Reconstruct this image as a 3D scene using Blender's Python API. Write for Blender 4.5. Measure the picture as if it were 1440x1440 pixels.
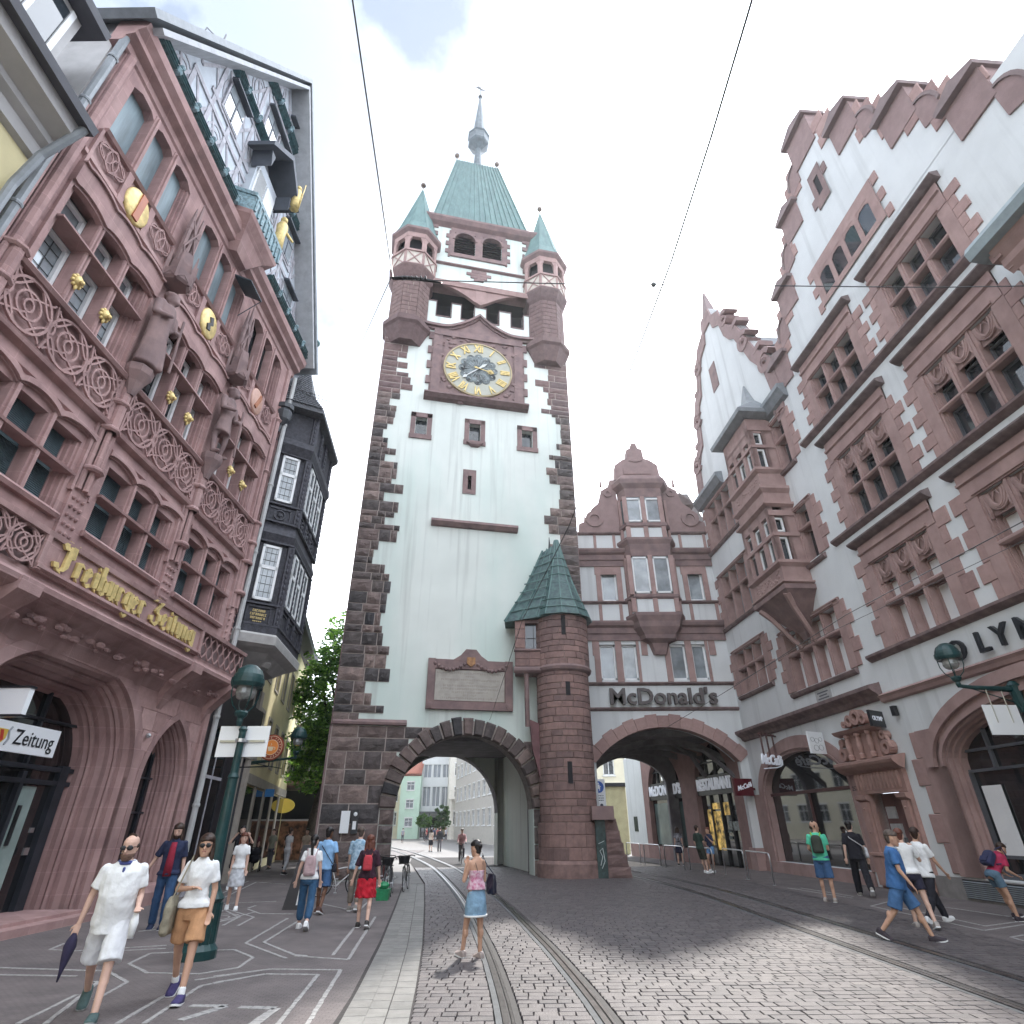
import bpy, bmesh, math, random
import numpy as np
from mathutils import Vector, Matrix, noise
random.seed(7)
R = math.radians; PI = math.pi; sin = math.sin; cos = math.cos
for o in list(bpy.data.objects): bpy.data.objects.remove(o)
sc = bpy.context.scene; C = sc.collection
# ---------------------------------------------------------------- camera
CH = 1.82
cd = bpy.data.cameras.new('camera'); cam = bpy.data.objects.new('camera', cd); C.objects.link(cam); sc.camera = cam
cd.sensor_width = 36; cd.lens = 805/1440*36; cd.clip_start = .05; cd.clip_end = 3000
cam.matrix_world = Matrix.Translation((0, 0, CH)) @ Matrix.Rotation(R(90+28.8), 4, 'X') @ Matrix.Rotation(R(-.3), 4, 'Z')
# ---------------------------------------------------------------- sky, sun, exposure
SUN_AZ = 16.5; SUN_EL = 48.5
w = bpy.data.worlds.new('World'); sc.world = w; w.use_nodes = True
nt = w.node_tree; nt.nodes.clear()
def wn(t, **k):
    n = nt.nodes.new(t)
    for a, b in k.items(): setattr(n, a, b)
    return n
out = wn('ShaderNodeOutputWorld'); add = wn('ShaderNodeMixShader')
sky = wn('ShaderNodeTexSky', sky_type='NISHITA', sun_disc=False, sun_elevation=R(SUN_EL), sun_rotation=R(SUN_AZ), dust_density=3.0, air_density=1.0, ozone_density=1.0)
b1 = wn('ShaderNodeBackground'); b1.inputs[1].default_value = .07; nt.links.new(sky.outputs[0], b1.inputs[0])
b2 = wn('ShaderNodeBackground'); b2.inputs[1].default_value = 1.0
tc = wn('ShaderNodeTexCoord'); nz = wn('ShaderNodeTexNoise'); nz.inputs['Scale'].default_value = 2.2; nz.inputs['Detail'].default_value = 6; nz.inputs['Roughness'].default_value = .55
nt.links.new(tc.outputs['Generated'], nz.inputs['Vector'])
cr = wn('ShaderNodeValToRGB'); cr.color_ramp.elements[0].position = .33; cr.color_ramp.elements[1].position = .62
cr.color_ramp.elements[0].color = (.62, .70, .82, 1); cr.color_ramp.elements[1].color = (.86, .90, .96, 1)
nt.links.new(nz.outputs[0], cr.inputs[0])
# thin cloud is brightest round the sun
sd = Vector((sin(R(SUN_AZ))*cos(R(SUN_EL)), cos(R(SUN_AZ))*cos(R(SUN_EL)), sin(R(SUN_EL))))
dt = wn('ShaderNodeVectorMath', operation='DOT_PRODUCT'); nrm = wn('ShaderNodeVectorMath', operation='NORMALIZE')
nt.links.new(tc.outputs['Generated'], nrm.inputs[0]); nt.links.new(nrm.outputs[0], dt.inputs[0]); dt.inputs[1].default_value = sd
mr = wn('ShaderNodeMapRange'); mr.inputs[1].default_value = .35; mr.inputs[2].default_value = 1; mr.inputs[3].default_value = .85; mr.inputs[4].default_value = 2.1
nt.links.new(dt.outputs['Value'], mr.inputs[0])
vm = wn('ShaderNodeVectorMath', operation='SCALE'); nt.links.new(cr.outputs[0], vm.inputs[0]); nt.links.new(mr.outputs[0], vm.inputs['Scale'])
gd = wn('ShaderNodeVectorMath', operation='DOT_PRODUCT'); nt.links.new(nrm.outputs[0], gd.inputs[0]); gd.inputs[1].default_value = Vector((sin(R(-50))*cos(R(58)), cos(R(-50))*cos(R(58)), sin(R(58))))
gm = wn('ShaderNodeMapRange', interpolation_type='SMOOTHSTEP'); gm.inputs[1].default_value = .70; gm.inputs[2].default_value = 1.0; gm.inputs[4].default_value = .95; nt.links.new(gd.outputs['Value'], gm.inputs[0])
gn = wn('ShaderNodeTexNoise'); gn.inputs['Scale'].default_value = 3.5; gn.inputs['Detail'].default_value = 7; nt.links.new(tc.outputs['Generated'], gn.inputs['Vector'])
g2 = wn('ShaderNodeMapRange'); g2.inputs[1].default_value = .56; g2.inputs[2].default_value = .82; g2.inputs[4].default_value = .4; nt.links.new(gn.outputs[0], g2.inputs[0])   # a few smaller gaps elsewhere
g3 = wn('ShaderNodeMath', operation='ADD', use_clamp=True); nt.links.new(gm.outputs[0], g3.inputs[0]); nt.links.new(g2.outputs[0], g3.inputs[1])
gmix = wn('ShaderNodeMix'); gmix.data_type = 'RGBA'; nt.links.new(g3.outputs[0], gmix.inputs[0]); nt.links.new(vm.outputs[0], gmix.inputs[6]); gmix.inputs[7].default_value = (.14, .17, .22, 1)
nt.links.new(gmix.outputs[2], b2.inputs[0])
add.inputs[0].default_value = .93
nt.links.new(b1.outputs[0], add.inputs[1]); nt.links.new(b2.outputs[0], add.inputs[2]); nt.links.new(add.outputs[0], out.inputs[0])
sl = bpy.data.lights.new('sun', 'SUN'); sl.energy = 1.65; sl.angle = R(2.2); sl.color = (1, .95, .88)
so = bpy.data.objects.new('sun', sl); C.objects.link(so); so.rotation_euler = (-sd).to_track_quat('-Z', 'Y').to_euler(); so.location = (20, 60, 90)
vs = sc.view_settings; vs.view_transform = 'Standard'; vs.look = 'None'; vs.exposure = 2.02; vs.gamma = 1; vs.use_curve_mapping = False
sc.render.engine = 'CYCLES'
sc.cycles.max_bounces = 5; sc.cycles.diffuse_bounces = 3; sc.cycles.glossy_bounces = 3; sc.cycles.transparent_max_bounces = 6
# ---------------------------------------------------------------- materials
MT = {}
def mat(name, col, rough=.8, var=.15, scale=3, bump=.0, bscale=30, col2=None, objrand=None, metal=0, spec=.4, streak=0, brick=None, emit=0, dirt=None, rain=0):
    if name in MT: return MT[name]
    m = bpy.data.materials.new(name); m.use_nodes = True; MT[name] = m
    n = m.node_tree.nodes; l = m.node_tree.links; p = n['Principled BSDF']
    p.inputs['Roughness'].default_value = rough; p.inputs['Metallic'].default_value = metal; p.inputs['Specular IOR Level'].default_value = spec
    geo = n.new('ShaderNodeNewGeometry')
    src = None
    if objrand:
        oi = n.new('ShaderNodeObjectInfo'); rp = n.new('ShaderNodeValToRGB'); rp.color_ramp.interpolation = 'LINEAR'
        e = rp.color_ramp.elements
        while len(e) < len(objrand): e.new(.5)
        for i, c in enumerate(objrand): e[i].position = i/(len(objrand)-1); e[i].color = (*c, 1)
        l.new(oi.outputs['Random'], rp.inputs[0]); src = rp.outputs[0]
    nn = n.new('ShaderNodeTexNoise'); nn.inputs['Scale'].default_value = scale; nn.inputs['Detail'].default_value = 6; nn.inputs['Roughness'].default_value = .6
    if streak:
        mp = n.new('ShaderNodeMapping'); mp.inputs['Scale'].default_value = (1, 1, streak); l.new(geo.outputs['Position'], mp.inputs[0]); l.new(mp.outputs[0], nn.inputs['Vector'])
    else: l.new(geo.outputs['Position'], nn.inputs['Vector'])
    c2 = col2 or tuple(max(0, c*(1-var*2)) for c in col)
    mx = n.new('ShaderNodeMix'); mx.data_type = 'RGBA'
    mrr = n.new('ShaderNodeMapRange'); mrr.inputs[1].default_value = .36; mrr.inputs[2].default_value = .64; l.new(nn.outputs[0], mrr.inputs[0])
    l.new(mrr.outputs[0], mx.inputs[0])
    if src:
        mx.blend_type = 'MULTIPLY'; l.new(src, mx.inputs[6]); mx.inputs[7].default_value = (1-var*1.6, 1-var*1.6, 1-var*1.6, 1)
    else:
        mx.inputs[6].default_value = (*c2, 1); mx.inputs[7].default_value = (*col, 1)
    last = mx.outputs[2]
    if dirt:   # a second, larger stain layer: (colour, amount, scale)
        n3 = n.new('ShaderNodeTexNoise'); n3.inputs['Scale'].default_value = dirt[2]; n3.inputs['Detail'].default_value = 5
        mp = n.new('ShaderNodeMapping'); mp.inputs['Scale'].default_value = (1, 1, .3); l.new(geo.outputs['Position'], mp.inputs[0]); l.new(mp.outputs[0], n3.inputs['Vector'])
        m3 = n.new('ShaderNodeMapRange'); m3.inputs[1].default_value = .5; m3.inputs[2].default_value = .72; m3.inputs[4].default_value = dirt[1]; l.new(n3.outputs[0], m3.inputs[0])
        mx3 = n.new('ShaderNodeMix'); mx3.data_type = 'RGBA'; l.new(m3.outputs[0], mx3.inputs[0]); l.new(last, mx3.inputs[6]); mx3.inputs[7].default_value = (*dirt[0], 1); last = mx3.outputs[2]
    if rain:
        n4 = n.new('ShaderNodeTexNoise'); n4.inputs['Scale'].default_value = 1.6; n4.inputs['Detail'].default_value = 4; m4 = n.new('ShaderNodeMapping'); m4.inputs['Scale'].default_value = (1.6, 1.6, .07); l.new(geo.outputs['Position'], m4.inputs[0]); l.new(m4.outputs[0], n4.inputs['Vector'])
        r4 = n.new('ShaderNodeMapRange'); r4.inputs[1].default_value = .54; r4.inputs[2].default_value = .74; r4.inputs[4].default_value = rain; l.new(n4.outputs[0], r4.inputs[0])
        x4 = n.new('ShaderNodeMix'); x4.data_type = 'RGBA'; l.new(r4.outputs[0], x4.inputs[0]); l.new(last, x4.inputs[6]); x4.inputs[7].default_value = (*[c*.55 for c in col], 1); last = x4.outputs[2]
    if brick:    # faint joints: (width, height, darkness, upright)
        bt = n.new('ShaderNodeTexBrick'); bt.inputs['Scale'].default_value = 1; bt.inputs['Brick Width'].default_value = brick[0]; bt.inputs['Row Height'].default_value = brick[1]; bt.inputs['Mortar Size'].default_value = brick[1]*.02 if brick[3] else brick[1]*.09
        bt.inputs['Color1'].default_value = (1, 1, 1, 1); bt.inputs['Color2'].default_value = (.86, .86, .86, 1); bt.inputs['Mortar'].default_value = (brick[2],)*3+(1,)
        if brick[3]:
            sx = n.new('ShaderNodeSeparateXYZ'); ad = n.new('ShaderNodeMath'); cb = n.new('ShaderNodeCombineXYZ'); l.new(geo.outputs['Position'], sx.inputs[0]); l.new(sx.outputs[0], ad.inputs[0]); l.new(sx.outputs[1], ad.inputs[1]); l.new(ad.outputs[0], cb.inputs[0]); l.new(sx.outputs[2], cb.inputs[1]); l.new(cb.outputs[0], bt.inputs['Vector'])
        else: l.new(geo.outputs['Position'], bt.inputs['Vector'])
        xb = n.new('ShaderNodeMix'); xb.data_type = 'RGBA'; xb.blend_type = 'MULTIPLY'; xb.inputs[0].default_value = 1; l.new(last, xb.inputs[6]); l.new(bt.outputs[0], xb.inputs[7]); last = xb.outputs[2]
    l.new(last, p.inputs['Base Color'])
    if emit: l.new(last, p.inputs['Emission Color']); p.inputs['Emission Strength'].default_value = emit
    if bump:
        nb = n.new('ShaderNodeTexNoise'); nb.inputs['Scale'].default_value = bscale; nb.inputs['Detail'].default_value = 4; l.new(geo.outputs['Position'], nb.inputs['Vector'])
        bp = n.new('ShaderNodeBump'); bp.inputs['Strength'].default_value = bump; bp.inputs['Distance'].default_value = .02; l.new(nb.outputs[0], bp.inputs['Height']); l.new(bp.outputs[0], p.inputs['Normal'])
    return m
plaster = mat('tower_plaster', (.70, .74, .70), .9, .05, .35, .15, 25, dirt=((.46, .60, .55), .8, .22), rain=.55)
whitewall = mat('white_render', (.64, .66, .67), .9, .04, .8, .12, 30, dirt=((.55, .57, .58), .55, .35), rain=.4)
sand = mat('red_sandstone', (.41, .26, .245), .85, .14, 1.7, .3, 40, col2=(.30, .185, .18), dirt=((.48, .33, .315), .65, .9), rain=.6, brick=(.95, .46, 1.12, 1))
sandg = mat('weathered_sandstone', (.25, .17, .163), .9, .15, 1.6, .3, 30, col2=(.17, .118, .118))
sandb = mat('sandstone_block', (.3, .15, .13), .85, .12, 6, .25, 50, objrand=[(.37, .23, .215), (.43, .27, .255), (.49, .32, .30), (.40, .245, .23)])
sandk = mat('pale_sandstone', (.37, .25, .232), .85, .14, 1.6, .25, 40, col2=(.28, .185, .175), rain=.3)
sandkb = mat('pale_sandstone_block', (.46, .24, .2), .85, .1, 5, .25, 50, objrand=[(.31, .20, .188), (.40, .265, .245), (.355, .23, .215)])
darkstone = mat('tower_block', (.2, .15, .14), .92, .25, 3.5, .8, 14, objrand=[(.055, .053, .058), (.12, .10, .095), (.21, .155, .142), (.08, .074, .077), (.16, .122, .114), (.27, .20, .18), (.105, .09, .09), (.19, .14, .13)])
upstone = mat('upper_tower_block', (.2, .13, .12), .92, .2, 3.5, .6, 20, objrand=[(.16, .10, .10), (.21, .14, .13), (.18, .118, .115), (.13, .09, .092)])
turstone = mat('turret_block', (.3, .17, .15), .9, .18, 4, .5, 24, objrand=[(.24, .15, .137), (.31, .195, .175), (.18, .118, .112), (.27, .17, .155)])
mortar = mat('mortar', (.42, .36, .33), .95, .12, 6, .3, 40)
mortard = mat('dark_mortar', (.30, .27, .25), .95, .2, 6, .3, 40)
copper = mat('green_copper', (.105, .195, .185), .6, .18, 2.5, .15, 12, col2=(.065, .13, .13), streak=.25)
copperd = mat('dark_copper', (.055, .12, .115), .5, .3, 5, .2, 14, col2=(.02, .045, .05))
slate = mat('roof_slate', (.11, .115, .13), .6, .2, 9, .4, 30)
leadgrey = mat('lead_grey', (.22, .24, .26), .5, .12, 3, .1, 20)
darkwood = mat('dark_timber', (.045, .045, .06), .65, .3, 8, .4, 25)
greywood = mat('grey_timber', (.46, .45, .49), .8, .15, 4, .2, 20)
glass = mat('window_glass', (.035, .045, .055), .04, .3, .7, 0, spec=1.0)
glassl = mat('painted_reflection_glass', (.34, .38, .41), .05, .25, .9, .04, 1.2, spec=1.0)  # bright sky reflection put into the pale base colour of these panes
glassd = mat('shop_glass', (.016, .018, .022), .03, .3, 1, .02, .8, spec=1.0)
shutter = mat('blue_grey_shutter', (.10, .15, .17), .6, .2, 3, 0)
whitep = mat('white_paint', (.75, .76, .77), .5, .05, 3)
blind = mat('white_blind', (.72, .72, .73), .8, .03, 2)
black = mat('black_metal', (.02, .021, .025), .4, .2, 4)
greenm = mat('lamp_green', (.014, .055, .057), .35, .2, 5, .03, 30)
gold = mat('gold_leaf', (.74, .57, .24), .45, .18, 6, .15, 30, metal=.3)
ochre = mat('yellow_render', (.68, .60, .36), .9, .06, 1, .1, 30)
cream = mat('cream_render', (.70, .66, .52), .9, .06, 1, .1, 30)
mint = mat('mint_render', (.50, .66, .56), .9, .05, 1)
greyw = mat('grey_render', (.47, .46, .46), .9, .1, 1.4, .2, 20)
steel = mat('stainless_steel', (.55, .56, .58), .28, .05, 5, metal=.9)
rubber = mat('black_rubber', (.018, .018, .02), .7, .1, 5)
signw = mat('sign_white', (.78, .8, .82), .4, .02, 1)
signbk = mat('sign_black', (.015, .017, .022), .35, .05, 1)
litw = mat('lit_white', (.62, .65, .72), .5, .02, 2, emit=.06)
warm = mat('lit_interior', (.75, .50, .14), .6, .6, 3.0, emit=.16)
maroonm = mat('maroon_sign', (.10, .012, .02), .35, .1, 2)
louv = mat('louvre_brown', (.07, .05, .05), .7, .2, 4)
darkin = mat('dark_interior', (.02, .02, .025), .9, .2, 2)
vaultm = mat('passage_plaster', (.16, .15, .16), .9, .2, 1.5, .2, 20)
# ---------------------------------------------------------------- mesh helpers
class MB:
    def __init__(s): s.v = []; s.f = []; s.m = []; s.p = []
    def poly(s, pts, faces, m=0):
        b = len(s.v); s.v += [tuple(p) for p in pts]
        s.p.append((b, len(s.v), len(s.f), len(s.f)+len(faces)))
        for f in faces: s.f.append([b+i for i in f]); s.m.append(m)
        return s
    def box(s, x0, y0, z0, x1, y1, z1, m=0):
        return s.poly([(x0,y0,z0),(x1,y0,z0),(x1,y1,z0),(x0,y1,z0),(x0,y0,z1),(x1,y0,z1),(x1,y1,z1),(x0,y1,z1)],
                      [(0,3,2,1),(4,5,6,7),(0,1,5,4),(1,2,6,5),(2,3,7,6),(3,0,4,7)], m)
    def quad(s, a, b, c, d, m=0): return s.poly([a,b,c,d], [(0,1,2,3)], m)
    def prism(s, p, y0, y1, m=0):            # polygon in x,z swept along y
        n = len(p)
        return s.poly([(x,y0,z) for x,z in p]+[(x,y1,z) for x,z in p], [tuple(range(n)), tuple(range(2*n-1, n-1, -1))]+[(i,(i+1)%n,(i+1)%n+n,i+n) for i in range(n)], m)
    def mold(s, p, x0, x1, m=0):             # profile in y,z swept along x
        n = len(p)
        return s.poly([(x0,y,z) for y,z in p]+[(x1,y,z) for y,z in p], [tuple(range(n)), tuple(range(2*n-1, n-1, -1))]+[(i,(i+1)%n,(i+1)%n+n,i+n) for i in range(n)], m)
    def slab(s, p, z0, z1, m=0):             # polygon in x,y raised along z
        n = len(p)
        return s.poly([(x,y,z0) for x,y in p]+[(x,y,z1) for x,y in p], [tuple(range(n)), tuple(range(2*n-1, n-1, -1))]+[(i,(i+1)%n,(i+1)%n+n,i+n) for i in range(n)], m)
    def loft(s, rings, m=0, cap=True):
        n = len(rings[0]); b = len(s.v); f0 = len(s.f)
        for r in rings: s.v += [tuple(p) for p in r]
        for k in range(len(rings)-1):
            for i in range(n):
                j = (i+1) % n; s.f.append([b+k*n+i, b+k*n+j, b+(k+1)*n+j, b+(k+1)*n+i]); s.m.append(m)
        if cap:
            s.f.append([b+i for i in range(n)][::-1]); s.m.append(m)
            s.f.append([b+(len(rings)-1)*n+i for i in range(n)]); s.m.append(m)
        s.p.append((b, len(s.v), f0, len(s.f)))
        return s
    def lathe(s, prof, cx=0, cy=0, n=16, ph=0, m=0, cap=True, sx=1, sy=1):
        return s.loft([[(cx+max(r, .0005)*sx*cos(ph+2*PI*i/n), cy+max(r, .0005)*sy*sin(ph+2*PI*i/n), z) for i in range(n)] for r, z in prof], m, cap)
    def tube(s, pts, r, n=6, m=0, closed=False):
        pts = [Vector(p) for p in pts]; rr = r if isinstance(r, (list, tuple)) else [r]*len(pts); rings = []
        up = None
        for i, p in enumerate(pts):
            a = pts[i-1] if i else (pts[-1] if closed else p); c = pts[(i+1) % len(pts)] if (i < len(pts)-1 or closed) else p
            d = (c-a); d = d.normalized() if d.length > 1e-9 else Vector((0,0,1))
            if up is None: up = Vector((0,0,1)) if abs(d.z) < .9 else Vector((1,0,0))
            x = d.cross(up)
            if x.length < 1e-4: up = Vector((0,1,0)); x = d.cross(up)
            x.normalize(); y = x.cross(d).normalized(); up = y
            rings.append([p+x*rr[i]*cos(2*PI*(k+.5)/n)+y*rr[i]*sin(2*PI*(k+.5)/n) for k in range(n)])
        if closed: rings.append(rings[0])
        return s.loft(rings, m, not closed)
    def ball(s, c, r, n=10, m=0, sc=(1,1,1), rot=None):
        k = max(4, n//2); rings = []
        for i in range(k+1):
            t = -PI/2+PI*i/k; ring = []
            for j in range(n):
                v = Vector((max(cos(t), .003)*cos(2*PI*j/n)*r*sc[0], max(cos(t), .003)*sin(2*PI*j/n)*r*sc[1], sin(t)*r*sc[2]))
                if rot: v = rot @ v
                ring.append(Vector(c)+v)
            rings.append(ring)
        return s.loft(rings, m)
    def limb(s, a, b, ra, rb, n=10, m=0):    # tapered capsule
        a = Vector(a); b = Vector(b); d = (b-a); L = d.length or 1e-6; d = d/L
        u = d.orthogonal().normalized(); v = d.cross(u); rings = []
        for t in (-89, -60, -30, 0): rings.append([a+d*ra*sin(R(t))+(u*cos(2*PI*k/n)+v*sin(2*PI*k/n))*ra*max(cos(R(t)), .02) for k in range(n)])
        for t in (.33, .66): rings.append([a+(b-a)*t+(u*cos(2*PI*k/n)+v*sin(2*PI*k/n))*(ra+(rb-ra)*t) for k in range(n)])
        for t in (0, 30, 60, 89): rings.append([b+d*rb*sin(R(t))+(u*cos(2*PI*k/n)+v*sin(2*PI*k/n))*rb*max(cos(R(t)), .02) for k in range(n)])
        return s.loft(rings, m)
    def ring(s, cx, cz, r0, r1, a0, a1, y0, y1, n=16, m=0, sz=1):   # arch band in x,z
        p = []
        for i in range(n+1):
            a = R(a0+(a1-a0)*i/n); p.append((cx+r1*cos(a), cz+r1*sin(a)*sz))
        for i in range(n, -1, -1):
            a = R(a0+(a1-a0)*i/n); p.append((cx+r0*cos(a), cz+r0*sin(a)*sz))
        k = n+1
        for i in range(n):
            q = [p[i], p[i+1], p[2*k-2-i], p[2*k-1-i]]; s.prism(q, y0, y1, m)
        return s
    def band(s, inner, outer, y0, y1, m=0, closed=False):   # strip between two x,z polylines
        n = len(inner)
        for i in range(n if closed else n-1):
            j = (i+1) % n; s.prism([inner[i], inner[j], outer[j], outer[i]], y0, y1, m)
        return s
    def xf(s, M):
        s.v = [tuple(M @ Vector(p)) for p in s.v]; return s
    def mesh(s, name, mats, smooth=False):
        me = bpy.data.meshes.new(name); me.from_pydata(s.v, [], s.f)
        for mm in (mats if isinstance(mats, (list, tuple)) else [mats]): me.materials.append(mm)
        for i, p in enumerate(me.polygons): p.material_index = s.m[i]
        bm = bmesh.new(); bm.from_mesh(me); bmesh.ops.remove_doubles(bm, verts=bm.verts, dist=1e-5) if smooth else None
        bmesh.ops.recalc_face_normals(bm, faces=bm.faces); bm.to_mesh(me); bm.free()
        if smooth: me.shade_smooth()
        return me
    def clusters(s):     # groups of primitives that touch or nearly touch
        k = len(s.p)
        if k < 2 or k > 260 or sum(p[1]-p[0] for p in s.p) != len(s.v): return 1, None
        A = np.array(s.v); lo = np.array([A[p[0]:p[1]].min(0) for p in s.p]); hi = np.array([A[p[0]:p[1]].max(0) for p in s.p]); sz = (hi-lo).max(1); root = list(range(k))
        def find(i):
            while root[i] != i: root[i] = root[root[i]]; i = root[i]
            return i
        for i in range(k):
            gap = np.maximum(0, np.maximum(lo-hi[i], lo[i]-hi)).max(1)
            for j in np.nonzero(gap < .4*np.maximum(sz, sz[i]))[0]:
                a, b = find(i), find(int(j))
                if a != b: root[a] = b
        g = {}
        for i in range(k): g.setdefault(find(i), []).append(i)
        return len(g), list(g.values())
    def build(s, name, mats, parent=None, loc=(0,0,0), rz=0, label=None, smooth=False):
        if parent is not None and len(s.p) > 1:
            n, G = s.clusters()
            if n > 1:
                first = None
                for g in G:
                    q = MB()
                    for i in g:
                        v0, v1, f0, f1 = s.p[i]; off = len(q.v)-v0; q.v += s.v[v0:v1]; q.f += [[x+off for x in f] for f in s.f[f0:f1]]; q.m += s.m[f0:f1]
                    o = q.build(name, mats, parent, loc, rz, label, smooth); first = first or o
                return first
        o = bpy.data.objects.new(name, s.mesh(name, mats, smooth)); C.objects.link(o); o.parent = parent; o.location = loc; o.rotation_euler = (0,0,rz)
        if label: o['label'] = label
        return o
def empty(name, loc, rz, label, cat, group=None, kind=None):
    o = bpy.data.objects.new(name, None); C.objects.link(o); o.location = loc; o.rotation_euler = (0,0,rz); o.empty_display_size = .2
    return tag(o, label, cat, group, kind)
def tag(o, label=None, cat=None, group=None, kind=None):
    if label: o['label'] = label
    if cat: o['category'] = cat
    if group: o['group'] = group
    if kind: o['kind'] = kind
    return o
def inst(name, me, parent, loc=(0,0,0), rz=0, sc_=(1,1,1), rot=None):
    o = bpy.data.objects.new(name, me); C.objects.link(o); o.parent = parent; o.location = loc; o.rotation_euler = rot or (0,0,rz); o.scale = sc_
    return o
def copytree(o, parent=None, loc=None, rz=None, label=None, scale=None):
    c = o.copy(); C.objects.link(c); c.parent = parent
    if loc is not None: c.location = loc
    if rz is not None: c.rotation_euler = (0,0,rz)
    if scale is not None: c.scale = scale
    if label: c['label'] = label
    for ch in list(o.children): copytree(ch, c)
    return c
TS = bpy.data.scenes.new('workshop')
def bake(data):      # evaluated copy of a curve or of an object with modifiers, in an empty side scene (fast)
    ob = data if isinstance(data, bpy.types.Object) else bpy.data.objects.new('tmp', data)
    TS.collection.objects.link(ob); vl = TS.view_layers[0]; vl.update(); dg = vl.depsgraph
    me = bpy.data.meshes.new_from_object(ob.evaluated_get(dg)); bpy.data.objects.remove(ob); return me
def text_mesh(txt, size, ext, name='text', shear=0, xs=1, font_w=0):
    cu = bpy.data.curves.new(name, 'FONT'); cu.body = txt; cu.size = size; cu.extrude = ext; cu.align_x = 'CENTER'; cu.align_y = 'CENTER'; cu.shear = shear; cu.offset = font_w; cu.resolution_u = 3
    me = bake(cu)
    me.transform(Matrix.Diagonal((xs, 1, 1, 1)))
    return me
def text(txt, size, ext, m, parent, loc, rz=0, name='lettering', shear=0, xs=1, fw=0, rx=90):
    me = text_mesh(txt, size, ext, name, shear, xs, fw); me.materials.clear(); me.materials.append(m)
    o = bpy.data.objects.new(name, me); C.objects.link(o); o.parent = parent; o.location = loc; o.rotation_euler = (R(rx), 0, rz); return o
# a wall sheet with rectangular holes: front face plus reveals
def wall(mb, x0, x1, z0, z1, holes, y=0, depth=.35, m=0, mr=None):
    mr = m if mr is None else mr
    xs = sorted({x0, x1} | {h[0] for h in holes} | {h[1] for h in holes}); zs = sorted({z0, z1} | {h[2] for h in holes} | {h[3] for h in holes})
    xs = [x for x in xs if x0 <= x <= x1]; zs = [z for z in zs if z0 <= z <= z1]
    for i in range(len(xs)-1):
        for j in range(len(zs)-1):
            cx = (xs[i]+xs[i+1])/2; cz = (zs[j]+zs[j+1])/2
            if any(h[0] < cx < h[1] and h[2] < cz < h[3] for h in holes): continue
            mb.quad((xs[i],y,zs[j]),(xs[i+1],y,zs[j]),(xs[i+1],y,zs[j+1]),(xs[i],y,zs[j+1]), m)
    for h in holes:
        a, b, c, d = h[:4]
        mb.quad((a,y,c),(a,y+depth,c),(a,y+depth,d),(a,y,d), mr); mb.quad((b,y,c),(b,y+depth,c),(b,y+depth,d),(b,y,d), mr)
        mb.quad((a,y,d),(b,y,d),(b,y+depth,d),(a,y+depth,d), mr); mb.quad((a,y,c),(b,y,c),(b,y+depth,c),(a,y+depth,c), mr)
    return mb
def arch_curve(kind, hw, zs, rise, n=20):    # half width, spring height, rise -> points left to right (x from -hw)
    p = []
    if kind == 'round':
        for i in range(n+1):
            a = PI-PI*i/n; p.append((hw*cos(a), zs+rise*sin(a)))
    elif kind == 'seg':
        r = (hw*hw+rise*rise)/(2*rise); a0 = math.asin(min(1, hw/r))
        for i in range(n+1):
            a = -a0+2*a0*i/n; p.append((r*sin(a), zs+rise-r+r*cos(a)))
    else:  # pointed
        r = (hw*hw+rise*rise)/(2*hw); a1 = math.asin(min(1, rise/r))
        h = n//2
        for i in range(h+1):
            a = a1*i/h; p.append((-hw+r-r*cos(a), zs+r*sin(a)))
        p += [(-x, z) for x, z in p[:-1]][::-1]
    return p
def spandrel(mb, cx, curve, ztop, x0, x1, y=0, depth=.5, m=0, mr=None):   # fills between an arch curve and the top of its bounding hole, with the soffit
    mr = m if mr is None else mr
    pts = [(cx+x, z) for x, z in curve]
    for i in range(len(pts)-1):
        a, b = pts[i], pts[i+1]
        if b[0]-a[0] > 1e-5: mb.quad((a[0],y,a[1]),(b[0],y,b[1]),(b[0],y,ztop),(a[0],y,ztop), m)
        mb.quad((a[0],y,a[1]),(a[0],y+depth,a[1]),(b[0],y+depth,b[1]),(b[0],y,b[1]), mr)
    return mb
def offset_curve(curve, d):
    out = []
    for i, (x, z) in enumerate(curve):
        a = curve[max(0, i-1)]; b = curve[min(len(curve)-1, i+1)]; tx, tz = b[0]-a[0], b[1]-a[1]; L = math.hypot(tx, tz) or 1
        out.append((x-tz/L*d, z+tx/L*d))
    return out
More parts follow.
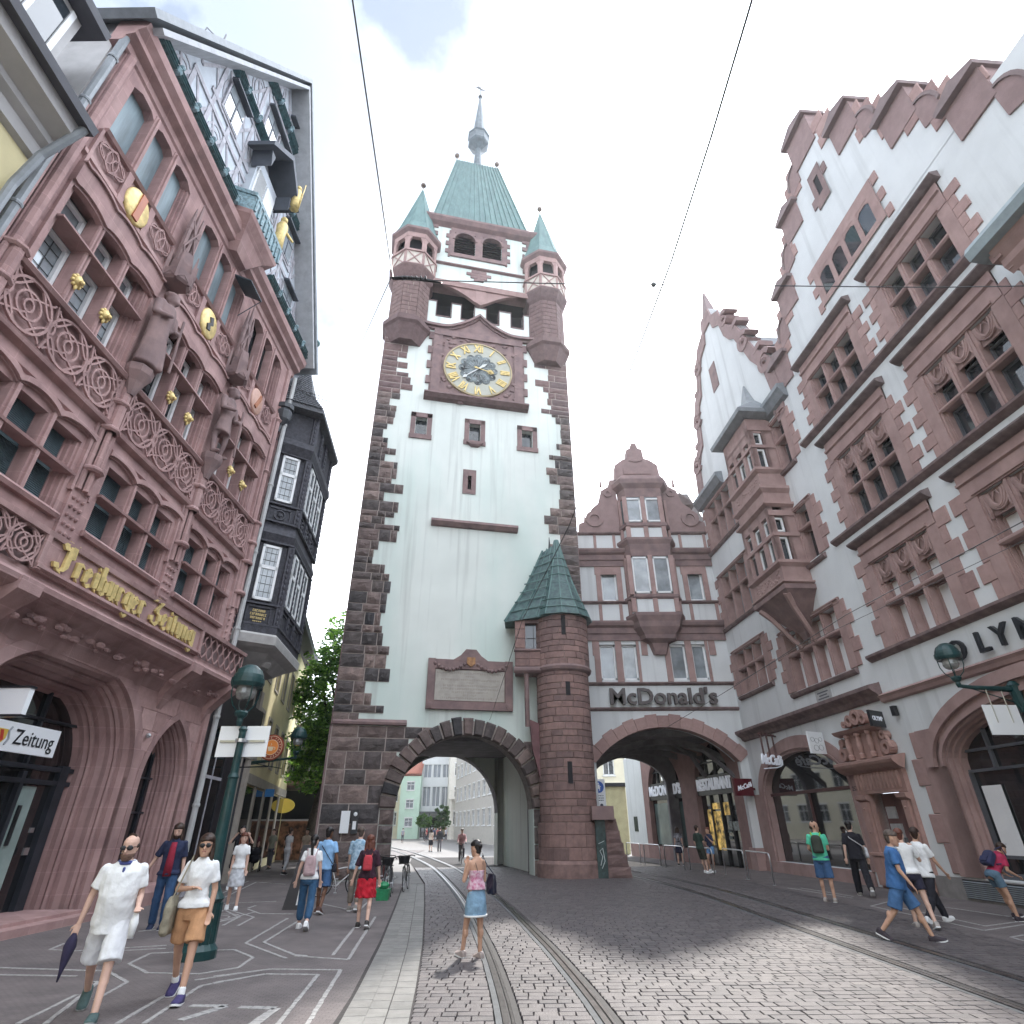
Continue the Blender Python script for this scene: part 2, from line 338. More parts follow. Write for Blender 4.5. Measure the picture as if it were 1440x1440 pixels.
def stone_meshes(m, n=5, rough=.06, bulge=.35, name='stone', bevel=.04, seed=0):
    # unit blocks (x 0..1, z 0..1, front at y=-1 .. back y=0) with an uneven, chamfered face
    L = []; rnd = random.Random(seed)
    for k in range(n):
        mb = MB(); N = 4
        g = [[None]*(N+1) for _ in range(N+1)]
        for i in range(N+1):
            for j in range(N+1):
                e = (i in (0, N)) or (j in (0, N)); u = i/N; v = j/N
                x = bevel+(1-2*bevel)*u if not e else u*(1-.01)+.005; z = bevel+(1-2*bevel)*v if not e else v*(1-.02)+.01
                y = -.45 if e else -.8-rnd.random()*bulge
                if e: x += 0; 
                g[i][j] = (x+(0 if e else (rnd.random()-.5)*rough), y, z+(0 if e else (rnd.random()-.5)*rough))
        for i in range(N):
            for j in range(N): mb.quad(g[i][j], g[i+1][j], g[i+1][j+1], g[i][j+1])
        e = [(i, 0) for i in range(N)]+[(N, j) for j in range(N)]+[(N-i, N) for i in range(N)]+[(0, N-j) for j in range(N)]
        for a in range(len(e)):
            p = g[e[a][0]][e[a][1]]; q = g[e[(a+1) % len(e)][0]][e[(a+1) % len(e)][1]]
            mb.quad(p, q, (q[0], .0, q[2]), (p[0], .0, p[2]))
        L.append(mb.mesh(name, m))
    return L
def block_mesh(m, name='block', bevel=.03):
    mb = MB(); b = .012
    mb.loft([[(0,0,0),(1,0,0),(1,0,1),(0,0,1)], [(0,-.7,0),(1,-.7,0),(1,-.7,1),(0,-.7,1)], [(b,-1,bevel),(1-b,-1,bevel),(1-b,-1,1-bevel),(b,-1,1-bevel)]])
    return mb.mesh(name, m)

def join(mb, m2, M=None):
    if M is not None: m2.xf(M)
    bb = len(mb.v); fb = len(mb.f); mb.p += [(a+bb, b+bb, c+fb, d+fb) for a, b, c, d in m2.p]; mb.v += m2.v; mb.f += [[i+bb for i in f] for f in m2.f]; mb.m += m2.m
skin_l = mat('skin_light', (.60, .39, .31), .55, .06, 6); skin_t = mat('skin_tan', (.52, .31, .22), .55, .06, 6); skin_d = mat('skin_dark', (.16, .08, .05), .55, .06, 6)
def remesh(mb, vox, smooth=2, wr=0):
    me = mb.mesh('body', skin_l); o = bpy.data.objects.new('tmp', me)
    m = o.modifiers.new('r', 'REMESH'); m.mode = 'VOXEL'; m.voxel_size = vox; m.use_smooth_shade = True
    if smooth: s = o.modifiers.new('s', 'SMOOTH'); s.factor = .5; s.iterations = smooth
    r = bake(o)
    if wr:   # soft folds in cloth
        n = len(r.vertices); co = np.empty(n*3); no = np.empty(n*3); r.vertices.foreach_get('co', co); r.vertices.foreach_get('normal', no); co = co.reshape(-1, 3); no = no.reshape(-1, 3); x, y, z = co.T
        d = np.sin(x*31+2*np.sin(z*14+y*9))*np.sin(z*17+3*np.sin(x*8-y*6)+y*21)+.5*np.sin(z*43+5*np.sin(y*13+x*7))*np.sin(x*37+z*11); co += no*(d*wr)[:, None]; r.vertices.foreach_set('co', co.ravel()); r.update()
    r.materials.clear()
    r.shade_smooth()
    return r
# ================================================================ GROUND
def flat(name, pts, z, m, parent=None, kind='structure'):
    mb = MB(); mb.poly([(x, y, z) for x, y in pts], [tuple(range(len(pts)))]); o = mb.build(name, m, parent)
    if kind and not parent: o['kind'] = kind
    return o
pav = mat('pavement_pebbles', (.175, .15, .148), .75, .12, 1.6, .6, 60, col2=(.125, .108, .108), dirt=((.085, .076, .08), .7, .6), brick=(.11, .055, .6, 0))
setm = mat('granite_sett', (.2, .17, .16), .55, .16, 9, .45, 45, objrand=[(.092, .080, .083), (.118, .104, .104), (.076, .068, .072), (.104, .091, .093), (.098, .086, .090)])
groutm = mat('sett_joint', (.05, .045, .045), .95, .2, 10, .3, 60)
farpav = mat('far_paving', (.17, .16, .155), .7, .1, 2, .3, 30)
slabm = mat('gutter_slab', (.2, .2, .19), .65, .14, 5, .3, 40, objrand=[(.15, .148, .142), (.20, .195, .185), (.175, .17, .162)])
linem = mat('pale_inlay', (.36, .35, .345), .7, .18, 14, .2, 60)
g = flat('ground', [(-400, -100), (400, -100), (400, 900), (-400, 900)], -.03, farpav)
def rail_x(y):   # left rail of the curving track, metres
    K = [(0, .35), (7.88, -.09), (10.55, -.33), (12.58, -.56), (18.41, -1.33), (24.27, -2.29), (32.47, -3.79), (37.82, -4.95), (46.77, -7.2), (60, -11), (90, -21)]
    for i in range(len(K)-1):
        if K[i][0] <= y <= K[i+1][0]:
            t = (y-K[i][0])/(K[i+1][0]-K[i][0]); a = K[max(0, i-1)]; d = K[min(len(K)-1, i+2)]; p, q = K[i], K[i+1]
            m0 = (q[1]-a[1])/(q[0]-a[0])*(q[0]-p[0]) if i else (q[1]-p[1]); m1 = (d[1]-p[1])/(d[0]-p[0])*(q[0]-p[0])
            return (2*t**3-3*t*t+1)*p[1]+(t**3-2*t*t+t)*m0+(-2*t**3+3*t*t)*q[1]+(t**3-t*t)*m1
    return K[-1][1]
def edge_x(y):   # right edge of the pale gutter strip
    K = [(0, -.55), (7.9, -1.12), (9.42, -1.27), (12.44, -1.61), (18.07, -2.35), (25, -3.3), (40, -6.2)]
    for i in range(len(K)-1):
        if y <= K[i+1][0]:
            t = (y-K[i][0])/(K[i+1][0]-K[i][0]); return K[i][1]+t*(K[i+1][1]-K[i][1])
    return K[-1][1]
def redge(y): return 8.75 if y > 4 else 8.75
road = flat('road', [(edge_x(0)-.0, 0), (8.8, 0), (8.8, 34), (6, 46), (-7, 46)]+[(edge_x(y), y) for y in (40, 25, 18, 12.4, 9.4, 7.9)], -.012, groutm)
pl = flat('pavement', [(-13, 0), (edge_x(0)-.42, 0)]+[(edge_x(y)-.42-.0*y, y) for y in (8, 12, 18, 25)]+[(-7.2, 26), (-8, 60), (-16, 60)], .0, pav)
pr = flat('pavement', [(8.75, 0), (13.6, 0), (13.2, 20), (12.2, 46), (7, 46), (8.75, 30)], .0, pav)
# ---- setts: nearest as single stones, the rest joined
def sett_mesh(seed):
    rnd = random.Random(seed); mb = MB(); j = lambda s: (rnd.random()-.5)*s
    a = [(-.5+j(.06), -.5+j(.08)), (.5+j(.06), -.5+j(.08)), (.5+j(.06), .5+j(.08)), (-.5+j(.06), .5+j(.08))]
    mb.loft([[(x, y, -.02) for x, y in a], [(x, y, .013) for x, y in a], [(x*.95, y*.93, .02+j(.005)) for x, y in a]])
    return mb
SB = [sett_mesh(i) for i in range(7)]; SM = [s.mesh('sett', setm) for s in SB]
setcols = [(.092, .080, .083), (.118, .104, .104), (.076, .068, .072), (.104, .091, .093), (.098, .086, .090)]
setmats = [mat('sett_%s' % c, col, .55, .16, 9, .45, 45) for c, col in zip(('grey', 'pale', 'dark', 'warm', 'mid'), setcols)]
cells = []; y = 5.6; row = 0
while y < 34:
    dy = .165+.012*sin(row*2.3); k = math.hypot(1, rail_x(y+.6)-rail_x(y-.4)); R0 = 5.62 if y < 18.7 else 5.62-(y-18.7)**2*.009; yc = y+dy/2
    bars = sorted([(rail_x(yc)-.12*k, rail_x(yc)+.175*k), (rail_x(yc)+1.05*k-.12*k, rail_x(yc)+1.05*k+.175*k), (R0-.12, R0+.175), (R0+.93, R0+1.225)]); x0 = edge_x(yc)+.02; spans = []
    for a, b in bars:
        if a > x0+.05: spans.append((x0, a))
        x0 = max(x0, b)
    spans.append((x0, 8.72))
    for a, b in spans:
        x = a; first = True
        while x < b-.02:
            dx = .2+.05*sin(x*9.1+row*2.1)+.045*random.random(); dx = dx*.6 if first and row % 2 else dx; first = False
            if b-(x+dx) < .1: dx = b-x
            cells.append((x+dx/2, yc+.012*sin(x*3+row), dx-.011, dy-.011)); x += dx
    y += dy; row += 1
cells = [c for c in cells if not (c[1] > 27 and c[0] < -5.6)]
def vis(c): return c[1] > 6.9 and abs(c[0]) < c[1]*.93+.3
cells.sort(key=lambda c: (not vis(c), c[0]**2+c[1]**2))
near = cells[:300]; rest = cells[300:]
for i, (x, y, dx, dy) in enumerate(near):
    inst('sett', SM[i % 7], road, (x, y, .0), (random.random()-.5)*.04, (dx, dy, 1))
mb = MB()
for i, (x, y, dx, dy) in enumerate(rest):
    s = SB[i % 7]; b = len(mb.v); a = (random.random()-.5)*.06; ca, sa = cos(a), sin(a)
    mb.v += [(x+(px*dx)*ca-(py*dy)*sa, y+(px*dx)*sa+(py*dy)*ca, pz) for px, py, pz in s.v]
    mi = random.randrange(5)
    for f in s.f[1:] if False else s.f: mb.f.append([b+k for k in f]); mb.m.append(mi)
o = mb.build('sett_field', setmats, road); o['kind'] = 'stuff'
# ---- edge course along the gutter strip and the pale slabs
mslab = block_mesh(slabm, 'slab')
def hslab(x, y, dx, dy, rz, name='slab', m=None):
    mb2 = m; return inst(name, slabmesh, pl, (x, y, 0), rz, (dx, dy, 1))
mb = MB(); mb.loft([[(-.5,-.5,-.02),(.5,-.5,-.02),(.5,.5,-.02),(-.5,.5,-.02)],[(-.5,-.5,.004),(.5,-.5,.004),(.5,.5,.004),(-.5,.5,.004)],[(-.485,-.48,.009),(.485,-.48,.009),(.485,.48,.009),(-.485,.48,.009)]])
slabmesh = mb.mesh('slab', slabm); y = 6.4
while y < 24.5:
    e = edge_x(y+.17); sl_ = (edge_x(y+.6)-edge_x(y))/.6; rz = math.atan(-sl_)*1
    wd = .15 if y < 10 else .15+.0*(y-10)
    for k, (dx, wdt) in enumerate(((-.13, .25), (-.38, .22), (-.62, .25))):
        hslab(e+dx, y+.17+.04*k, wdt, .325, rz)
    y += .335
flat('gutter_bed', [(edge_x(y)+.04, y) for y in (5, 9, 13, 18, 25)]+[(edge_x(y)-.78, y) for y in (25, 18, 13, 9, 5)], .0035, groutm, pl)
# ---- pale inlaid lines of the pavement pattern: strips of small stones
LN = [[(-5.92,11.03),(-6.05,11.85),(-4.79,12.16),(-4.19,11.47),(-4.10,10.71),(-4.51,10.30),(-5.28,10.39),(-5.92,11.03)],[(-5.30,7.97),(-5.47,9.17)],[(-5.00,7.96),(-5.61,9.79),(-5.70,9.87)],
[(-9.3,10.5),(-6.17,10.21)],[(-9.6,11),(-7.71,10.79),(-6.37,10.58),(-5.95,10.54),(-5.23,9.82),(-5.09,8.92)],[(-8.00,12.25),(-7.48,12.1),(-6.17,12.6)],[(-8.00,12.25),(-8.16,12.86)],[(-7.27,11.95),(-6.03,12.3)],
[(-4.23,7.95),(-4.38,9.65)],[(-3.94,7.95),(-4.13,9.60),(-3.63,10.18)],[(-4.37,9.92),(-3.75,10.49)],[(-4.21,10.14),(-3.58,10.60),(-2.53,10.52),(-2.19,7.91),(-2.0,6.5)],[(-4.04,9.76),(-3.54,10.28),(-2.77,10.22),(-2.50,7.92),(-2.3,6.5)],
[(-3.63,11.38),(-4.84,12.76),(-5.19,15.95)],[(-3.36,11.58),(-3.60,11.68),(-4.54,12.84),(-4.80,15.52)],[(-2.61,11.25),(-3.56,11.58)],[(-2.95,11.62),(-3.31,14.53)],[(-2.61,11.25),(-3.22,16.16)],[(-6.89,17.93),(-6.92,18.49)],[(-6.80,17.70),(-6.16,16.84),(-5.31,16.73)],
[(-9.04,20.63),(-10.4,26.6)],[(-8.38,19.20),(-9.9,26.1),(-8.42,25.04)],[(-8.14,18.94),(-6.73,19.50)],[(-7.22,16.69),(-7.36,17.59),(-6.42,16.21),(-6.21,14.93)],[(-7.37,17.73),(-6.05,16.19),(-5.87,14.86)],[(-5.24,18.81),(-4.27,17.60)],[(-3.9,17.56),(-4.1,19.52)],
[(9.11,17.67),(9.17,13.75),(10.51,14.47)],[(9.66,17.80),(9.59,14.30),(10.92,14.99)],[(9.11,17.67),(11.43,19.85)],[(10.79,17.44),(11.12,15.67)],[(9.11,12.98),(9.05,12.60)],[(9.11,12.98),(9.53,13.21)],[(9.05,22.61),(9.59,19.47)],[(9.48,22.58),(9.85,19.96)],
[(7.3,33),(8.75,26.5)],[(-9.0,8.2),(-7.2,8.0)],[(-7.0,7.0),(-5.6,7.4)],[(-7.6,14.2),(-6.6,15.0),(-6.4,17.2)]]
mb = MB()
def seg(mb, a, b, wd, z0, z1, m=0, step=.14):
    d = Vector((b[0]-a[0], b[1]-a[1])); L = d.length; d /= L; n_ = Vector((-d.y, d.x)); k = max(1, int(L/step))
    for i in range(k):
        s = i*L/k+.004; e = (i+1)*L/k-.004; ww = wd*(1+.25*(random.random()-.5)); c = (random.random()-.5)*.008
        p = [Vector(a)+d*s+n_*(ww+c), Vector(a)+d*s-n_*(ww-c), Vector(a)+d*e-n_*(ww-c), Vector(a)+d*e+n_*(ww+c)]
        mb.slab([tuple(q) for q in p], z0, z1, m)
for l in LN:
    for a, b in zip(l[:-1], l[1:]): seg(mb, a, b, .027, -.01, .006+.002*random.random())
for l in ([(-3.79,8.63),(-3.36,8.6)],[(-3.36,8.6),(-3.62,8.05)],[(-3.19,8.56),(-2.74,8.5)],[(-2.74,8.5),(-2.76,7.85)]):
    seg(mb, l[0], l[1], .055, -.01, .008)
# small spiral medallion
for t in range(46):
    a = t*.34; r = .12+t*.012; c = (-6.95, 16.0); seg(mb, (c[0]+r*cos(a), c[1]+r*1.3*sin(a)), (c[0]+(r+.01)*cos(a+.33), c[1]+(r+.01)*1.3*sin(a+.33)), .022, -.01, .007)
o = mb.build('inlaid_line', linem, pl); o['kind'] = 'stuff'
# ---- brick-like rows crossing the pavement (thin darker joints)
mb = MB()
# ---- tram rails
railm = mat('rail_steel', (.22, .21, .21), .3, .2, 8, metal=.85); rust = mat('rail_flank', (.035, .032, .033), .7, .2, 10)
def rail(fx, y0, y1, name='tram_rail', step=.7):
    mb = MB(); ys = []; y = y0
    while y <= y1: ys.append(y); y += step
    for off, wd, z0, z1, m in ((0, .032, -.02, .026, 0), (.075, .014, -.02, .021, 0), (.04, .03, -.02, .004, 1), (-.075, .035, -.02, .015, 2), (.13, .035, -.02, .013, 1)):
        L = []; 
        for y in ys:
            s = (fx(y+.2)-fx(y-.2))/.4; k = math.hypot(1, s); x = fx(y); n_ = (1/k, -s/k)
            L.append([(x+n_[0]*(off-wd), y+n_[1]*(off-wd), z0), (x+n_[0]*(off+wd), y+n_[1]*(off+wd), z0), (x+n_[0]*(off+wd), y+n_[1]*(off+wd), z1), (x+n_[0]*(off-wd), y+n_[1]*(off-wd), z1)])
        mb.loft(L, m)
    o = mb.build(name, [railm, rust, mat('rail_bed', (.10, .105, .11), .8, .15, 8)], road); return o
rail(rail_x, 4.5, 88); rail(lambda y: rail_x(y)+1.05*math.hypot(1, rail_x(y+.5)-rail_x(y-.5)), 4.5, 88)
R0f = lambda y: 5.62 if y < 18.7 else 5.62-(y-18.7)**2*.009
rail(R0f, 4.5, 30); rail(lambda y: R0f(y)+1.05, 4.5, 30)
# small drain holes beside the left track
mb = MB()
for y in (9.2, 9.35, 11.0): mb.lathe([(.02, .026), (.022, .03)], rail_x(y)+.25, y, 8)
mb.build('bolt', steel, road)
# ================================================================ GATE TOWER
TW = empty('gate_tower', (.3, 28.2, 0), R(12.4), 'tall white plastered gate tower with dark stone corners, gilded clock and green copper spire', 'tower')
XL, XR, XC, D = -8.4, 3.4, -2.5, 9.2
ac = [(x-2.42, z) for x, z in arch_curve('round', 3.0, 2.5, 3.0, 28)]
mb = MB(); AH = (-5.42, .58, -.05, 5.5)
wins = [(-5.74, 22.45), (-2.56, 22.45), (.66, 22.45)]
holes = [AH]+[(x-.32, x+.32, z-.62, z+.6) for x, z in wins]+[(-2.86, -2.66, 18.45, 19.35)]
wall(mb, XL, XR, -.05, 31.66, holes, 0, 1.0)
for x, z in wins: pass
spandrel(mb, -2.42, arch_curve('round', 3.0, 2.5, 3.0, 28), 5.5, -5.42, .58, 0, 1.1, 0, 1)
# passage: side walls, ceiling, rear wall with arch
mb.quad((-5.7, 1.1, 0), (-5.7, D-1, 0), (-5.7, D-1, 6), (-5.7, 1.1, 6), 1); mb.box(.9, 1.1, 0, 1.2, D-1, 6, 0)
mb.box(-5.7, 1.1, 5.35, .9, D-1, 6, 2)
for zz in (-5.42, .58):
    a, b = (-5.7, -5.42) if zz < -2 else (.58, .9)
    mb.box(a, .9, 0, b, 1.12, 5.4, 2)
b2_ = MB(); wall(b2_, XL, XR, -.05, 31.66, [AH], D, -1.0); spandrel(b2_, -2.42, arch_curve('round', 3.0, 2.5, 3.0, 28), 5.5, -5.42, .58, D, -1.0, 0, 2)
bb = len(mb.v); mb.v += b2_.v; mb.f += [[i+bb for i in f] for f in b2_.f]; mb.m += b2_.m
mb.quad((XL, 0, 0), (XL, D, 0), (XL, D, 31.66), (XL, 0, 31.66)); mb.quad((XR, 0, 0), (XR, D, 0), (XR, D, 31.66), (XR, 0, 31.66))
mb.box(XL+.05, 1.7, 31.2, XR-.05, D-.02, 31.64)
mb.build('wall', [plaster, mortard, vaultm], TW)
SMs = stone_meshes(darkstone, 6, .10, .45, 'stone', .07, 3); UMs = stone_meshes(upstone, 4, .06, .25, 'stone', .06, 5)
nst = [0]
def stone(x0, x1, z0, z1, L=SMs, dep=.09, y=0, parent=TW, g_=.018):
    nst[0] += 1; return inst('stone', random.choice(L), parent, (x0+g_, y, z0+g_), 0, (x1-x0-2*g_, dep*(.75+.5*random.random()), z1-z0-2*g_))
def bed(mb, x0, x1, z0, z1): mb.box(x0, -.02, z0, x1, .03, z1)
jm = MB(); z = 0
# left lower masonry beside the arch
heights = [.6, .72, .62, .75, .7, .6, .72, .55, .5]
def archx(z, off):   # |x| of arch outer edge at height z
    if z <= 2.5: return 3.0+off
    r = 3.0+off; d = z-2.5
    return math.sqrt(max(0, r*r-d*d)) if d < r else 0
for h in heights:
    zc = z+h/2; lim = XC+.08-archx(zc, .62)
    lim = min(lim, -2.42-archx(zc, .6)) if archx(zc, .6) > .1 else -4.2
    if z > 5.2: lim = -3.9
    x = XL-(.12 if z < 1.3 else 0)
    while x < lim-.2:
        wd = .62+.75*random.random()
        if lim-(x+wd) < .45: wd = lim-x
        stone(x, x+wd, z, z+h, SMs, .13 if z < 1.3 else .1); x += wd
    bed(jm, XL-.02, lim, z, z+h)
    # right of the arch, partly behind the stair turret
    lr = -2.42+archx(zc, .6)
    if z < 5.2:
        stone(lr, min(lr+.9, 2.6) if lr+.9 < 2.6 else 2.6, z, z+h); bed(jm, lr, 2.6, z, z+h)
    z += h
zt = z
# jambs and voussoirs of the front arch
for sgn in (-1, 1):
    zz = 0
    while zz < 2.5:
        h = .55+.15*random.random(); h = min(h, 2.5-zz) if 2.5-zz-h > .25 else 2.5-zz
        a = -2.42+sgn*3.0; b = a+sgn*.62
        stone(min(a, b), max(a, b), zz, zz+h, SMs, .16); zz += h
vm_ = MB(); NV = 21
for k in range(NV):
    a0 = PI*k/NV; a1 = PI*(k+1)/NV; r0 = 2.98; r1 = 3.62+.14*random.random(); e = .012; dd = .14+.08*random.random()
    am = (a0+a1)/2; v = MB(); P = []
    for yy, s in ((0.2, 0), (-.6*dd, 0), (-dd-.03, .07)):
        ring = []
        for (r, a) in ((r0+s*.7, a0+e+s*.18), (r0+s*.7, am), (r0+s*.7, a1-e-s*.18), (r1-s, a1-e-s*.16), (r1-s, am), (r1-s, a0+e+s*.16)): ring.append((r*cos(a), yy, r*sin(a)))
        P.append(ring)
    v.loft(P); v.build('voussoir', darkstone, TW, (-2.42, 0, 2.5))
jm.ring(-2.42, 2.5, 3.0, 3.6, 0, 180, -.03, .02, 30)
# corner stones above
def quoins(z0, z1, left, h0, L, wmin, wmax, pieces, dep):
    z = z0; k = 0
    while z < z1-.1:
        h = h0*(.62+.7*random.random()); h = min(h, z1-z)
        wd = (wmax if random.random() > .45 else wmin)*(.78+.42*random.random()); n_ = pieces if wd > wmin*1.1 else max(1, pieces-1)
        xs = sorted([0, wd]+[wd*(i+.5*random.random()+.1)/n_ for i in range(1, n_)])
        for a, b in zip(xs[:-1], xs[1:]):
            if left: stone(XL-.05+a, XL-.05+b, z, z+h, L, dep)
            else: stone(XR+.05-b, XR+.05-a, z, z+h, L, dep)
        if left: bed(jm, XL-.02, XL-.05+wd-.03, z, z+h)
        else: bed(jm, XR+.05-wd+.03, XR+.02, z, z+h)
        z += h; k += 1
quoins(zt, 13.0, True, .52, SMs, 1.45, 2.0, 3, .12)
quoins(13.0, 20.6, True, .5, SMs, 1.1, 1.75, 3, .12)
quoins(20.6, 24.6, True, .52, SMs, .75, 1.15, 2, .1)
quoins(24.6, 29.4, True, .47, UMs, 1.15, 1.8, 2, .07)
quoins(11.2, 15.5, False, .55, SMs, 1.3, 1.7, 2, .12)
quoins(15.5, 21.5, False, .52, SMs, .95, 1.7, 2, .12)
quoins(21.5, 24.6, False, .52, SMs, .7, 1.0, 2, .1)
quoins(24.6, 29.4, False, .47, UMs, 1.2, 1.9, 2, .07)
jm.build('mortar_bed', mortar, TW)
print('tower stones', nst[0])
# side faces carry the same corner stones (seen only from aside)
mb = MB()
for k in range(26):
    z = zt+k*.9
    mb.box(XL-.08, .02, z+.02, XL, 1.0+.4*(k % 2), z+.86); mb.box(XR, .02, z+.02, XR+.08, 1.0+.4*(k % 2), z+.86)
mb.box(XL-.1, 0, 0, XL, D, zt); mb.box(XR, 0, 0, XR+.1, D, zt)
mb.build('side_stonework', sandg, TW)
# battered foot stones, moulding on top of the base
mb = MB(); mb.mold([(0, 5.78), (-.2, 5.80), (-.22, 5.9), (0, 6.05)], XL, -5.2); mb.build('base_course', sandg, TW)
# windows
wf = MB(); 
for a, b, c, d in ((-.62, -.34, -.92, .9), (.34, .62, -.92, .9)): wf.box(a, -.06, c, b, .1, d)
wf.box(-.62, -.06, .6, .62, .1, .92); wf.box(-.66, -.08, -.94, .66, .1, -.64); wf.box(-.36, .02, -.64, -.32, .3, .62); wf.box(.32, .02, -.64, .36, .3, .62)
wme = wf.mesh('window_frame', sandg); pn = MB(); pn.box(-.33, .32, -.65, .33, .36, .63); pn.box(-.02, .28, -.62, .02, .33, .6); pme = pn.mesh('pane', glass)
for x, z in wins:
    o = inst('window', wme, TW, (x, 0, z)); inst('pane', pme, o)
mb = MB(); wall(mb, -3.15, -2.4, 18.15, 19.75, [(-2.86, -2.66, 18.45, 19.35)], -.04, .5); mb.box(-3.15, -.04, 18.15, -3.14, 0, 19.75); o = mb.build('window', sandg, TW)
mb = MB(); mb.box(-2.86, .45, 18.4, -2.66, .5, 19.4); mb.build('pane', darkin, o)
mb = MB(); mb.mold([(0, 16.45), (-.3, 16.3), (-.34, 16.15), (-.15, 15.98), (0, 15.95)], -4.75, -.02); mb.build('drip_stone', mortard if False else sandg, TW)
mb = MB(); mb.loft([[(-2.75, -.02, 21.35), (-2.35, -.02, 21.35), (-2.35, -.2, 21.45), (-2.75, -.2, 21.45)], [(-3.05, 0, 21.62), (-2.05, 0, 21.62), (-2.05, -.22, 21.6), (-3.05, -.22, 21.6)]]); mb.build('sill_corbel', sandg, TW)
# ---- clock
CL = MB()
CL.box(-5.1, -.12, 24.9, 0.1, .0, 30.2, 0)
for a, b in ((-5.42, -4.85), (-.15, .42)): CL.box(a, -.2, 24.9, b, -.0, 30.2)
CL.box(-5.42, -.24, 29.75, .42, 0, 30.25); CL.box(-4.9, -.2, 24.9, -.1, -.1, 25.1)
for k in range(8):
    z = 25.1+k*.62; e = .32 if k % 2 else .1
    CL.box(-5.42-e, -.1, z, -5.4, .0, z+.58); CL.box(.4, -.1, z, .42+e, .0, z+.58)
CL.build('clock_surround', sandg, TW)
mb = MB(); mb.mold([(0, 24.9), (-.42, 24.86), (-.5, 24.7), (-.3, 24.5), (0, 24.42)], -5.75, .72); mb.build('clock_sill', upstone, TW)
DL = MB(); dz = 27.22; dx = -2.5
rr = random.Random(4)
for sx_ in (-1, 1):      # carved spandrels
    for sz_ in (-1, 1):
        for k in range(16):
            a = R(45+(rr.random()-.5)*58); r = 2.35+rr.random()*.75; DL.ball((dx+sx_*r*cos(a), -.14, dz+sz_*r*sin(a)), .09+.08*rr.random(), 6, 0, (1.3, .6, .8))
DL.build('clock_carving', sandg, TW)
dialm = mat('dial_grey_green', (.42, .42, .36), .6, .06, 3, .05, 10); dialin = mat('dial_centre', (.22, .26, .27), .6, .55, 2.2, 0, 10)
mb = MB(); prof = [(2.2, -.1), (2.2, -.28), (2.12, -.32), (2.1, -.2), (0, -.2)]
N = 48; mb.loft([[(dx+r*cos(2*PI*i/N), yy, dz+r*sin(2*PI*i/N)) for i in range(N)] for r, yy in [(2.1, -.12), (2.1, -.22), (.02, -.22)]], 0); dial = mb.build('clock_dial', dialm, TW)
mb = MB(); mb.loft([[(dx+r*cos(2*PI*i/N), yy, dz+r*sin(2*PI*i/N)) for i in range(N)] for r, yy in [(2.1, -.1), (2.2, -.1), (2.2, -.26), (2.1, -.28), (2.1, -.1)]], 0, False); mb.build('rim', mat('rim_ochre', (.42, .34, .2), .6, .1), dial)
mb = MB(); 
for k in range(12):   # scalloped inner field
    a = PI/6*k; mb.loft([[(dx+.98*cos(a)+r*cos(t*PI/7), yy, dz+.98*sin(a)+r*sin(t*PI/7)) for t in range(14)] for r, yy in [(.28, -.2), (.28, -.245), (.02, -.245)]])
mb.loft([[(dx+r*cos(2*PI*i/N), yy, dz+r*sin(2*PI*i/N)) for i in range(N)] for r, yy in [(1.05, -.2), (1.05, -.25), (.02, -.25)]]); mb.build('scalloped_field', dialin, dial)
mb = MB()
for k in range(24): a = PI/12*k; mb.tube([(dx+.3*cos(a), -.26, dz+.3*sin(a)), (dx+.85*cos(a), -.26, dz+.85*sin(a))], .012, 4)
for k in range(12): a = PI/6*k; mb.ball((dx+1.0*cos(a), -.26, dz+1.0*sin(a)), .07, 6)
mb.build('inner_ornament', mat('silver_grey', (.42, .45, .45), .5, .2, 6), dial)
for k, s in enumerate(['XII', 'I', 'II', 'III', 'IIII', 'V', 'VI', 'VII', 'VIII', 'IX', 'X', 'XI']):
    a = PI/2-PI/6*k; me = text_mesh(s, .8, .03, 'numeral', 0, .6, .03); me.materials.clear(); me.materials.append(gold)
    rot = Matrix.Rotation(R(90), 4, 'X') @ Matrix.Rotation(a-PI/2, 4, 'Z')
    o = bpy.data.objects.new('numeral', me); C.objects.link(o); o.parent = dial; o.matrix_local = Matrix.Translation((dx+1.7*cos(a), -.25, dz+1.7*sin(a))) @ rot
def hand(ang, L, wd, y, tail=.3):
    a = R(ang); d = Vector((cos(a), 0, sin(a))); n_ = Vector((-sin(a), 0, cos(a))); c = Vector((dx, y, dz)); mb = MB()
    p = [c-d*tail, c-d*tail*.6+n_*wd*1.6, c+n_*wd*.6, c+d*L*.72+n_*wd*.5, c+d*L*.8+n_*wd*2, c+d*L, c+d*L*.8-n_*wd*2, c+d*L*.72-n_*wd*.5, c-n_*wd*.6, c-d*tail*.6-n_*wd*1.6]
    mb.poly([tuple(q) for q in p]+[tuple(q-Vector((0, .03, 0))) for q in p], [tuple(range(10)), tuple(range(19, 9, -1))]+[(i, (i+1) % 10, (i+1) % 10+10, i+10) for i in range(10)]); return mb
hand(222, 1.35, .06, -.3, .75).build('hand', mat('hand_silver', (.6, .62, .62), .35, .05), dial)
mb = hand(-15, 1.05, .05, -.34); 
c = Vector((dx+.78*cos(R(-15)), -.37, dz+.78*sin(R(-15))))
for k in range(12): a = PI/6*k; mb.poly([tuple(c+Vector((.26*cos(a), 0, .26*sin(a)))), tuple(c+Vector((.1*cos(a+.3), -.02, .1*sin(a+.3)))), tuple(c+Vector((.1*cos(a-.3), -.02, .1*sin(a-.3))))], [(0, 1, 2)])
mb.ball(tuple(c), .12, 8); mb.build('hand', gold, dial)
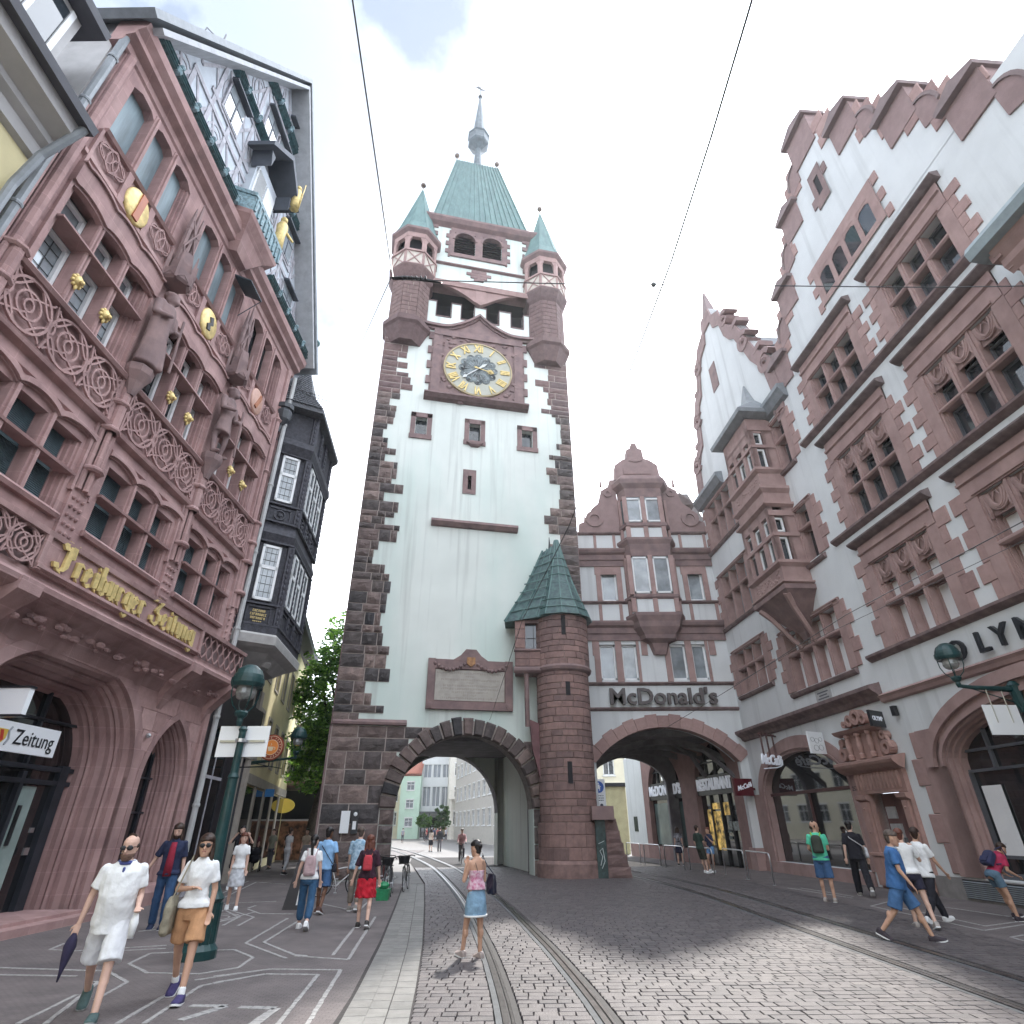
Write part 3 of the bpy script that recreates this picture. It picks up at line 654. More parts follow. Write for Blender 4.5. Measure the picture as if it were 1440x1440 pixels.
# hood over the clock: swept ogee
cv = []
for k in range(21):
    t = k/20; x = -6.35+3.85*t; z = 30.5-.12*sin(min(1, t*1.6)*PI)+(1.35*(max(0, (t-.42)/.58))**1.8); cv.append((x, z))
cv = cv+[(2*XC-x, z) for x, z in cv[:-1]][::-1]
mb = MB(); mb.band(cv, [(x, z+.2) for x, z in cv], -.38, .05); mb.band([(x, z-.14) for x, z in cv], cv, -.2, .05)
mb.build('hood_mould', sandg, TW); fill = [(x, z-.1) for x, z in cv if -5.4 < x < .4]
mb = MB(); mb.prism(fill+[(.4, 30.2), (-5.4, 30.2)], -.1, .02); mb.build('hood_field', sandg, TW)
# ---- crenellated gallery
mb = MB(); ns = [(-5.39, -4.44), (-3.73, -2.87), (-2.0, -1.17), (-.29, .54)]
xs = [XL]+[v for n_ in ns for v in n_]+[XR]
for a, b in zip(xs[::2], xs[1::2]): mb.box(a, 0, 31.66, b, .45, 32.95)
mb.build('merlon_wall', plaster, TW)
mb = MB()
for a, b in ns: mb.box(a, -.03, 31.58, b, .5, 31.7); mb.box(a-.06, -.03, 31.6, a, .5, 33.0); mb.box(b, -.03, 31.6, b+.06, .5, 33.0)
for a, b in zip(xs[::2], xs[1::2]): mb.box(a, -.04, 32.95, b, .5, 33.04)
mb.build('coping', upstone, TW)
mb = MB(); mb.box(-6.4, 1.6, 31.5, 1.5, 1.7, 34.6); mb.box(-6.4, 0, 34.45, 1.5, 1.7, 34.6); mb.build('gallery_back', darkin, TW)
mb = MB(); mb.mold([(-.35, 34.35), (-.42, 34.75), (.3, 34.95), (.5, 34.35)], -6.5, 1.5)
for s in (-1, 1):   # curved timber braces meeting in the middle
    cv2 = [(XC+s*(.35+3.4*t), 33.2+1.15*math.sin(min(1, t*1.5)*PI/2)) for t in [i/12 for i in range(13)]]
    for i in range(12): 
        (x0_, z0_), (x1_, z1_) = cv2[i], cv2[i+1]
        mb.prism([(x0_, z0_), (x1_, z1_), (x1_, 34.4), (x0_, 34.4)], -.25, .0)
mb.prism([(XC-.36, 33.2), (XC, 32.98), (XC+.36, 33.2), (XC+.36, 34.4), (XC-.36, 34.4)], -.28, .0)
mb.build('gallery_beam', sandk, TW)
# ---- upper stage with belfry
mb = MB(); BH = [(-4.5, -2.95, 38.45, 40.75), (-2.4, -.95, 38.45, 40.75)]
wall(mb, -6.7, 1.6, 34.6, 41.5, BH, .25, .4)
mb.quad((-6.7, .25, 34.6), (-6.7, D-.2, 34.6), (-6.7, D-.2, 41.5), (-6.7, .25, 41.5)); mb.quad((1.6, .25, 34.6), (1.6, D-.2, 34.6), (1.6, D-.2, 41.5), (1.6, .25, 41.5)); mb.quad((-6.7, D-.2, 31.6), (1.6, D-.2, 31.6), (1.6, D-.2, 41.5), (-6.7, D-.2, 41.5))
mb.build('upper_wall', plaster, TW)
mb = MB()
for a, b, c, d in BH:
    cx = (a+b)/2; hw = (b-a)/2; cvv = arch_curve('round', hw, d-hw, hw, 12); o2 = [(x, z) for x, z in cvv]
    spandrel(mb, cx, cvv, d, a, b, .24, .4); mb.band([(cx+x, z) for x, z in cvv], [(cx+x, z) for x, z in offset_curve(cvv, .16)], .1, .26)
mb.box(-4.8, .14, 38.1, -.6, .26, 38.45); mb.box(-4.8, .16, 38.45, -4.5, .26, 41.2); mb.box(-2.95, .14, 38.45, -2.4, .26, 41.1); mb.box(-.95, .16, 38.45, -.65, .26, 41.2); mb.box(-4.8, .17, 40.75, -.65, .26, 41.35)
for k in range(7):
    z = 38.0+k*.42; e = .34 if k % 2 else .12
    mb.box(-4.8-e, .17, z, -4.78, .26, z+.4); mb.box(-.67, .17, z, -.65+e, .26, z+.4)
for k in range(10):
    z = 37.2+k*.42; e = .95 if k % 2 else .65
    mb.box(-6.72, .16, z, -6.7+e, .26, z+.4); mb.box(1.6-e, .16, z, 1.62, .26, z+.4)
for k, (a, b) in enumerate(((.55, .25), (.9, .3), (.6, .2), (.35, .2))): mb.box(-2.6-a, .18, 36.7-.28*k, -2.6+a, .26, 36.96-.28*k)
mb.box(-2.7, .15, 35.9, -2.5, .2, 36.6)
mb.mold([(.26, 37.05), (.08, 37.12), (.08, 37.22), (.26, 37.3)], -6.7, 1.6); mb.mold([(.26, 41.2), (-.1, 41.45), (-.28, 41.75), (-.28, 41.95), (1, 42.0)], -6.95, 1.85)
mb.build('upper_stonework', sandg, TW)
for a, b, c, d in BH:
    mb = MB(); mb.box(a, .55, c, b, .6, d); o = mb.build('belfry_opening', darkin, TW)
    mb = MB()
    for k in range(8): z = c+.12+k*.27; mb.mold([(.28, z), (.5, z+.16), (.52, z+.2), (.3, z+.04)], a, b)
    mb.build('louvre', louv, o)
# ---- main roof
mb = MB(); z0 = 41.95; base = [(-6.9, -.25), (1.8, -.25), (1.8, D+.2), (-6.9, D+.2)]; b1_ = [(-6.2, .5), (1.1, .5), (1.1, D-.5), (-6.2, D-.5)]; top = [(-4.5, 4.3), (-.6, 4.3), (-.6, 5.1), (-4.5, 5.1)]
mb.loft([[(x, y, z0) for x, y in base], [(x, y, z0+.9) for x, y in b1_], [(x, y, 57.2) for x, y in top]]); mb.build('roof', copper, TW)
mb = MB()
for k in range(17):
    t = k/16; a = Vector((-6.2+7.3*t, .5, z0+.9)); b = Vector((-4.5+3.9*t, 4.3, 57.2)); mb.tube([tuple(a-Vector((0, .05, 0))), tuple(b-Vector((0, .05, 0)))], .06, 4)
for x in (0, 1):
    for k in range(12):
        t = k/11; a = Vector(((-6.2, 1.1)[x], .5+(D-1)*t, z0+.9)); b = Vector(((-4.5, -.6)[x], 4.3+.8*t, 57.2)); mb.tube([tuple(a), tuple(b)], .05, 4)
mb.build('roof_seams', copperd if False else copper, TW)
bl = MB(); bl.lathe([(.05, 0), (.04, 1.2), (.0, 1.25)], 0, 0, 8); bl.ball((0, 0, 1.35), .24, 10); blm = bl.mesh('finial', [mat('finial_bronze', (.16, .12, .10), .4, .1, 4, metal=.5)])
inst('finial', blm, TW, (-4.5, 4.7, 57.2), 0, (1, 1, 1)); inst('finial', blm, TW, (-.6, 4.7, 57.2))
mb = MB(); mb.lathe([(.5, 57.0), (.42, 57.4), (.3, 60.2), (.95, 60.9), (1.05, 61.1), (1.0, 62.2), (1.12, 62.35), (.62, 62.9), (.08, 70.0)], XC, 4.7, 8, PI/8); mb.build('spire', mat('spire_slate', (.10, .13, .15), .5, .2, 3), TW)
mb = MB(); mb.ball((XC, 4.7, 70.2), .22, 10); mb.tube([(XC, 4.7, 70.2), (XC, 4.7, 72.2)], .04, 5); mb.prism([(XC-.5, 72), (XC+.1, 71.6), (XC+.5, 71.75), (XC+.1, 71.9), (XC-.2, 72.3)], 4.68, 4.72); mb.build('weather_vane', black, TW)
# ---- corner turrets
def bartizan(cx):
    T = empty('corner_turret', (0, 0, 0), 0, None, None); T.parent = TW; T.location = (cx, .35, 0); del_ = None
    n8 = 8; ph = PI/8
    mb = MB(); mb.lathe([(1.0, 28.6), (1.45, 29.6), (1.62, 29.75), (1.62, 30.05), (1.45, 30.2), (1.45, 30.35), (1.3, 30.4)], 0, 0, n8, ph); mb.build('corbel', upstone, T)
    mb = MB(); mb.lathe([(1.26, 30.3), (1.26, 33.9)], 0, 0, n8, ph); mb.build('shaft', mortar, T)
    for k in range(9):   # shaft stones face by face, joined: they are only a few pixels each
        pass
    sb = MB(); rs = random.Random(3); rad = 1.3*cos(PI/8); side = 2*1.3*sin(PI/8)
    for fc in range(8):
        M = Matrix.Rotation(fc*PI/4, 4, 'Z')
        for k in range(9):
            z = 30.42+k*.385; cut = (.3+.4*rs.random())*side
            for a, b in ((0, cut), (cut, side)):
                m2 = MB(); m2.box(a-side/2+.015, -rad-.03, z+.015, b-side/2-.015, -rad+.1, z+.365); m2.xf(M); bb = len(sb.v); sb.v += m2.v; sb.f += [[i+bb for i in f] for f in m2.f]; sb.m += [0]*len(m2.f)
    sb.build('shaft_stones', upstone, T)
    mb = MB(); mb.lathe([(1.28, 33.85), (1.45, 34.1), (1.68, 34.7), (1.7, 34.85), (1.62, 34.9)], 0, 0, n8, ph); mb.build('corbel', upstone, T)
    mb = MB(); mb.lathe([(1.6, 34.85), (1.6, 36.25)], 0, 0, n8, ph, 0); rad = 1.6*cos(PI/8); side = 2*1.6*sin(PI/8)
    mb.build('parapet', mat('parapet_cream', (.55, .5, .44), .85, .1, 3), T)
    mb = MB()
    for fc in range(8):
        M = Matrix.Rotation(fc*PI/4, 4, 'Z'); m2 = MB()
        for s in (-1, 1): m2.tube([(s*side*.36, -rad-.02, 34.98), (-s*side*.36, -rad-.02, 36.1)], .05, 4)
        m2.box(-side*.5, -rad-.05, 34.85, side*.5, -rad+.03, 34.98); m2.box(-side*.5, -rad-.1, 36.12, side*.5, -rad+.06, 36.28)
        m2.box(-side/2, -rad-.03, 34.9, -side/2+.1, -rad+.05, 36.2); m2.box(side/2-.1, -rad-.03, 34.9, side/2, -rad+.05, 36.2)
        m2.box(-side/2, -rad, 36.25, -side/2+.2, -rad+.22, 37.7); m2.box(side/2-.2, -rad, 36.25, side/2, -rad+.22, 37.7)
        m2.box(-side/2, -rad-.02, 37.65, side/2, -rad+.22, 38.25); 
        m2.prism([(-side/2+.2, 37.66), (-side/2+.2, 37.3), (-side/2+.35, 37.66)], -rad, -rad+.2); m2.prism([(side/2-.2, 37.66), (side/2-.2, 37.3), (side/2-.35, 37.66)], -rad, -rad+.2)
        m2.xf(M); bb = len(mb.v); mb.v += m2.v; mb.f += [[i+bb for i in f] for f in m2.f]; mb.m += m2.m
    mb.build('lantern_stage', sandk, T)
    mb = MB(); mb.lathe([(1.1, 36.2), (1.1, 38.1)], 0, 0, 8, ph); mb.build('lantern_inside', darkin, T)
    mb = MB(); mb.lathe([(1.62, 38.1), (1.86, 38.3), (1.88, 38.5), (1.7, 38.6)], 0, 0, 8, ph); mb.build('eaves', sandg, T)
    mb = MB(); mb.lathe([(1.72, 38.58), (1.35, 39.7), (.05, 45.2)], 0, 0, 8, ph)
    for k in range(8): a = ph+k*PI/4; mb.tube([(1.72*cos(a), 1.72*sin(a), 38.6), (1.36*cos(a), 1.36*sin(a), 39.7), (.05*cos(a), .05*sin(a), 45.2)], .03, 4)
    mb.build('cone_roof', copper, T); inst('finial', blm, T, (0, 0, 44.9), 0, (.9, .9, .75))
    return T
bartizan(-7.2); bartizan(2.2)
# ---- inscription plaque
PT = empty('plaque', (0, 0, 0), 0, None, None); PT.parent = TW
mb = MB(); mb.box(-4.42, -.1, 6.55, -.35, 0, 8.85); mb.build('plaque_back', sandg, PT)
mb = MB(); mb.box(-4.05, -.13, 6.95, -.75, -.08, 8.35); mb.build('inscription_slab', mat('pale_stone', (.42, .39, .35), .85, .08, 4, .2, 40), PT)
mb = MB()
for a, b, c, d in ((-4.42, -4.08, 6.55, 8.85), (-.72, -.35, 6.55, 8.85)): mb.box(a, -.2, c, b, -.02, d)
mb.box(-4.4, -.19, 6.55, -.4, -.02, 6.9); mb.box(-4.4, -.19, 8.4, -.4, -.02, 8.8)
mb.prism([(-3.3, 8.78), (-1.5, 8.78), (-1.9, 9.05), (-2.15, 9.35), (-2.65, 9.35), (-2.9, 9.05)], -.2, 0)
for s in (0, 1):
    for k in range(9): 
        t = k/8; x = -4.1+1.4*t; x = x if not s else 2*-2.38-x; mb.ball((x, -.2, 8.62-.28*sin(t*PI)), .09, 6)
    mb.lathe([(.17, -.02), (.17, .04), (.1, .06)], 0, 0, 10) if False else None
for x in (-4.25, -.53): mb.loft([[(x+r*cos(k*PI/5), yy, 6.73+r*sin(k*PI/5)) for k in range(10)] for r, yy in ((.15, -.18), (.15, -.24), (.05, -.25))])
mb.build('plaque_frame', sandg, PT)
mb = MB(); mb.prism([(-2.6, 8.95), (-2.2, 8.95), (-2.2, 8.65), (-2.4, 8.5), (-2.6, 8.65)], -.27, -.19); mb.build('shield', mat('shield_ochre', (.42, .22, .10), .7, .2, 8), PT)
rl = random.Random(8); etch = mat('engraving', (.24, .21, .19), .9, .1, 5)
for k, (n_, z) in enumerate(((30, 8.2), (4, 8.05), (26, 7.9), (3, 7.76), (24, 7.63), (26, 7.48), (16, 7.33), (6, 7.2), (24, 7.06))):
    mb = MB(); L = n_*.105; x = -2.4-L/2
    while x < -2.4+L/2:       # worn, no longer legible characters
        w_ = .05+.04*rl.random(); mb.box(x, -.136, z-.035, x+.012, -.129, z+.035)
        if rl.random() > .4: mb.box(x, -.136, z+.02, x+w_*.7, -.129, z+.03)
        if rl.random() > .5: mb.box(x, -.136, z-.035, x+w_*.7, -.129, z-.025)
        x += w_+.015
    mb.build('inscription_line', etch, PT)
for x in (-7.62,):
    mb = MB(); mb.box(-7.55, -.2, 1.62, -7.2, -.12, 2.42); o = mb.build('notice_board', signw, None, (0, 0, 0)); o.matrix_world = Matrix.Translation((.3, 28.2, 0)) @ Matrix.Rotation(R(12.4), 4, 'Z'); tag(o, 'small white rectangular notice on the dark stone foot of the tower', 'notice')
    mb = MB(); mb.box(-7.12, -.2, 1.6, -6.85, -.12, 2.45); mb.ball((-6.98, -.2, 2.3), .08, 8, 1, (1, .3, 1)); mb.box(-7.06, -.21, 1.75, -6.92, -.2, 2.05, 1)
    o = mb.build('notice_board', [signbk, signw], None); o.matrix_world = Matrix.Translation((.3, 28.2, 0)) @ Matrix.Rotation(R(12.4), 4, 'Z'); tag(o, 'narrow black notice with a white disc beside the white one on the tower foot', 'notice')
# ================================================================ STAIR TURRET in front of the tower corner
ST = empty('stair_turret', (2.36, 27.75, 0), 0, 'round red sandstone stair turret with pointed green copper roof at the tower corner', 'turret')
RB = 1.2
mb = MB(); mb.lathe([(RB+.2, -.02), (RB+.2, .5), (RB+.12, .62), (RB+.1, 1.8)], 0, 0, 32); mb.build('foot', mat('turret_foot', (.27, .175, .16), .9, .2, 3, .5, 20), ST)
mb = MB(); mb.lathe([(RB-.03, .5), (RB-.03, 8.2), (RB+.1, 8.5), (RB+.0, 11.0)], 0, 0, 32); mb.build('core', mortar, ST)
TB = []
def curved(r, da, h, m=turstone):   # one curved facing stone
    mb = MB(); n = 3; a0 = .008/r; 
    inner = [((r-.06)*sin(a0+(da-2*a0)*i/n), -(r-.06)*cos(a0+(da-2*a0)*i/n)) for i in range(n+1)]; outer = [((r)*sin(a0+(da-2*a0)*i/n), -(r)*cos(a0+(da-2*a0)*i/n)) for i in range(n+1)]; o3 = [((r+.012)*sin(a0*2+(da-4*a0)*i/n), -(r+.012)*cos(a0*2+(da-4*a0)*i/n)) for i in range(n+1)]
    for i in range(n):
        A = inner[i], inner[i+1]; B = outer[i], outer[i+1]; E = o3[i], o3[i+1]
        mb.poly([(*B[0], .01), (*B[1], .01), (*B[1], h-.01), (*B[0], h-.01), (*E[0], .025), (*E[1], .025), (*E[1], h-.025), (*E[0], h-.025), (*A[0], .01), (*A[1], .01), (*A[1], h-.01), (*A[0], h-.01)],
                [(4, 5, 6, 7), (0, 1, 5, 4), (3, 2, 6, 7), (8, 9, 1, 0), (11, 10, 2, 3)]+([(0, 3, 7, 4), (8, 0, 3, 11)] if i == 0 else [])+([(1, 2, 6, 5), (9, 1, 2, 10)] if i == n-1 else []))
    return mb.mesh('stone', m)
rt = random.Random(9); z = .62; rows = 0; cnt = 0
while z < 10.9:
    h = rt.choice((.27, .31, .36)) if z > 1.8 else .45
    if z+h > 8.15 and z < 8.15: h = 8.15-z
    if z+h > 10.95: h = 10.95-z
    r = RB+.02 if z < 8.1 else RB+.12
    if z < 1.8: r = RB+.12
    a = -115+rt.random()*25
    while a < 110:
        da = 22+22*rt.random()
        if not (84 < (a+da/2+180) % 360 < 86): 
            if h not in ('x',):
                inst('stone', curved(r, R(da), h), ST, (0, 0, z), R(a)); cnt += 1
        a += da
    z += h
    if 8.1 < z < 8.2: z = 8.36
print('turret stones', cnt)
mb = MB(); mb.lathe([(RB+.02, 8.08), (RB+.16, 8.18), (RB+.2, 8.3), (RB+.14, 8.4), (RB+.1, 8.42)], 0, 0, 32); mb.build('string_course', sandg, ST)
mb = MB()
for z, h, a in ((9.75, .95, 2), (7.0, .6, 6), (3.4, .85, 2)):
    M = Matrix.Rotation(R(a), 4, 'Z'); m2 = MB(); rr_ = RB+(.14 if z > 8.4 else .035); m2.box(-.1, -rr_-.01, z, .1, -rr_+.15, z+h); m2.xf(M); bb = len(mb.v); mb.v += m2.v; mb.f += [[i+bb for i in f] for f in m2.f]; mb.m += m2.m
mb.build('slit_window', darkin, ST)
# roof: eight-sided, swept, with lead-like sheet joints and a lean-to over the side oriel
mb = MB(); prof = [(RB+.4, 10.75), (RB+.36, 10.86), (RB+.02, 11.6), (.75, 12.9), (.36, 14.3), (.1, 15.3)]; mb.lathe(prof, 0, 0, 12, 0)
# side wing of the roof
mb.loft([[(-2.75, -.75, 10.55), (-.3, -1.3, 10.75), (-.2, 1.2, 10.75), (-2.7, 1.2, 10.55)], [(-1.7, -.3, 12.4), (-.2, -.75, 12.4), (-.2, 1, 12.4), (-1.7, 1, 12.4)], [(-.75, 0, 14.6), (-.1, -.15, 15.0), (-.05, .6, 15.0), (-.7, .6, 14.6)]]); mb.build('roof', copperd, ST)
mb = MB()
for zz, r in ((11.15, RB+.24), (11.6, RB+.05), (12.1, 1.0), (12.6, .83), (13.1, .7), (13.6, .57), (14.1, .43)): mb.lathe([(r+.01, zz-.03), (r+.045, zz), (r+.01, zz+.03)], 0, 0, 12, 0, 0, False)
for k in range(12): a = k*PI/6; mb.tube([(r*cos(a), r*sin(a), z) for r, z in prof], .035, 4)
mb.tube([(-2.75, -.75, 10.6), (-1.7, -.3, 12.45), (-.75, 0, 14.7)], .06, 4)
for t in (.12, .25, .38, .5, .62, .75, .88): 
    a = Vector((-2.75, -.75, 10.6)).lerp(Vector((-.75, 0, 14.7)), t); b = Vector((-.9, -1.15, 10.8)).lerp(Vector((-.1, -.15, 15.0)), t); mb.tube([tuple(a), tuple(b)], .035, 4)
for s in (.35, .7):
    mb.tube([tuple(Vector((-2.75, -.75, 10.6)).lerp(Vector((-.6, -1.25, 10.8)), s)), tuple(Vector((-1.7, -.3, 12.45)).lerp(Vector((-.2, -.75, 12.5)), s)), tuple(Vector((-.75, 0, 14.7)).lerp(Vector((-.1, -.15, 15)), s))], .03, 4)
mb.build('roof_ribs', copper, ST)
mb = MB(); mb.tube([(-.35, .2, 14.9), (-.35, .2, 15.6)], [.07, .015], 6); mb.build('finial', black, ST)
# side oriel with an arched opening
mb = MB(); wall(mb, -2.25, -.7, 8.2, 10.7, [(-1.75, -.95, 9.2, 10.5)], -.75, .25); mb.quad((-2.25, -.75, 8.2), (-2.25, 1, 8.2), (-2.25, 1, 10.7), (-2.25, -.75, 10.7)); mb.quad((-2.25, -.75, 8.2), (-.7, -.75, 8.2), (-.7, 1, 8.2), (-2.25, 1, 8.2))
mb.mold([(-.75, 8.1), (-.85, 8.2), (-.85, 8.3), (-.75, 8.4)], -2.3, -.9); mb.mold([(-.75, 9.08), (-.85, 9.14), (-.85, 9.2), (-.75, 9.24)], -2.3, -.9); mb.build('side_oriel', sandg, ST)
for z in (8.42, 8.76, 9.28, 9.75, 10.2):
    for a, b in (((-2.24, -1.75),) if z > 9.1 else ((-2.24, -1.6), (-1.58, -.95))): inst('stone', block_mesh(turstone, 'stone') if z == 8.42 and a == -2.24 else bpy.data.meshes['stone'] if False else OBM if 'OBM' in globals() else globals().setdefault('OBM', block_mesh(turstone, 'stone')), ST, (a, -.74, z), 0, (b-a-.02, .04, .42 if z > 9.1 else .32))
mb = MB(); mb.box(-1.75, -.5, 9.2, -.9, -.45, 10.5); mb.build('oriel_glass', glass, ST)
mb = MB(); mb.tube([(-1.35, -.52, 9.2), (-1.35, -.52, 10.5)], .02, 4); mb.tube([(-1.7, -.52, 9.8), (-1, -.52, 9.8)], .02, 4); mb.build('glazing_bar', black, ST)
mb = MB(); mb.tube([(-1.72, -.6, 8.2), (-1.72, -.62, 7.0), (-1.7, -.3, 5.8)], .11, 6); mb.build('corbel_shaft', sandg, ST)
mb = MB(); mb.prism([(-1.6, 6.1), (-.9, 5.8), (-.9, 2.9), (-1.1, 3.3), (-1.5, 4.9)], -.35, .6); mb.build('squinch', mat('squinch_stone', (.17, .085, .09), .9, .15, 3, .3, 20), ST)
# narrow dark recess and buttress at the turret foot
mb = MB(); mb.box(.85, -1.28, 2.05, 1.75, -.5, 2.55); mb.build('canopy_stone', sandg, ST)
mb = MB(); mb.box(.98, -1.02, 0, 1.38, -.6, 2.05); o = mb.build('metal_cupboard', mat('dark_teal_metal', (.04, .075, .075), .4, .3, 6), ST)
mb = MB(); mb.tube([(1.1, -1.035, .45), (1.2, -1.035, .75), (1.1, -1.035, .95), (1.22, -1.035, 1.05), (1.28, -1.035, .6), (1.15, -1.035, .35)], .015, 4); mb.tube([(1.06, -1.035, 1.2), (1.3, -1.035, 1.3)], .012, 4); mb.build('graffiti', mat('graffiti_white', (.6, .66, .66), .6, .1), o)
mb = MB(); mb.prism([(1.38, 0), (2.35, 0), (2.1, .9), (1.85, 2.1), (1.38, 2.1)], -.95, .2); mb.build('buttress', sandg, ST)
ZB = 0
for k in range(5):
    h = .42; xw = 2.3-.11*k; inst('stone', UMs[k % 4], ST, (1.4, -.95, ZB), 0, (xw-1.4, .07, h-.02)); ZB += h
# ================================================================ RED NEWSPAPER BUILDING (left)
RBD = empty('newspaper_building', (-10.2, 0, 0), R(89.6), 'ornate red sandstone newspaper building with tracery panels, gilded lettering and half-timbered gable', 'building')
BX = [7.4, 11.45, 15.5, 19.7]; WX = [(8.0, 11.0), (12.05, 15.05), (16.05, 18.95)]
mb = MB(); holes = []
A1 = (13.5, 2.9, 3.0, 2.25); A2 = (18.1, 1.15, 2.9, 1.8)
holes += [(A1[0]-A1[1], A1[0]+A1[1], -.05, 5.25), (A2[0]-A2[1], A2[0]+A2[1], .35, 4.7)]
for a, b in WX: holes += [(a, b, 7.95, 9.8), (a, b, 12.15, 15.1), (a, b, 17.2, 19.75)]
wall(mb, 7.4, 19.72, -.05, 20.4, holes, 0, .45)
for A in (A1, A2): spandrel(mb, A[0], arch_curve('pointed', A[1], A[2], A[3], 24), A[2]+A[3], A[0]-A[1], A[0]+A[1], 0, .1)
mb.quad((7.4, 0, 0), (7.4, 9, 0), (7.4, 9, 20.4), (7.4, 0, 20.4)); mb.quad((19.72, 0, 0), (19.72, 9, 0), (19.72, 9, 20.4), (19.72, 0, 20.4))
mb.build('wall', sand, RBD)
# ashlar blocks, ground storey
BM = block_mesh(sandb); rb = random.Random(2); z = .0; k = 0; nb = 0
def pointed_hw(A, z, off=0):
    hw = A[1]+off; zs, ri = A[2], A[3]+off
    if z <= zs: return hw
    c = arch_curve('pointed', hw, zs, ri, 24)
    for i in range(12):
        if c[i][1] <= z <= c[i+1][1]: t = (z-c[i][1])/(c[i+1][1]-c[i][1]); return -(c[i][0]+t*(c[i+1][0]-c[i][0]))
    return 0
def blocks(z0, z1, h, spans_fn, wmin, wmax, mesh=BM, parent=RBD, dep=.018, x0=7.42, x1=19.7):
    global nb
    z = z0; row = 0
    while z < z1-.05:
        hh = min(h, z1-z); zc = z+hh*.5; ex = spans_fn(z, z+hh); cur = x0; segs = []
        for a, b in sorted(ex):
            if a > cur: segs.append((cur, min(a, x1)))
            cur = max(cur, b)
        if cur < x1: segs.append((cur, x1))
        for a, b in segs:
            x = a; first = True
            while x < b-.05:
                w_ = wmin+(wmax-wmin)*rb.random(); w_ = w_*.55 if first and row % 2 else w_; first = False
                if b-(x+w_) < .3: w_ = b-x
                inst('block', mesh, parent, (x+.006, 0, z+.006), 0, (w_-.012, dep, hh-.012)); nb += 1; x += w_
        z += hh; row += 1
def ex1(z0, z1):
    zc = (z0+z1)/2; L = []
    for A, o in ((A1, .32), (A2, .22)):
        if zc < A[2]+A[3]+o and zc > (-1 if A is A1 else .35): h = pointed_hw(A, zc, o-.04); L.append((A[0]-h, A[0]+h)) if h > .02 else None
    return L
blocks(.55, 5.9, .52, ex1, .8, 1.25)
print('ashlar', nb)
mb = MB(); mb.mold([(0, 0), (-.12, 0), (-.12, .42), (-.05, .52), (0, .55)], 16.55, 16.95); mb.mold([(0, 0), (-.12, 0), (-.12, .42), (-.05, .52), (0, .55)], 19.25, 19.72); mb.mold([(0, 0), (-.12, 0), (-.12, .42), (-.05, .52), (0, .55)], 7.4, 10.45)
mb.mold([(.1, 0), (-.2, 0), (-.2, .3), (.0, .5), (.1, .5)], 16.95, 19.25); mb.build('plinth', sand, RBD)
# moulded pointed arches: stepped orders
def orders(A, steps, zb, dband=.3):
    mb = MB(); c0 = arch_curve('pointed', A[1], A[2], A[3], 28)
    full = lambda off: [(-(A[1]+off), zb)]+[(x, z) for x, z in arch_curve('pointed', A[1]+off, A[2], A[3]+off, 28)]+[((A[1]+off), zb)]
    o = full(dband); i_ = full(.0)
    mb.band([(A[0]+x, z) for x, z in i_], [(A[0]+x, z) for x, z in o], -.035, .02)
    y = 0; off = 0
    for dd, dy, kind in steps:
        n_ = off-dd; a = full(off); b = full(n_)
        for p in range(len(a)-1):
            P = [(A[0]+a[p][0], y, a[p][1]), (A[0]+a[p+1][0], y, a[p+1][1]), (A[0]+a[p+1][0], y+dy*.5, a[p+1][1]), (A[0]+a[p][0], y+dy*.5, a[p][1])]
            mb.quad(*P)
            mb.quad((A[0]+a[p][0], y+dy*.5, a[p][1]), (A[0]+a[p+1][0], y+dy*.5, a[p+1][1]), (A[0]+b[p+1][0], y+dy, b[p+1][1]), (A[0]+b[p][0], y+dy, b[p][1]))
        if kind: mb.tube([(A[0]+(x*(1 if False else 1)), y+dy*.55, z) for x, z in full(off-dd*.35)], .06, 6)
        y += dy; off = n_
    return mb, y, off
mb, yd, of = orders(A1, [(.1, .2, 0), (.14, .25, 1), (.06, .25, 0), (.14, .3, 1), (.06, .25, 0)], 0); mb.build('portal_moulding', sand, RBD)
mb, yd2, of2 = orders(A2, [(.05, .14, 0), (.12, .2, 1), (.05, .15, 0), (.12, .2, 1), (.05, .12, 0)], .4, .2); mb.build('window_moulding', sand, RBD)
# door wall inside portal
dk = mat('anthracite_frame', (.03, .035, .045), .4, .2, 3)
mb = MB(); mb.box(10.4, yd+.0, -.03, 16.2, yd+.02, 5.3)
d = mb.build('shop_window', glassd, RBD)
mb = MB()
for x in (11.2, 12.35, 13.1, 14.35, 15.62): mb.box(x, yd-.12, .12, x+.12, yd, 3.0)
for z in (2.75, 3.05): mb.box(10.6, yd-.13, z, 16.2, yd, z+.1)
for x in (12.35, 14.35): mb.box(x, yd-.1, 3.05, x+.06, yd, 5.2)
mb.box(10.6, yd-.1, 4.1, 16.2, yd, 4.16); mb.box(15.5, yd-.14, 0, 15.78, yd+.02, 3.2); mb.build('frame', dk, d)
mb = MB(); mb.box(14.5, yd-.05, .15, 15.0, yd-.02, 2.7); mb.build('door_leaf', mat('pale_green_glass', (.28, .36, .34), .12, .1, 2, spec=.8), d)
mb = MB(); mb.box(14.62, yd-.1, 1.5, 14.7, yd-.05, 2.3); mb.build('handle', black, d)
mb = MB(); mb.box(14.55, yd-.06, .55, 14.8, yd-.052, .85); mb.build('sticker', mat('sign_blue', (.03, .2, .5), .4, .05), d)
mb = MB(); mb.box(15.15, yd-.16, 1.3, 15.3, yd-.12, 1.45); mb.box(15.12, yd-.16, 1.75, 15.24, yd-.12, 1.85); mb.build('intercom', steel, d)
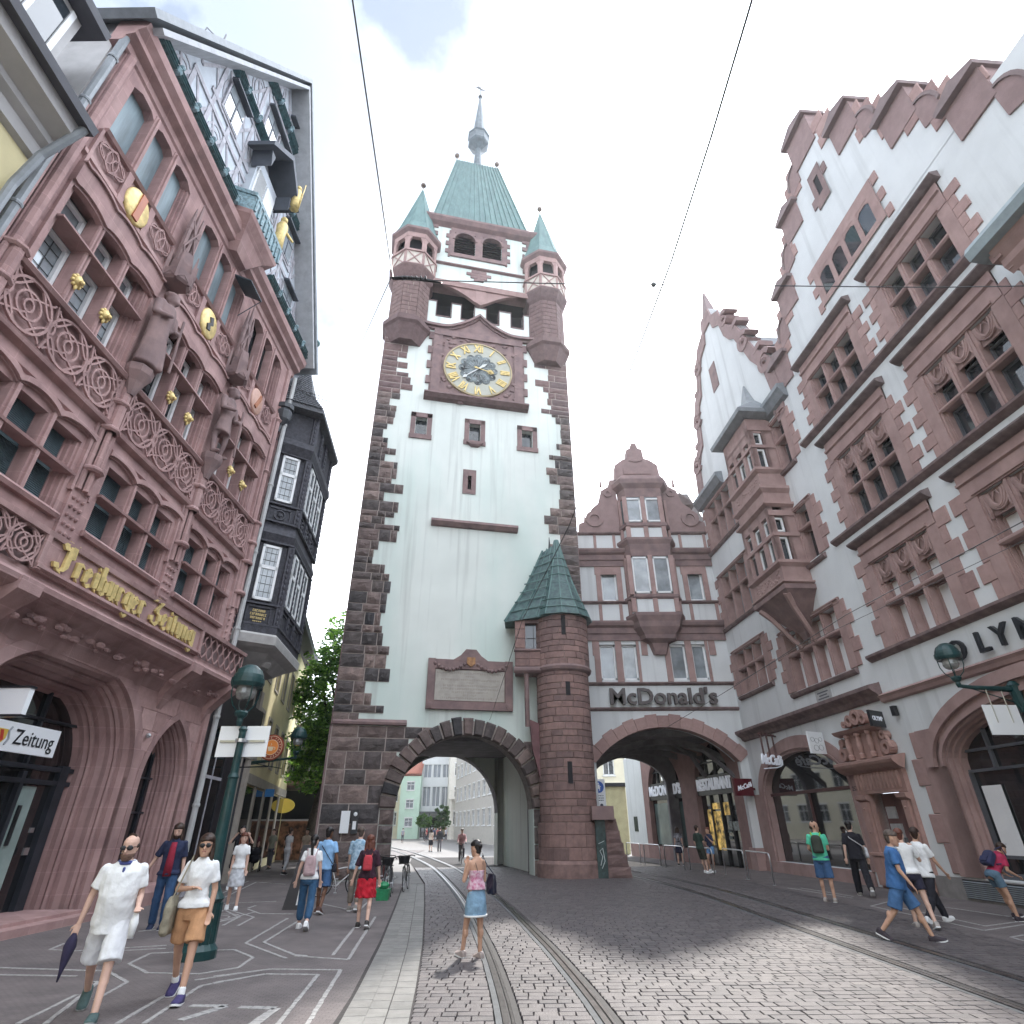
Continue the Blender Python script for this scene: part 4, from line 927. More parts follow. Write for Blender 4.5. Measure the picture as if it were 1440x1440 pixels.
mb = MB(); mb.box(10.2, -.55, -.02, 15.9, .9, .14); mb.box(10.2, -.2, .14, 15.9, yd, .2); mb.build('door_step', sand, RBD)
mb = MB(); mb.box(16.6, yd2, .3, 19.6, yd2+.02, 4.8); d2 = mb.build('window_glazing', glassd, RBD); mb = MB()
for x in (17.55, 18.1, 18.65): mb.box(x-.03, yd2-.06, .3, x+.03, yd2, 4.6)
for z in (1.2, 2.2, 3.1): mb.box(16.9, yd2-.05, z, 19.3, yd2, z+.05)
mb.build('frame', dk, d2)
# ---- balcony
mb = MB()
cav = [(.02, 5.15), (-.14, 5.45), (-.36, 5.72), (-.6, 5.86), (-.72, 5.9), (-.8, 5.96), (-.82, 6.06), (-.7, 6.16), (-.68, 6.22), (.0, 6.22)]
mb.mold(cav, 7.0, 19.75); mb.mold([(-.68, 6.2), (-.68, 6.3), (-.5, 6.3), (-.5, 6.2)], 7.0, 19.75)
mb.mold([(-.82, 7.02), (-.84, 7.12), (-.7, 7.2), (-.4, 7.18), (-.4, 7.02)], 7.0, 19.82); mb.build('balcony', sand, RBD)
mb = MB(); mb.box(10.3, -.76, 6.28, 16.85, -.5, 7.04); mb.mold([(-.76, 6.3), (-.84, 6.34), (-.84, 6.4), (-.76, 6.42)], 10.3, 16.85); mb.box(10.3, -.82, 6.3, 10.42, -.5, 7.04); mb.box(16.73, -.82, 6.3, 16.85, -.5, 7.04); mb.build('inscription_panel', sand, RBD)
mb = MB()
for x in (7.9, 10.35, 12.8, 15.2, 16.9, 19.45):
    dpt = .74 if x in (10.35, 16.9, 19.45) else .3
    if dpt > .5: mb.loft([[(x-.12, 0, 4.75), (x+.12, 0, 4.75), (x+.12, .02, 4.75), (x-.12, .02, 4.75)], [(x-.2, -.2, 5.2), (x+.2, -.2, 5.2), (x+.2, .02, 5.2), (x-.2, .02, 5.2)], [(x-.24, -.55, 5.55), (x+.24, -.55, 5.55), (x+.24, .02, 5.55), (x-.24, .02, 5.55)], [(x-.28, -.85, 5.8), (x+.28, -.85, 5.8), (x+.28, .02, 5.8), (x-.28, .02, 5.8)], [(x-.28, -.87, 6.05), (x+.28, -.87, 6.05), (x+.28, .02, 6.05), (x-.28, .02, 6.05)]])
rr = random.Random(5)
for k in range(70): x = 8+11.5*rr.random(); mb.ball((x, -.22-.2*rr.random(), 5.48+.2*rr.random()), .07+.05*rr.random(), 6, 0, (1.4, .8, .7))
mb.build('corbel_carving', sand, RBD)
def tracery(x0, x1, z0, z1, y, kind=0, r=.034, bays=3):   # interlaced bars in a rectangle
    mb = MB(); W = x1-x0; H = z1-z0; cx = (x0+x1)/2; cz = (z0+z1)/2
    def tb(pts, rr_=r): mb.tube([(max(x0-.02, min(x1+.02, x)), y, max(z0-.02, min(z1+.02, z))) for x, z in pts], rr_, 4)
    if kind == 0:      # large interlaced circles and hooked arcs
        n = max(2, round(W/(H*.98)))
        for k in range(n):
            c = x0+W*(k+.5)/n; q = W/n/2
            for rad in (.98*q,): tb([(c+rad*cos(a), cz+H*.49*sin(a)) for a in [2*PI*i/20 for i in range(21)]])
            tb([(c+.52*q*cos(a), cz+.26*H*sin(a)) for a in [2*PI*i/16 for i in range(17)]], r*.8)
            tb([(c+.2*q*cos(a), cz+.12*H*sin(a)) for a in [2*PI*i/10 for i in range(11)]], r*.8)
            for s in (-1, 1):
                for t in (-1, 1):
                    tb([(c+s*q*(.15+.85*u), cz+t*H*(.5-.42*math.sin(u*PI/2)**1.4)) for u in [i/8 for i in range(9)]], r*.8)
                    tb([(c+s*q*(.5-.5*cos(u*PI))*.9, cz+t*H*(.12+.34*u)) for u in [i/8 for i in range(9)]], r*.7)
        for k in range(n+1):
            c = x0+W*k/n; tb([(c, z0), (c+.12*H*(1 if k < n else -1), cz), (c, z1)], r*.8)
    elif kind == 1:    # fish-bladder lozenges
        n = max(2, round(W/.42))
        for k in range(n):
            c = x0+W*(k+.5)/n; q = W/n/2
            for row, (a, b) in enumerate(((z0, cz+.08), (cz-.08, z1))):
                off = q if row else 0; m_ = (a+b)/2; hh = (b-a)/2
                for s in (-1, 1): tb([(c+off+s*q*.95*sin(u*PI), a+2*hh*u) for u in [i/8 for i in range(9)]], r*.8)
    else:              # small quatrefoil panels
        n = bays
        for k in range(n):
            c = x0+W*(k+.5)/n; q = W/n/2*.92; 
            for s in (-1, 1):
                tb([(c+s*q, cz), (c, z1), ], r*.7); tb([(c+s*q, cz), (c, z0)], r*.7)
                tb([(c+s*q*.5+q*.48*cos(a), cz+H*.3*sin(a)) for a in [2*PI*i/12 for i in range(13)]], r*.7)
            tb([(c+.4*q*cos(a), cz+H*.42*sin(a)) for a in [2*PI*i/12 for i in range(13)]], r*.7)
    return mb
for a, b in ((7.2, 10.28), (16.9, 19.72)):
    tracery(a, b, 6.3, 7.02, -.74, 1 if a > 10 else 0, .03).build('balustrade_tracery', sand, RBD)
mb = MB(); mb.box(7.1, -.62, 6.28, 10.25, -.58, 7.02); mb.box(16.9, -.62, 6.28, 19.7, -.58, 7.02); mb.build('balustrade_back', sandg, RBD)
# ---- windows: lights with shutters / glass
lm = MB()
def lights(prefix, cols, rows, y, m, name):
    for i in range(len(cols)-1):
        for j in range(len(rows)-1):
            yield cols[i], cols[i+1], rows[j], rows[j+1]
mull = MB()
for bi, (a, b) in enumerate(WX):
    w_ = (b-a)/3
    # first floor
    W1 = empty('window', (0, 0, 0), 0, None, None); W1.parent = RBD
    mb = MB()
    for k in (1, 2): x = a+w_*k; mb.box(x-.1, -.03, 7.95, x+.1, .3, 9.8); mb.box(x-.045, -.09, 7.95, x+.045, -.03, 9.85)
    mb.mold([(-.12, 8.9), (-.14, 8.96), (.2, 9.0), (.2, 8.9)], a-.05, b+.05)
    for s, x in ((1, a), (-1, b)):
        for q in range(3): mb.box(min(x, x+s*.06*(q+1)), .05+.1*q, 7.95, max(x, x+s*.06*(q+1)), .45, 9.8)
    mb.mold([(-.1, 7.82), (-.14, 7.9), (-.1, 7.96), (.35, 8.0), (.35, 7.82)], a-.1, b+.1)
    mb.build('mullions', sand, W1)
    mb = MB()
    for k in range(3):
        x0_, x1_ = a+w_*k+(.16 if k == 0 else .1), a+w_*(k+1)-(.16 if k == 2 else .1)
        z = 8.0
        while z < 9.78:
            if not 8.87 < z < 8.98: mb.mold([(.26, z), (.28, z+.035), (.3, z+.035), (.3, z)], x0_, x1_)
            z += .045
    mb.box(a, .3, 7.95, b, .33, 9.8); mb.build('shutter', shutter, W1)
    # hood above first floor: wavy
    mb = MB(); cv = []
    for t in range(37):
        u = t/36; x = a-.25+(b-a+.5)*u; ph_ = (u*3) % 1; cv.append((x, 9.86+.17*abs(sin(u*3*PI))**.7+(.12*abs(2*u-1)**4)))
    mb.band(cv, [(x, z+.14) for x, z in cv], -.14, .03); mb.band([(x, z-.04) for x, z in cv], [(x, z+.02) for x, z in cv], -.06, .03); mb.build('hood_mould', sand, W1)
    # second floor
    W2 = empty('window', (0, 0, 0), 0, None, None); W2.parent = RBD
    mb = MB()
    for k in (1, 2):
        x = a+w_*k; mb.box(x-.09, -.03, 12.15, x+.09, .3, 15.1)
        for s in (-.05, .05): mb.tube([(x+s, -.05, 12.15), (x+s, -.05, 15.05)], .045, 6)
    mb.mold([(-.17, 13.82), (-.17, 13.87), (.3, 13.95), (.3, 13.82)], a-.02, b+.02)
    for s, x in ((1, a), (-1, b)):
        for q in range(3): mb.box(min(x, x+s*.06*(q+1)), .03+.1*q, 12.15, max(x, x+s*.06*(q+1)), .45, 15.1)
    mb.mold([(-.2, 11.98), (-.26, 12.06), (-.2, 12.14), (.35, 12.2), (.35, 11.98)], a-.35, b+.35)
    mb.build('mullions', sand, W2)
    mb = MB(); cv = []
    for t in range(49):
        u = t/48; x = a-.2+(b-a+.4)*u; cv.append((x, 14.83+.15*abs(sin(min(1, max(0, (u-.04)/.92))*3*PI))**.6+(.1*abs(2*u-1)**6)))
    mb.band(cv, [(x, 15.5+(z-14.83)*.9) for x, z in cv], -.17, .05); mb.band([(x, z-.07) for x, z in cv], cv, -.1, .05); mb.band([(x, 15.46+(z-14.83)*.9) for x, z in cv], [(x, 15.53+(z-14.83)*.9) for x, z in cv], -.24, .0)
    mb.build('drapery_hood', sand, W2)
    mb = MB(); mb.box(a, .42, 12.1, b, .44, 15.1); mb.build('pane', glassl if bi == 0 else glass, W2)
    mb = MB()
    for k in range(3):
        x0_, x1_ = a+w_*k+(.18 if k == 0 else .1), a+w_*(k+1)-(.18 if k == 2 else .1)
        for (z0_, z1_) in ((12.22, 13.8), (13.98, 14.9)):
            for p in ((x0_, z0_, x0_+.09, z1_), (x1_-.09, z0_, x1_, z1_), (x0_, z0_, x1_, z0_+.09), (x0_, z1_-.09, x1_, z1_)): mb.box(p[0], .3, p[1], p[2], .4, p[3], 0)
            if z0_ < 13:
                mb.box((x0_+x1_)/2-.008, .395, z0_, (x0_+x1_)/2+.008, .41, z1_, 1)
                for q in range(1, 5): zz = z0_+(z1_-z0_)*q/5; mb.box(x0_, .395, zz-.006, x1_, .41, zz+.006, 1)
    mb.build('casement', [whitep, black], W2)
    for k in (1, 2):      # gilded lion masks
        x = a+w_*k; mb = MB(); rg = random.Random(k+bi); mb.ball((x, -.14, 12.9), .13, 10, 0, (1, .8, 1.1)); mb.ball((x, -.26, 12.84), .06, 8)
        for q in range(9): an = q*2*PI/9; mb.ball((x+.13*cos(an), -.12, 12.9+.15*sin(an)), .05, 6)
        mb.ball((x, -.14, 12.72), .06, 6, 0, (.7, .7, 1.6)); mb.build('gilded_mask', gold, W2, smooth=True)
    # tracery parapet below second floor
    mb = MB(); mb.box(a-.3, -.01, 10.66, b+.3, .0, 11.96); mb.mold([(0, 10.45), (-.2, 10.52), (-.24, 10.62), (-.1, 10.72), (0, 10.72)], a-.32, b+.32); mb.mold([(0, 10.15), (-.06, 10.2), (-.04, 10.45), (0, 10.5)], a-.32, b+.32)
    for x in (a-.34, b+.28): mb.box(x, -.16, 10.6, x+.06, 0, 12.0)
    mb.build('parapet_frame', sand, RBD); tracery(a-.26, b+.26, 10.74, 11.96, -.12, 0, .042).build('parapet_tracery', sand, RBD)
    # third floor
    W3 = empty('window', (0, 0, 0), 0, None, None); W3.parent = RBD
    mb = MB()
    for k in (1, 2): x = a+w_*k; mb.box(x-.1, -.02, 17.2, x+.1, .3, 19.75); mb.box(x-.04, -.08, 17.2, x+.04, -.02, 19.7)
    for s, x in ((1, a), (-1, b)):
        for q in range(3): mb.box(min(x, x+s*.05*(q+1)), .05+.1*q, 17.2, max(x, x+s*.05*(q+1)), .45, 19.75)
    for k in range(3):
        x0_, x1_ = a+w_*k, a+w_*(k+1); mb.prism([(x0_, 19.76), (x0_, 19.4), (x0_+.28, 19.62), (x1_-.28, 19.62), (x1_, 19.4), (x1_, 19.76)], .0, .3)
    mb.mold([(-.1, 17.05), (-.16, 17.12), (-.1, 17.2), (.35, 17.24), (.35, 17.05)], a-.1, b+.1); mb.build('mullions', sand, W3)
    mb = MB(); mb.box(a, .28, 17.5, b, .31, 19.75); mb.build('roller_blind', mat('blind_blue_grey', (.22, .29, .32), .55, .25, 3, streak=.1), W3) if bi < 2 else None
    mb = MB(); mb.box(a, .38, 17.2, b, .4, 19.75); mb.build('pane', glass, W3)
    mb = MB()
    for x0_, x1_, z0_, z1_ in ((a-.1, a+w_-.08, 16.2, 17.0), (a+w_+.1, a+2*w_-.1, 16.2, 17.0), (b-w_+.08, b+.1, 16.2, 17.0)):
        if x0_ == a+w_+.1: continue
        join(mb, tracery(x0_, x1_, z0_, z1_, -.07, 2, .034, 2 if False else 1))
    mb.build('small_tracery', sand, RBD)
    mb = MB()
    for k in (1, 2): x = a+w_*k; mb.box(x-.1, -.1, 15.9, x+.1, 0, 17.05)
    mb.mold([(0, 15.85), (-.1, 15.9), (-.08, 16.05), (0, 16.1)], a-.3, b+.3); mb.build('parapet_frame', sand, RBD)
    # oval shield
    cx = (a+b)/2; mb = MB(); N = 20
    mb.loft([[(cx+r*cos(2*PI*i/N)*.46, yy, 16.42+r*.56*sin(2*PI*i/N)) for i in range(N)] for r, yy in ((1, -.05), (1, -.12), (.9, -.16), (.02, -.18))]); sh = mb.build('shield', mat('shield_pink', (.55, .33, .26), .5, .1, 3) if bi == 2 else gold, RBD, smooth=True)
    mb = MB()
    if bi == 0: mb.prism([(cx-.1, 15.95), (cx+.1, 15.95), (cx+.14, 16.9), (cx-.06, 16.9)], -.21, -.14)
    elif bi == 1: mb.prism([(cx-.1, 16.1), (cx+.06, 16.15), (cx+.0, 16.35), (cx+.14, 16.45), (cx+.05, 16.72), (cx-.1, 16.62), (cx-.02, 16.45), (cx-.16, 16.3)], -.21, -.14)
    else: mb.prism([(cx-.2, 16.1), (cx-.05, 16.05), (cx+.22, 16.7), (cx+.1, 16.8)], -.21, -.14)
    mb.build('charge', [mat('shield_red', (.42, .13, .06), .5, .1), black, mat('shield_rust', (.4, .16, .08), .5, .1)][bi], sh)
# piers with clustered shafts, studs, statues
def pier(x, statue):
    mb = MB()
    for s in (-.16, 0, .16): mb.tube([(x+s, -.1-(.07 if s == 0 else 0), 8.7), (x+s, -.1-(.07 if s == 0 else 0), 12.1)], .07, 7)
    mb.tube([(x, -.2, 10.4), (x, -.2, 12.2)], .13, 8)
    for z in (9.2, 10.4, 11.2, 12.05): mb.lathe([(.22, z), (.27, z+.05), (.27, z+.1), (.2, z+.16)], x, -.12, 8)
    mb.box(x-.26, -.08, 7.25, x+.26, 0, 8.75)
    for i in range(3):
        for j in range(5): mb.ball((x-.15+.15*i, -.1, 7.6+.22*j), .05, 6)
    for s in (-.3, .3): mb.box(x+s-.04, -.1, 8.6, x+s+.04, 0, 17)
    mb.build('pier_shafts', sand, RBD)
    if statue:
        mb = MB(); mb.lathe([(.1, 11.6), (.22, 12.0), (.34, 12.25), (.36, 12.45), (.3, 12.5)], x, -.28, 8); mb.build('statue_pedestal', sandg, RBD)
        mb = MB(); mb.lathe([(.34, 15.72), (.42, 15.8), (.44, 16.1), (.3, 16.2), (.3, 16.5), (.22, 17.0)], x, -.3, 6, PI/6)
        for k in range(6):
            a = k*PI/3+PI/6; p = (x+.4*cos(a), -.3+.4*sin(a)); mb.lathe([(.05, 15.7), (.06, 16.4), (.02, 16.9)], p[0], p[1], 4)
            mb.tube([(x+.42*cos(a), -.3+.42*sin(a), 15.75), (x+.36*cos(a+PI/6), -.3+.36*sin(a+PI/6), 15.95), (x+.42*cos(a+PI/3), -.3+.42*sin(a+PI/3), 15.75)], .03, 4)
        for s in (-.2, 0, .2): mb.lathe([(.07, 16.6), (.08, 18.0), (.1, 18.05), (.02, 19.0+(.5 if s == 0 else 0))], x+s, -.22, 5)
        for s in (-1, 1): mb.tube([(x, -.3, 16.6), (x+s*.25, -.3, 17.2), (x, -.3, 17.9), (x+s*.2, -.28, 18.4)], .035, 4)
        mb.build('statue_canopy', sandg, RBD)
        k = 1.55; robe = x < 13; S = MB(); P = lambda a, b, c: (x+a*k, -.38-b*k, 12.5+c*k)
        if robe: S.loft([[P(w_*cos(2*PI*i/14), d_*sin(2*PI*i/14)+.02*sin(5*i), z) for i in range(14)] for z, w_, d_ in ((.02, .26, .18), (.5, .24, .17), (.95, .2, .15), (1.25, .24, .15), (1.42, .24, .13), (1.5, .09, .09))]); S.limb(P(.08, .1, .6), P(.1, .18, .06), .075*k, .06*k); S.limb(P(-.2, .02, 1.4), P(-.1, -.02, .1), .08*k, .1*k)
        else:
            for s in (-1, 1): S.limb(P(s*.1, 0, .85), P(s*.12, .06*s, .45), .085*k, .06*k); S.limb(P(s*.12, .06*s, .45), P(s*.14, 0, .05), .06*k, .045*k); S.limb(P(s*.14, 0, .04), P(s*.16, .14, .03), .05*k, .04*k)
            S.loft([[P(w_*cos(2*PI*i/12), d_*sin(2*PI*i/12), z) for i in range(12)] for z, w_, d_ in ((.55, .22, .17), (.8, .19, .14), (1.0, .15, .12), (1.25, .2, .14), (1.42, .2, .12), (1.5, .08, .08))])
        S.ball(P(0, .03, 1.66), .13*k, 12, 0, (.85, .95, 1.15)); S.ball(P(0, .0, 1.74), .14*k, 10, 0, (1.05, 1.05, .6)); S.limb(P(0, 0, 1.45), P(0, 0, 1.58), .06*k, .06*k); S.ball(P(0, .13, 1.58), .06*k, 8)
        for s in (-1, 1): S.limb(P(s*.24, 0, 1.38), P(s*.3, .05, 1.08), .075*k, .06*k); S.limb(P(s*.3, .05, 1.08), P(s*.12, .22, 1.12 if s < 0 else .95), .055*k, .045*k)
        S.tube([P(.24, .26, .1), P(.16, .26, 1.3)], .03*k, 6)
        me = remesh(S, .035, 1); me.materials.append(sandg); o = bpy.data.objects.new('stone_statue', me); C.objects.link(o); o.parent = RBD; o['label'] = 'robed stone statue' if robe else 'stone statue of a man in a short tunic'
for x in BX: pier(x+(.15 if x < 8 else -.12 if x > 19 else 0), 11 < x < 16)
mb = MB()    # studs and corner shafts at both ends
for x in (7.55, 19.55): mb.tube([(x, -.05, 0 if x > 9 else 6.3), (x, -.05, 19.9)], .12, 8)
for z in (12.0, 14.4, 17.0): mb.lathe([(.13, z), (.2, z+.08), (.13, z+.16)], 19.55, -.05, 8)
mb.build('corner_shaft', sand, RBD)
# main cornice
mb = MB(); mb.mold([(0, 19.85), (-.06, 19.9), (-.08, 20.1), (-.3, 20.2), (-.32, 20.35), (-.5, 20.5), (-.55, 20.75), (-.3, 20.9), (.3, 20.9), (.3, 19.85)], 7.1, 20.0); mb.build('main_cornice', sand, RBD)
# glazed green gutter cresting
teal = mat('teal_metal', (.07, .16, .175), .35, .3, 8)
def cresting(x0, x1, z, y, n, nm='cresting'):
    mb = MB(); 
    for k in range(n):
        a = x0+(x1-x0)*k/n; b = x0+(x1-x0)*(k+1)/n
        mb.mold([(y, z), (y-.14, z+.05), (y-.17, z+.3), (y-.05, z+.36), (y+.1, z+.3), (y+.1, z)], a+.12, b-.12)
        for t in (.0, .12, .24): mb.mold([(y-.15-t*.1, z+.05+t), (y-.19-t*.1, z+.07+t), (y-.15-t*.1, z+.1+t)], a+.1, b-.1)
        mb.ball((b, y-.1, z+.18), .17, 8, 1, (.8, 1, 1.1)); mb.ball((b, y-.22, z+.3), .09, 6, 1)
    return mb.build(nm, [teal, mat('teal_pale', (.2, .32, .36), .4, .3, 10)], RBD)
cresting(7.4, 12.3, 20.95, -.38, 5); cresting(15.4, 20.1, 20.95, -.38, 5)
# half-timbered gable
gx0, gx1, gax, gz = 7.3, 20.2, 13.8, 32.0
gpl = mat('gable_plaster', (.52, .56, .61), .9, .06, 2); gbm = greywood
def gz_at(x): return 20.9+(x-gx0)/(gax-gx0)*(gz-20.9) if x < gax else 20.9+(gx1-x)/(gx1-gax)*(gz-20.9)
mb = MB(); mb.prism([(gx0, 20.85), (gx1, 20.85), (gax, gz)], .0, .2); mb.build('gable_wall', gpl, RBD)
mb = MB()
def clip_bar(mb, x0, z0, x1, z1, w_, y0=-.03, y1=.01):
    # keep the part of a bar inside the gable
    n = 14; P = []
    for i in range(n+1):
        t = i/n; x = x0+(x1-x0)*t; z = z0+(z1-z0)*t; P.append((x, z, z < gz_at(x)-.2 and z > 21.0))
    run = [p for p in P if p[2]]
    if len(run) < 2: return
    a, b = run[0], run[-1]; d = Vector((b[0]-a[0], b[1]-a[1])); L = d.length
    if L < .1: return
    d /= L; n_ = Vector((-d.y, d.x))*w_/2
    mb.prism([(a[0]+n_.x, a[1]+n_.y), (b[0]+n_.x, b[1]+n_.y), (b[0]-n_.x, b[1]-n_.y), (a[0]-n_.x, a[1]-n_.y)], y0, y1)
for z in (23.3, 23.9, 26.1, 29.2): clip_bar(mb, gx0, z, gx1, z, .2, -.06)
x = 8.2
while x < 20: clip_bar(mb, x, 20.9, x, 32, .17, -.05); x += 1.05
for k in range(-2, 18):
    x = gx0+k*1.05
    for (a, b) in ((21.2, 23.3), (23.9, 26.1), (26.5, 29.2), (29.5, 31.5)):
        off = (a-20.9)*.0; clip_bar(mb, x, a, x+1.05, b, .11); clip_bar(mb, x+1.05, a, x, b, .11)
        if (k+int(a)) % 2 == 0:
            c = (x+.52, (a+b)/2)
            for rad in (.42, .62):
                pts = [(c[0]+rad*.8*cos(2*PI*i/14), c[1]+rad*1.3*sin(2*PI*i/14)) for i in range(15)]
                for p, q in zip(pts[:-1], pts[1:]): clip_bar(mb, p[0], p[1], q[0], q[1], .07, -.025)
o = mb.build('timber_lattice', gbm, RBD); o['kind'] = 'stuff'
def gwin(x, z, w_, h):
    o = MB(); o.box(x-w_/2-.08, -.1, z-.08, x+w_/2+.08, .05, z+h+.08); o = o.build('window', greywood, RBD)
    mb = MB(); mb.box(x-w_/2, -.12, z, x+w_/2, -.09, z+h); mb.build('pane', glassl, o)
    mb = MB(); mb.box(x-.03, -.14, z, x+.03, -.1, z+h); mb.box(x-w_/2, -.14, z+h*.6, x+w_/2, -.1, z+h*.6+.05); mb.mold([(-.1, z+h+.05), (-.35, z+h+.02), (-.35, z+h+.1), (-.1, z+h+.2)], x-w_/2-.15, x+w_/2+.15); mb.build('window_trim', mat('window_hood_dark', (.07, .08, .10), .6, .1), o)
gwin(11.2, 23.9+.1, 1.0, 1.5); gwin(16.6, 24.0, 1.0, 1.5); gwin(13.3, 26.7, .9, 1.5); gwin(14.5, 26.7, .9, 1.5); gwin(14.6, 29.3, .6, .9); gwin(17.7, 21.6, .9, 1.3)
for (a, b, z) in ((10.3, 17.2, 26.12), (12.0, 15.4, 29.2)):
    cresting(a, b, z, -.08, max(3, int((b-a)/.95)))
# gable oriel on a corbelled base
mb = MB(); P = [(12.35, 0), (12.7, -.9), (14.9, -.9), (15.25, 0)]
sm = lambda k, z: [(13.8+(x-13.8)*k, y*k, z) for x, y in P]
mb.loft([sm(.35, 19.9), sm(.7, 20.6), sm(1.0, 20.95), sm(1.05, 21.1)]); mb.build('oriel_base', sand, RBD)
mb = MB(); mb.loft([sm(1.03, 21.1), sm(1.05, 21.9)], 0, True)
for k in range(9): x = 12.75+k*.27; mb.tube([(x, -.96, 21.15), (x, -.96, 21.85)], .05, 5)
mb.loft([sm(1.08, 21.85), sm(1.1, 22.0)]); mb.build('oriel_balustrade', mat('teal_pale', (.2, .32, .36), .4, .3, 10), RBD)
mb = MB(); mb.box(12.95, -.3, 22, 14.65, 0, 25.0); mb.build('oriel_wall', gpl, RBD)
mb = MB(); mb.box(13.05, -.36, 22.6, 13.75, -.28, 24.4); mb.box(13.85, -.36, 22.6, 14.55, -.28, 24.4); 
for k in range(12): mb.mold([(-.36, 22.7+k*.14), (-.42, 22.72+k*.14), (-.36, 22.78+k*.14)], 13.1, 13.7)
mb.build('oriel_shutter', whitep, RBD)
mb = MB(); mb.prism([(12.4, 25.0), (13.8, 26.4), (15.2, 25.0), (15.2, 24.75), (13.8, 26.1), (12.4, 24.75)], -1.1, 0); mb.prism([(12.7, 24.9), (12.9, 24.2), (13.0, 24.9)], -.9, -.1); mb.prism([(14.9, 24.9), (14.7, 24.2), (14.6, 24.9)], -.9, -.1); mb.build('oriel_canopy', mat('window_hood_dark', (.07, .08, .10), .6, .1), RBD)
mb = MB(); mb.lathe([(.22, 22.1), (.2, 23.1), (.24, 23.5), (.14, 23.75)], 15.0, -.7, 8); mb.ball((15.0, -.7, 23.95), .15, 8); mb.limb((15.2, -.75, 23.5), (15.45, -1.0, 23.2), .07, .05, 6); mb.build('gilded_figure', gold, RBD, smooth=True)
mb = MB(); mb.lathe([(.2, 24.6), (.18, 25.2), (.2, 25.6), (.12, 25.8)], 14.9, -1.0, 8); mb.ball((14.9, -1.0, 25.95), .13, 8); mb.tube([(14.9, -1.2, 24.6), (14.9, -1.25, 26.2)], .025, 4); mb.build('gilded_figure', gold, RBD, smooth=True)
# verge and roof
mb = MB()
for s in (0, 1):
    a = (gx0-.35, 20.6) if s == 0 else (gx1+.35, 20.6); b = (gax, gz+.35)
    d = Vector((b[0]-a[0], b[1]-a[1])).normalized(); n_ = Vector((-d.y, d.x))*(.22 if s == 0 else -.22)
    mb.prism([a, b, (b[0]+n_.x*0, b[1]+.3), (a[0]+n_.x, a[1]+n_.y)], -.85, 9)
mb.build('roof', leadgrey, RBD)
mb = MB()
for s in (0, 1):
    a = (gx0-.1, 20.7) if s == 0 else (gx1+.1, 20.7); b = (gax, gz+.05); d = Vector((b[0]-a[0], b[1]-a[1])).normalized(); n_ = Vector((d.y, -d.x))*(.16 if s == 0 else -.16)
    mb.prism([a, b, (b[0], b[1]-.25), (a[0]+n_.x, a[1]+n_.y)], -.82, .1)
mb.build('verge_boards', mat('verge_pale', (.42, .43, .45), .7, .1, 3), RBD)
mb = MB(); mb.box(9.4, -.3, 24.95, 9.45, -.28, 26); 
for x in (9.4, 9.75, 10.1): mb.tube([(x, .5, 25.1+(x-9.4)*1.6), (x, .5, 26.5+(x-9.4)*1.0)], .02, 4)
mb.tube([(9.4, .5, 26.5), (10.1, .5, 27.2)], .02, 4); mb.build('roof_rail', black, RBD)
# grey party wall seen above the neighbour, and its drainpipe
mb = MB(); mb.box(7.25, .3, 14, 7.38, 9, 21.2); mb.build('party_wall', greyw, RBD)
mb = MB(); mb.tube([(7.2, -.02, 12), (7.2, -.02, 20.4), (7.25, -.2, 20.7)], .1, 8); 
for z in (13, 15, 17, 19): mb.lathe([(.12, z), (.13, z+.05), (.12, z+.1)], 7.2, -.02, 8)
mb.build('drainpipe', leadgrey, RBD)
mb = MB(); mb.tube([(19.85, -.25, 1.2), (19.85, -.25, 19.7)], .09, 8)
for z in (2.4, 5, 8, 11, 14, 17): mb.lathe([(.11, z), (.12, z+.05), (.11, z+.1)], 19.85, -.25, 8)
mb.build('drainpipe', mat('pale_pipe', (.45, .46, .46), .5, .1), RBD)
# awning-hung sash on the third floor
mb = MB(); mb.poly([(14.05, -.05, 19.5), (15.0, -.05, 19.5), (15.0, -.75, 19.15), (14.05, -.75, 19.15), (14.05, -.05, 19.45), (15.0, -.05, 19.45), (15.0, -.75, 19.1), (14.05, -.75, 19.1)], [(0, 1, 2, 3), (4, 5, 6, 7), (0, 1, 5, 4), (1, 2, 6, 5), (2, 3, 7, 6), (3, 0, 4, 7)]); mb.tube([(15.0, -.72, 19.12), (15.0, 0, 18.4)], .015, 4); mb.build('window_awning', mat('awning_dark', (.05, .07, .085), .5, .1), RBD)
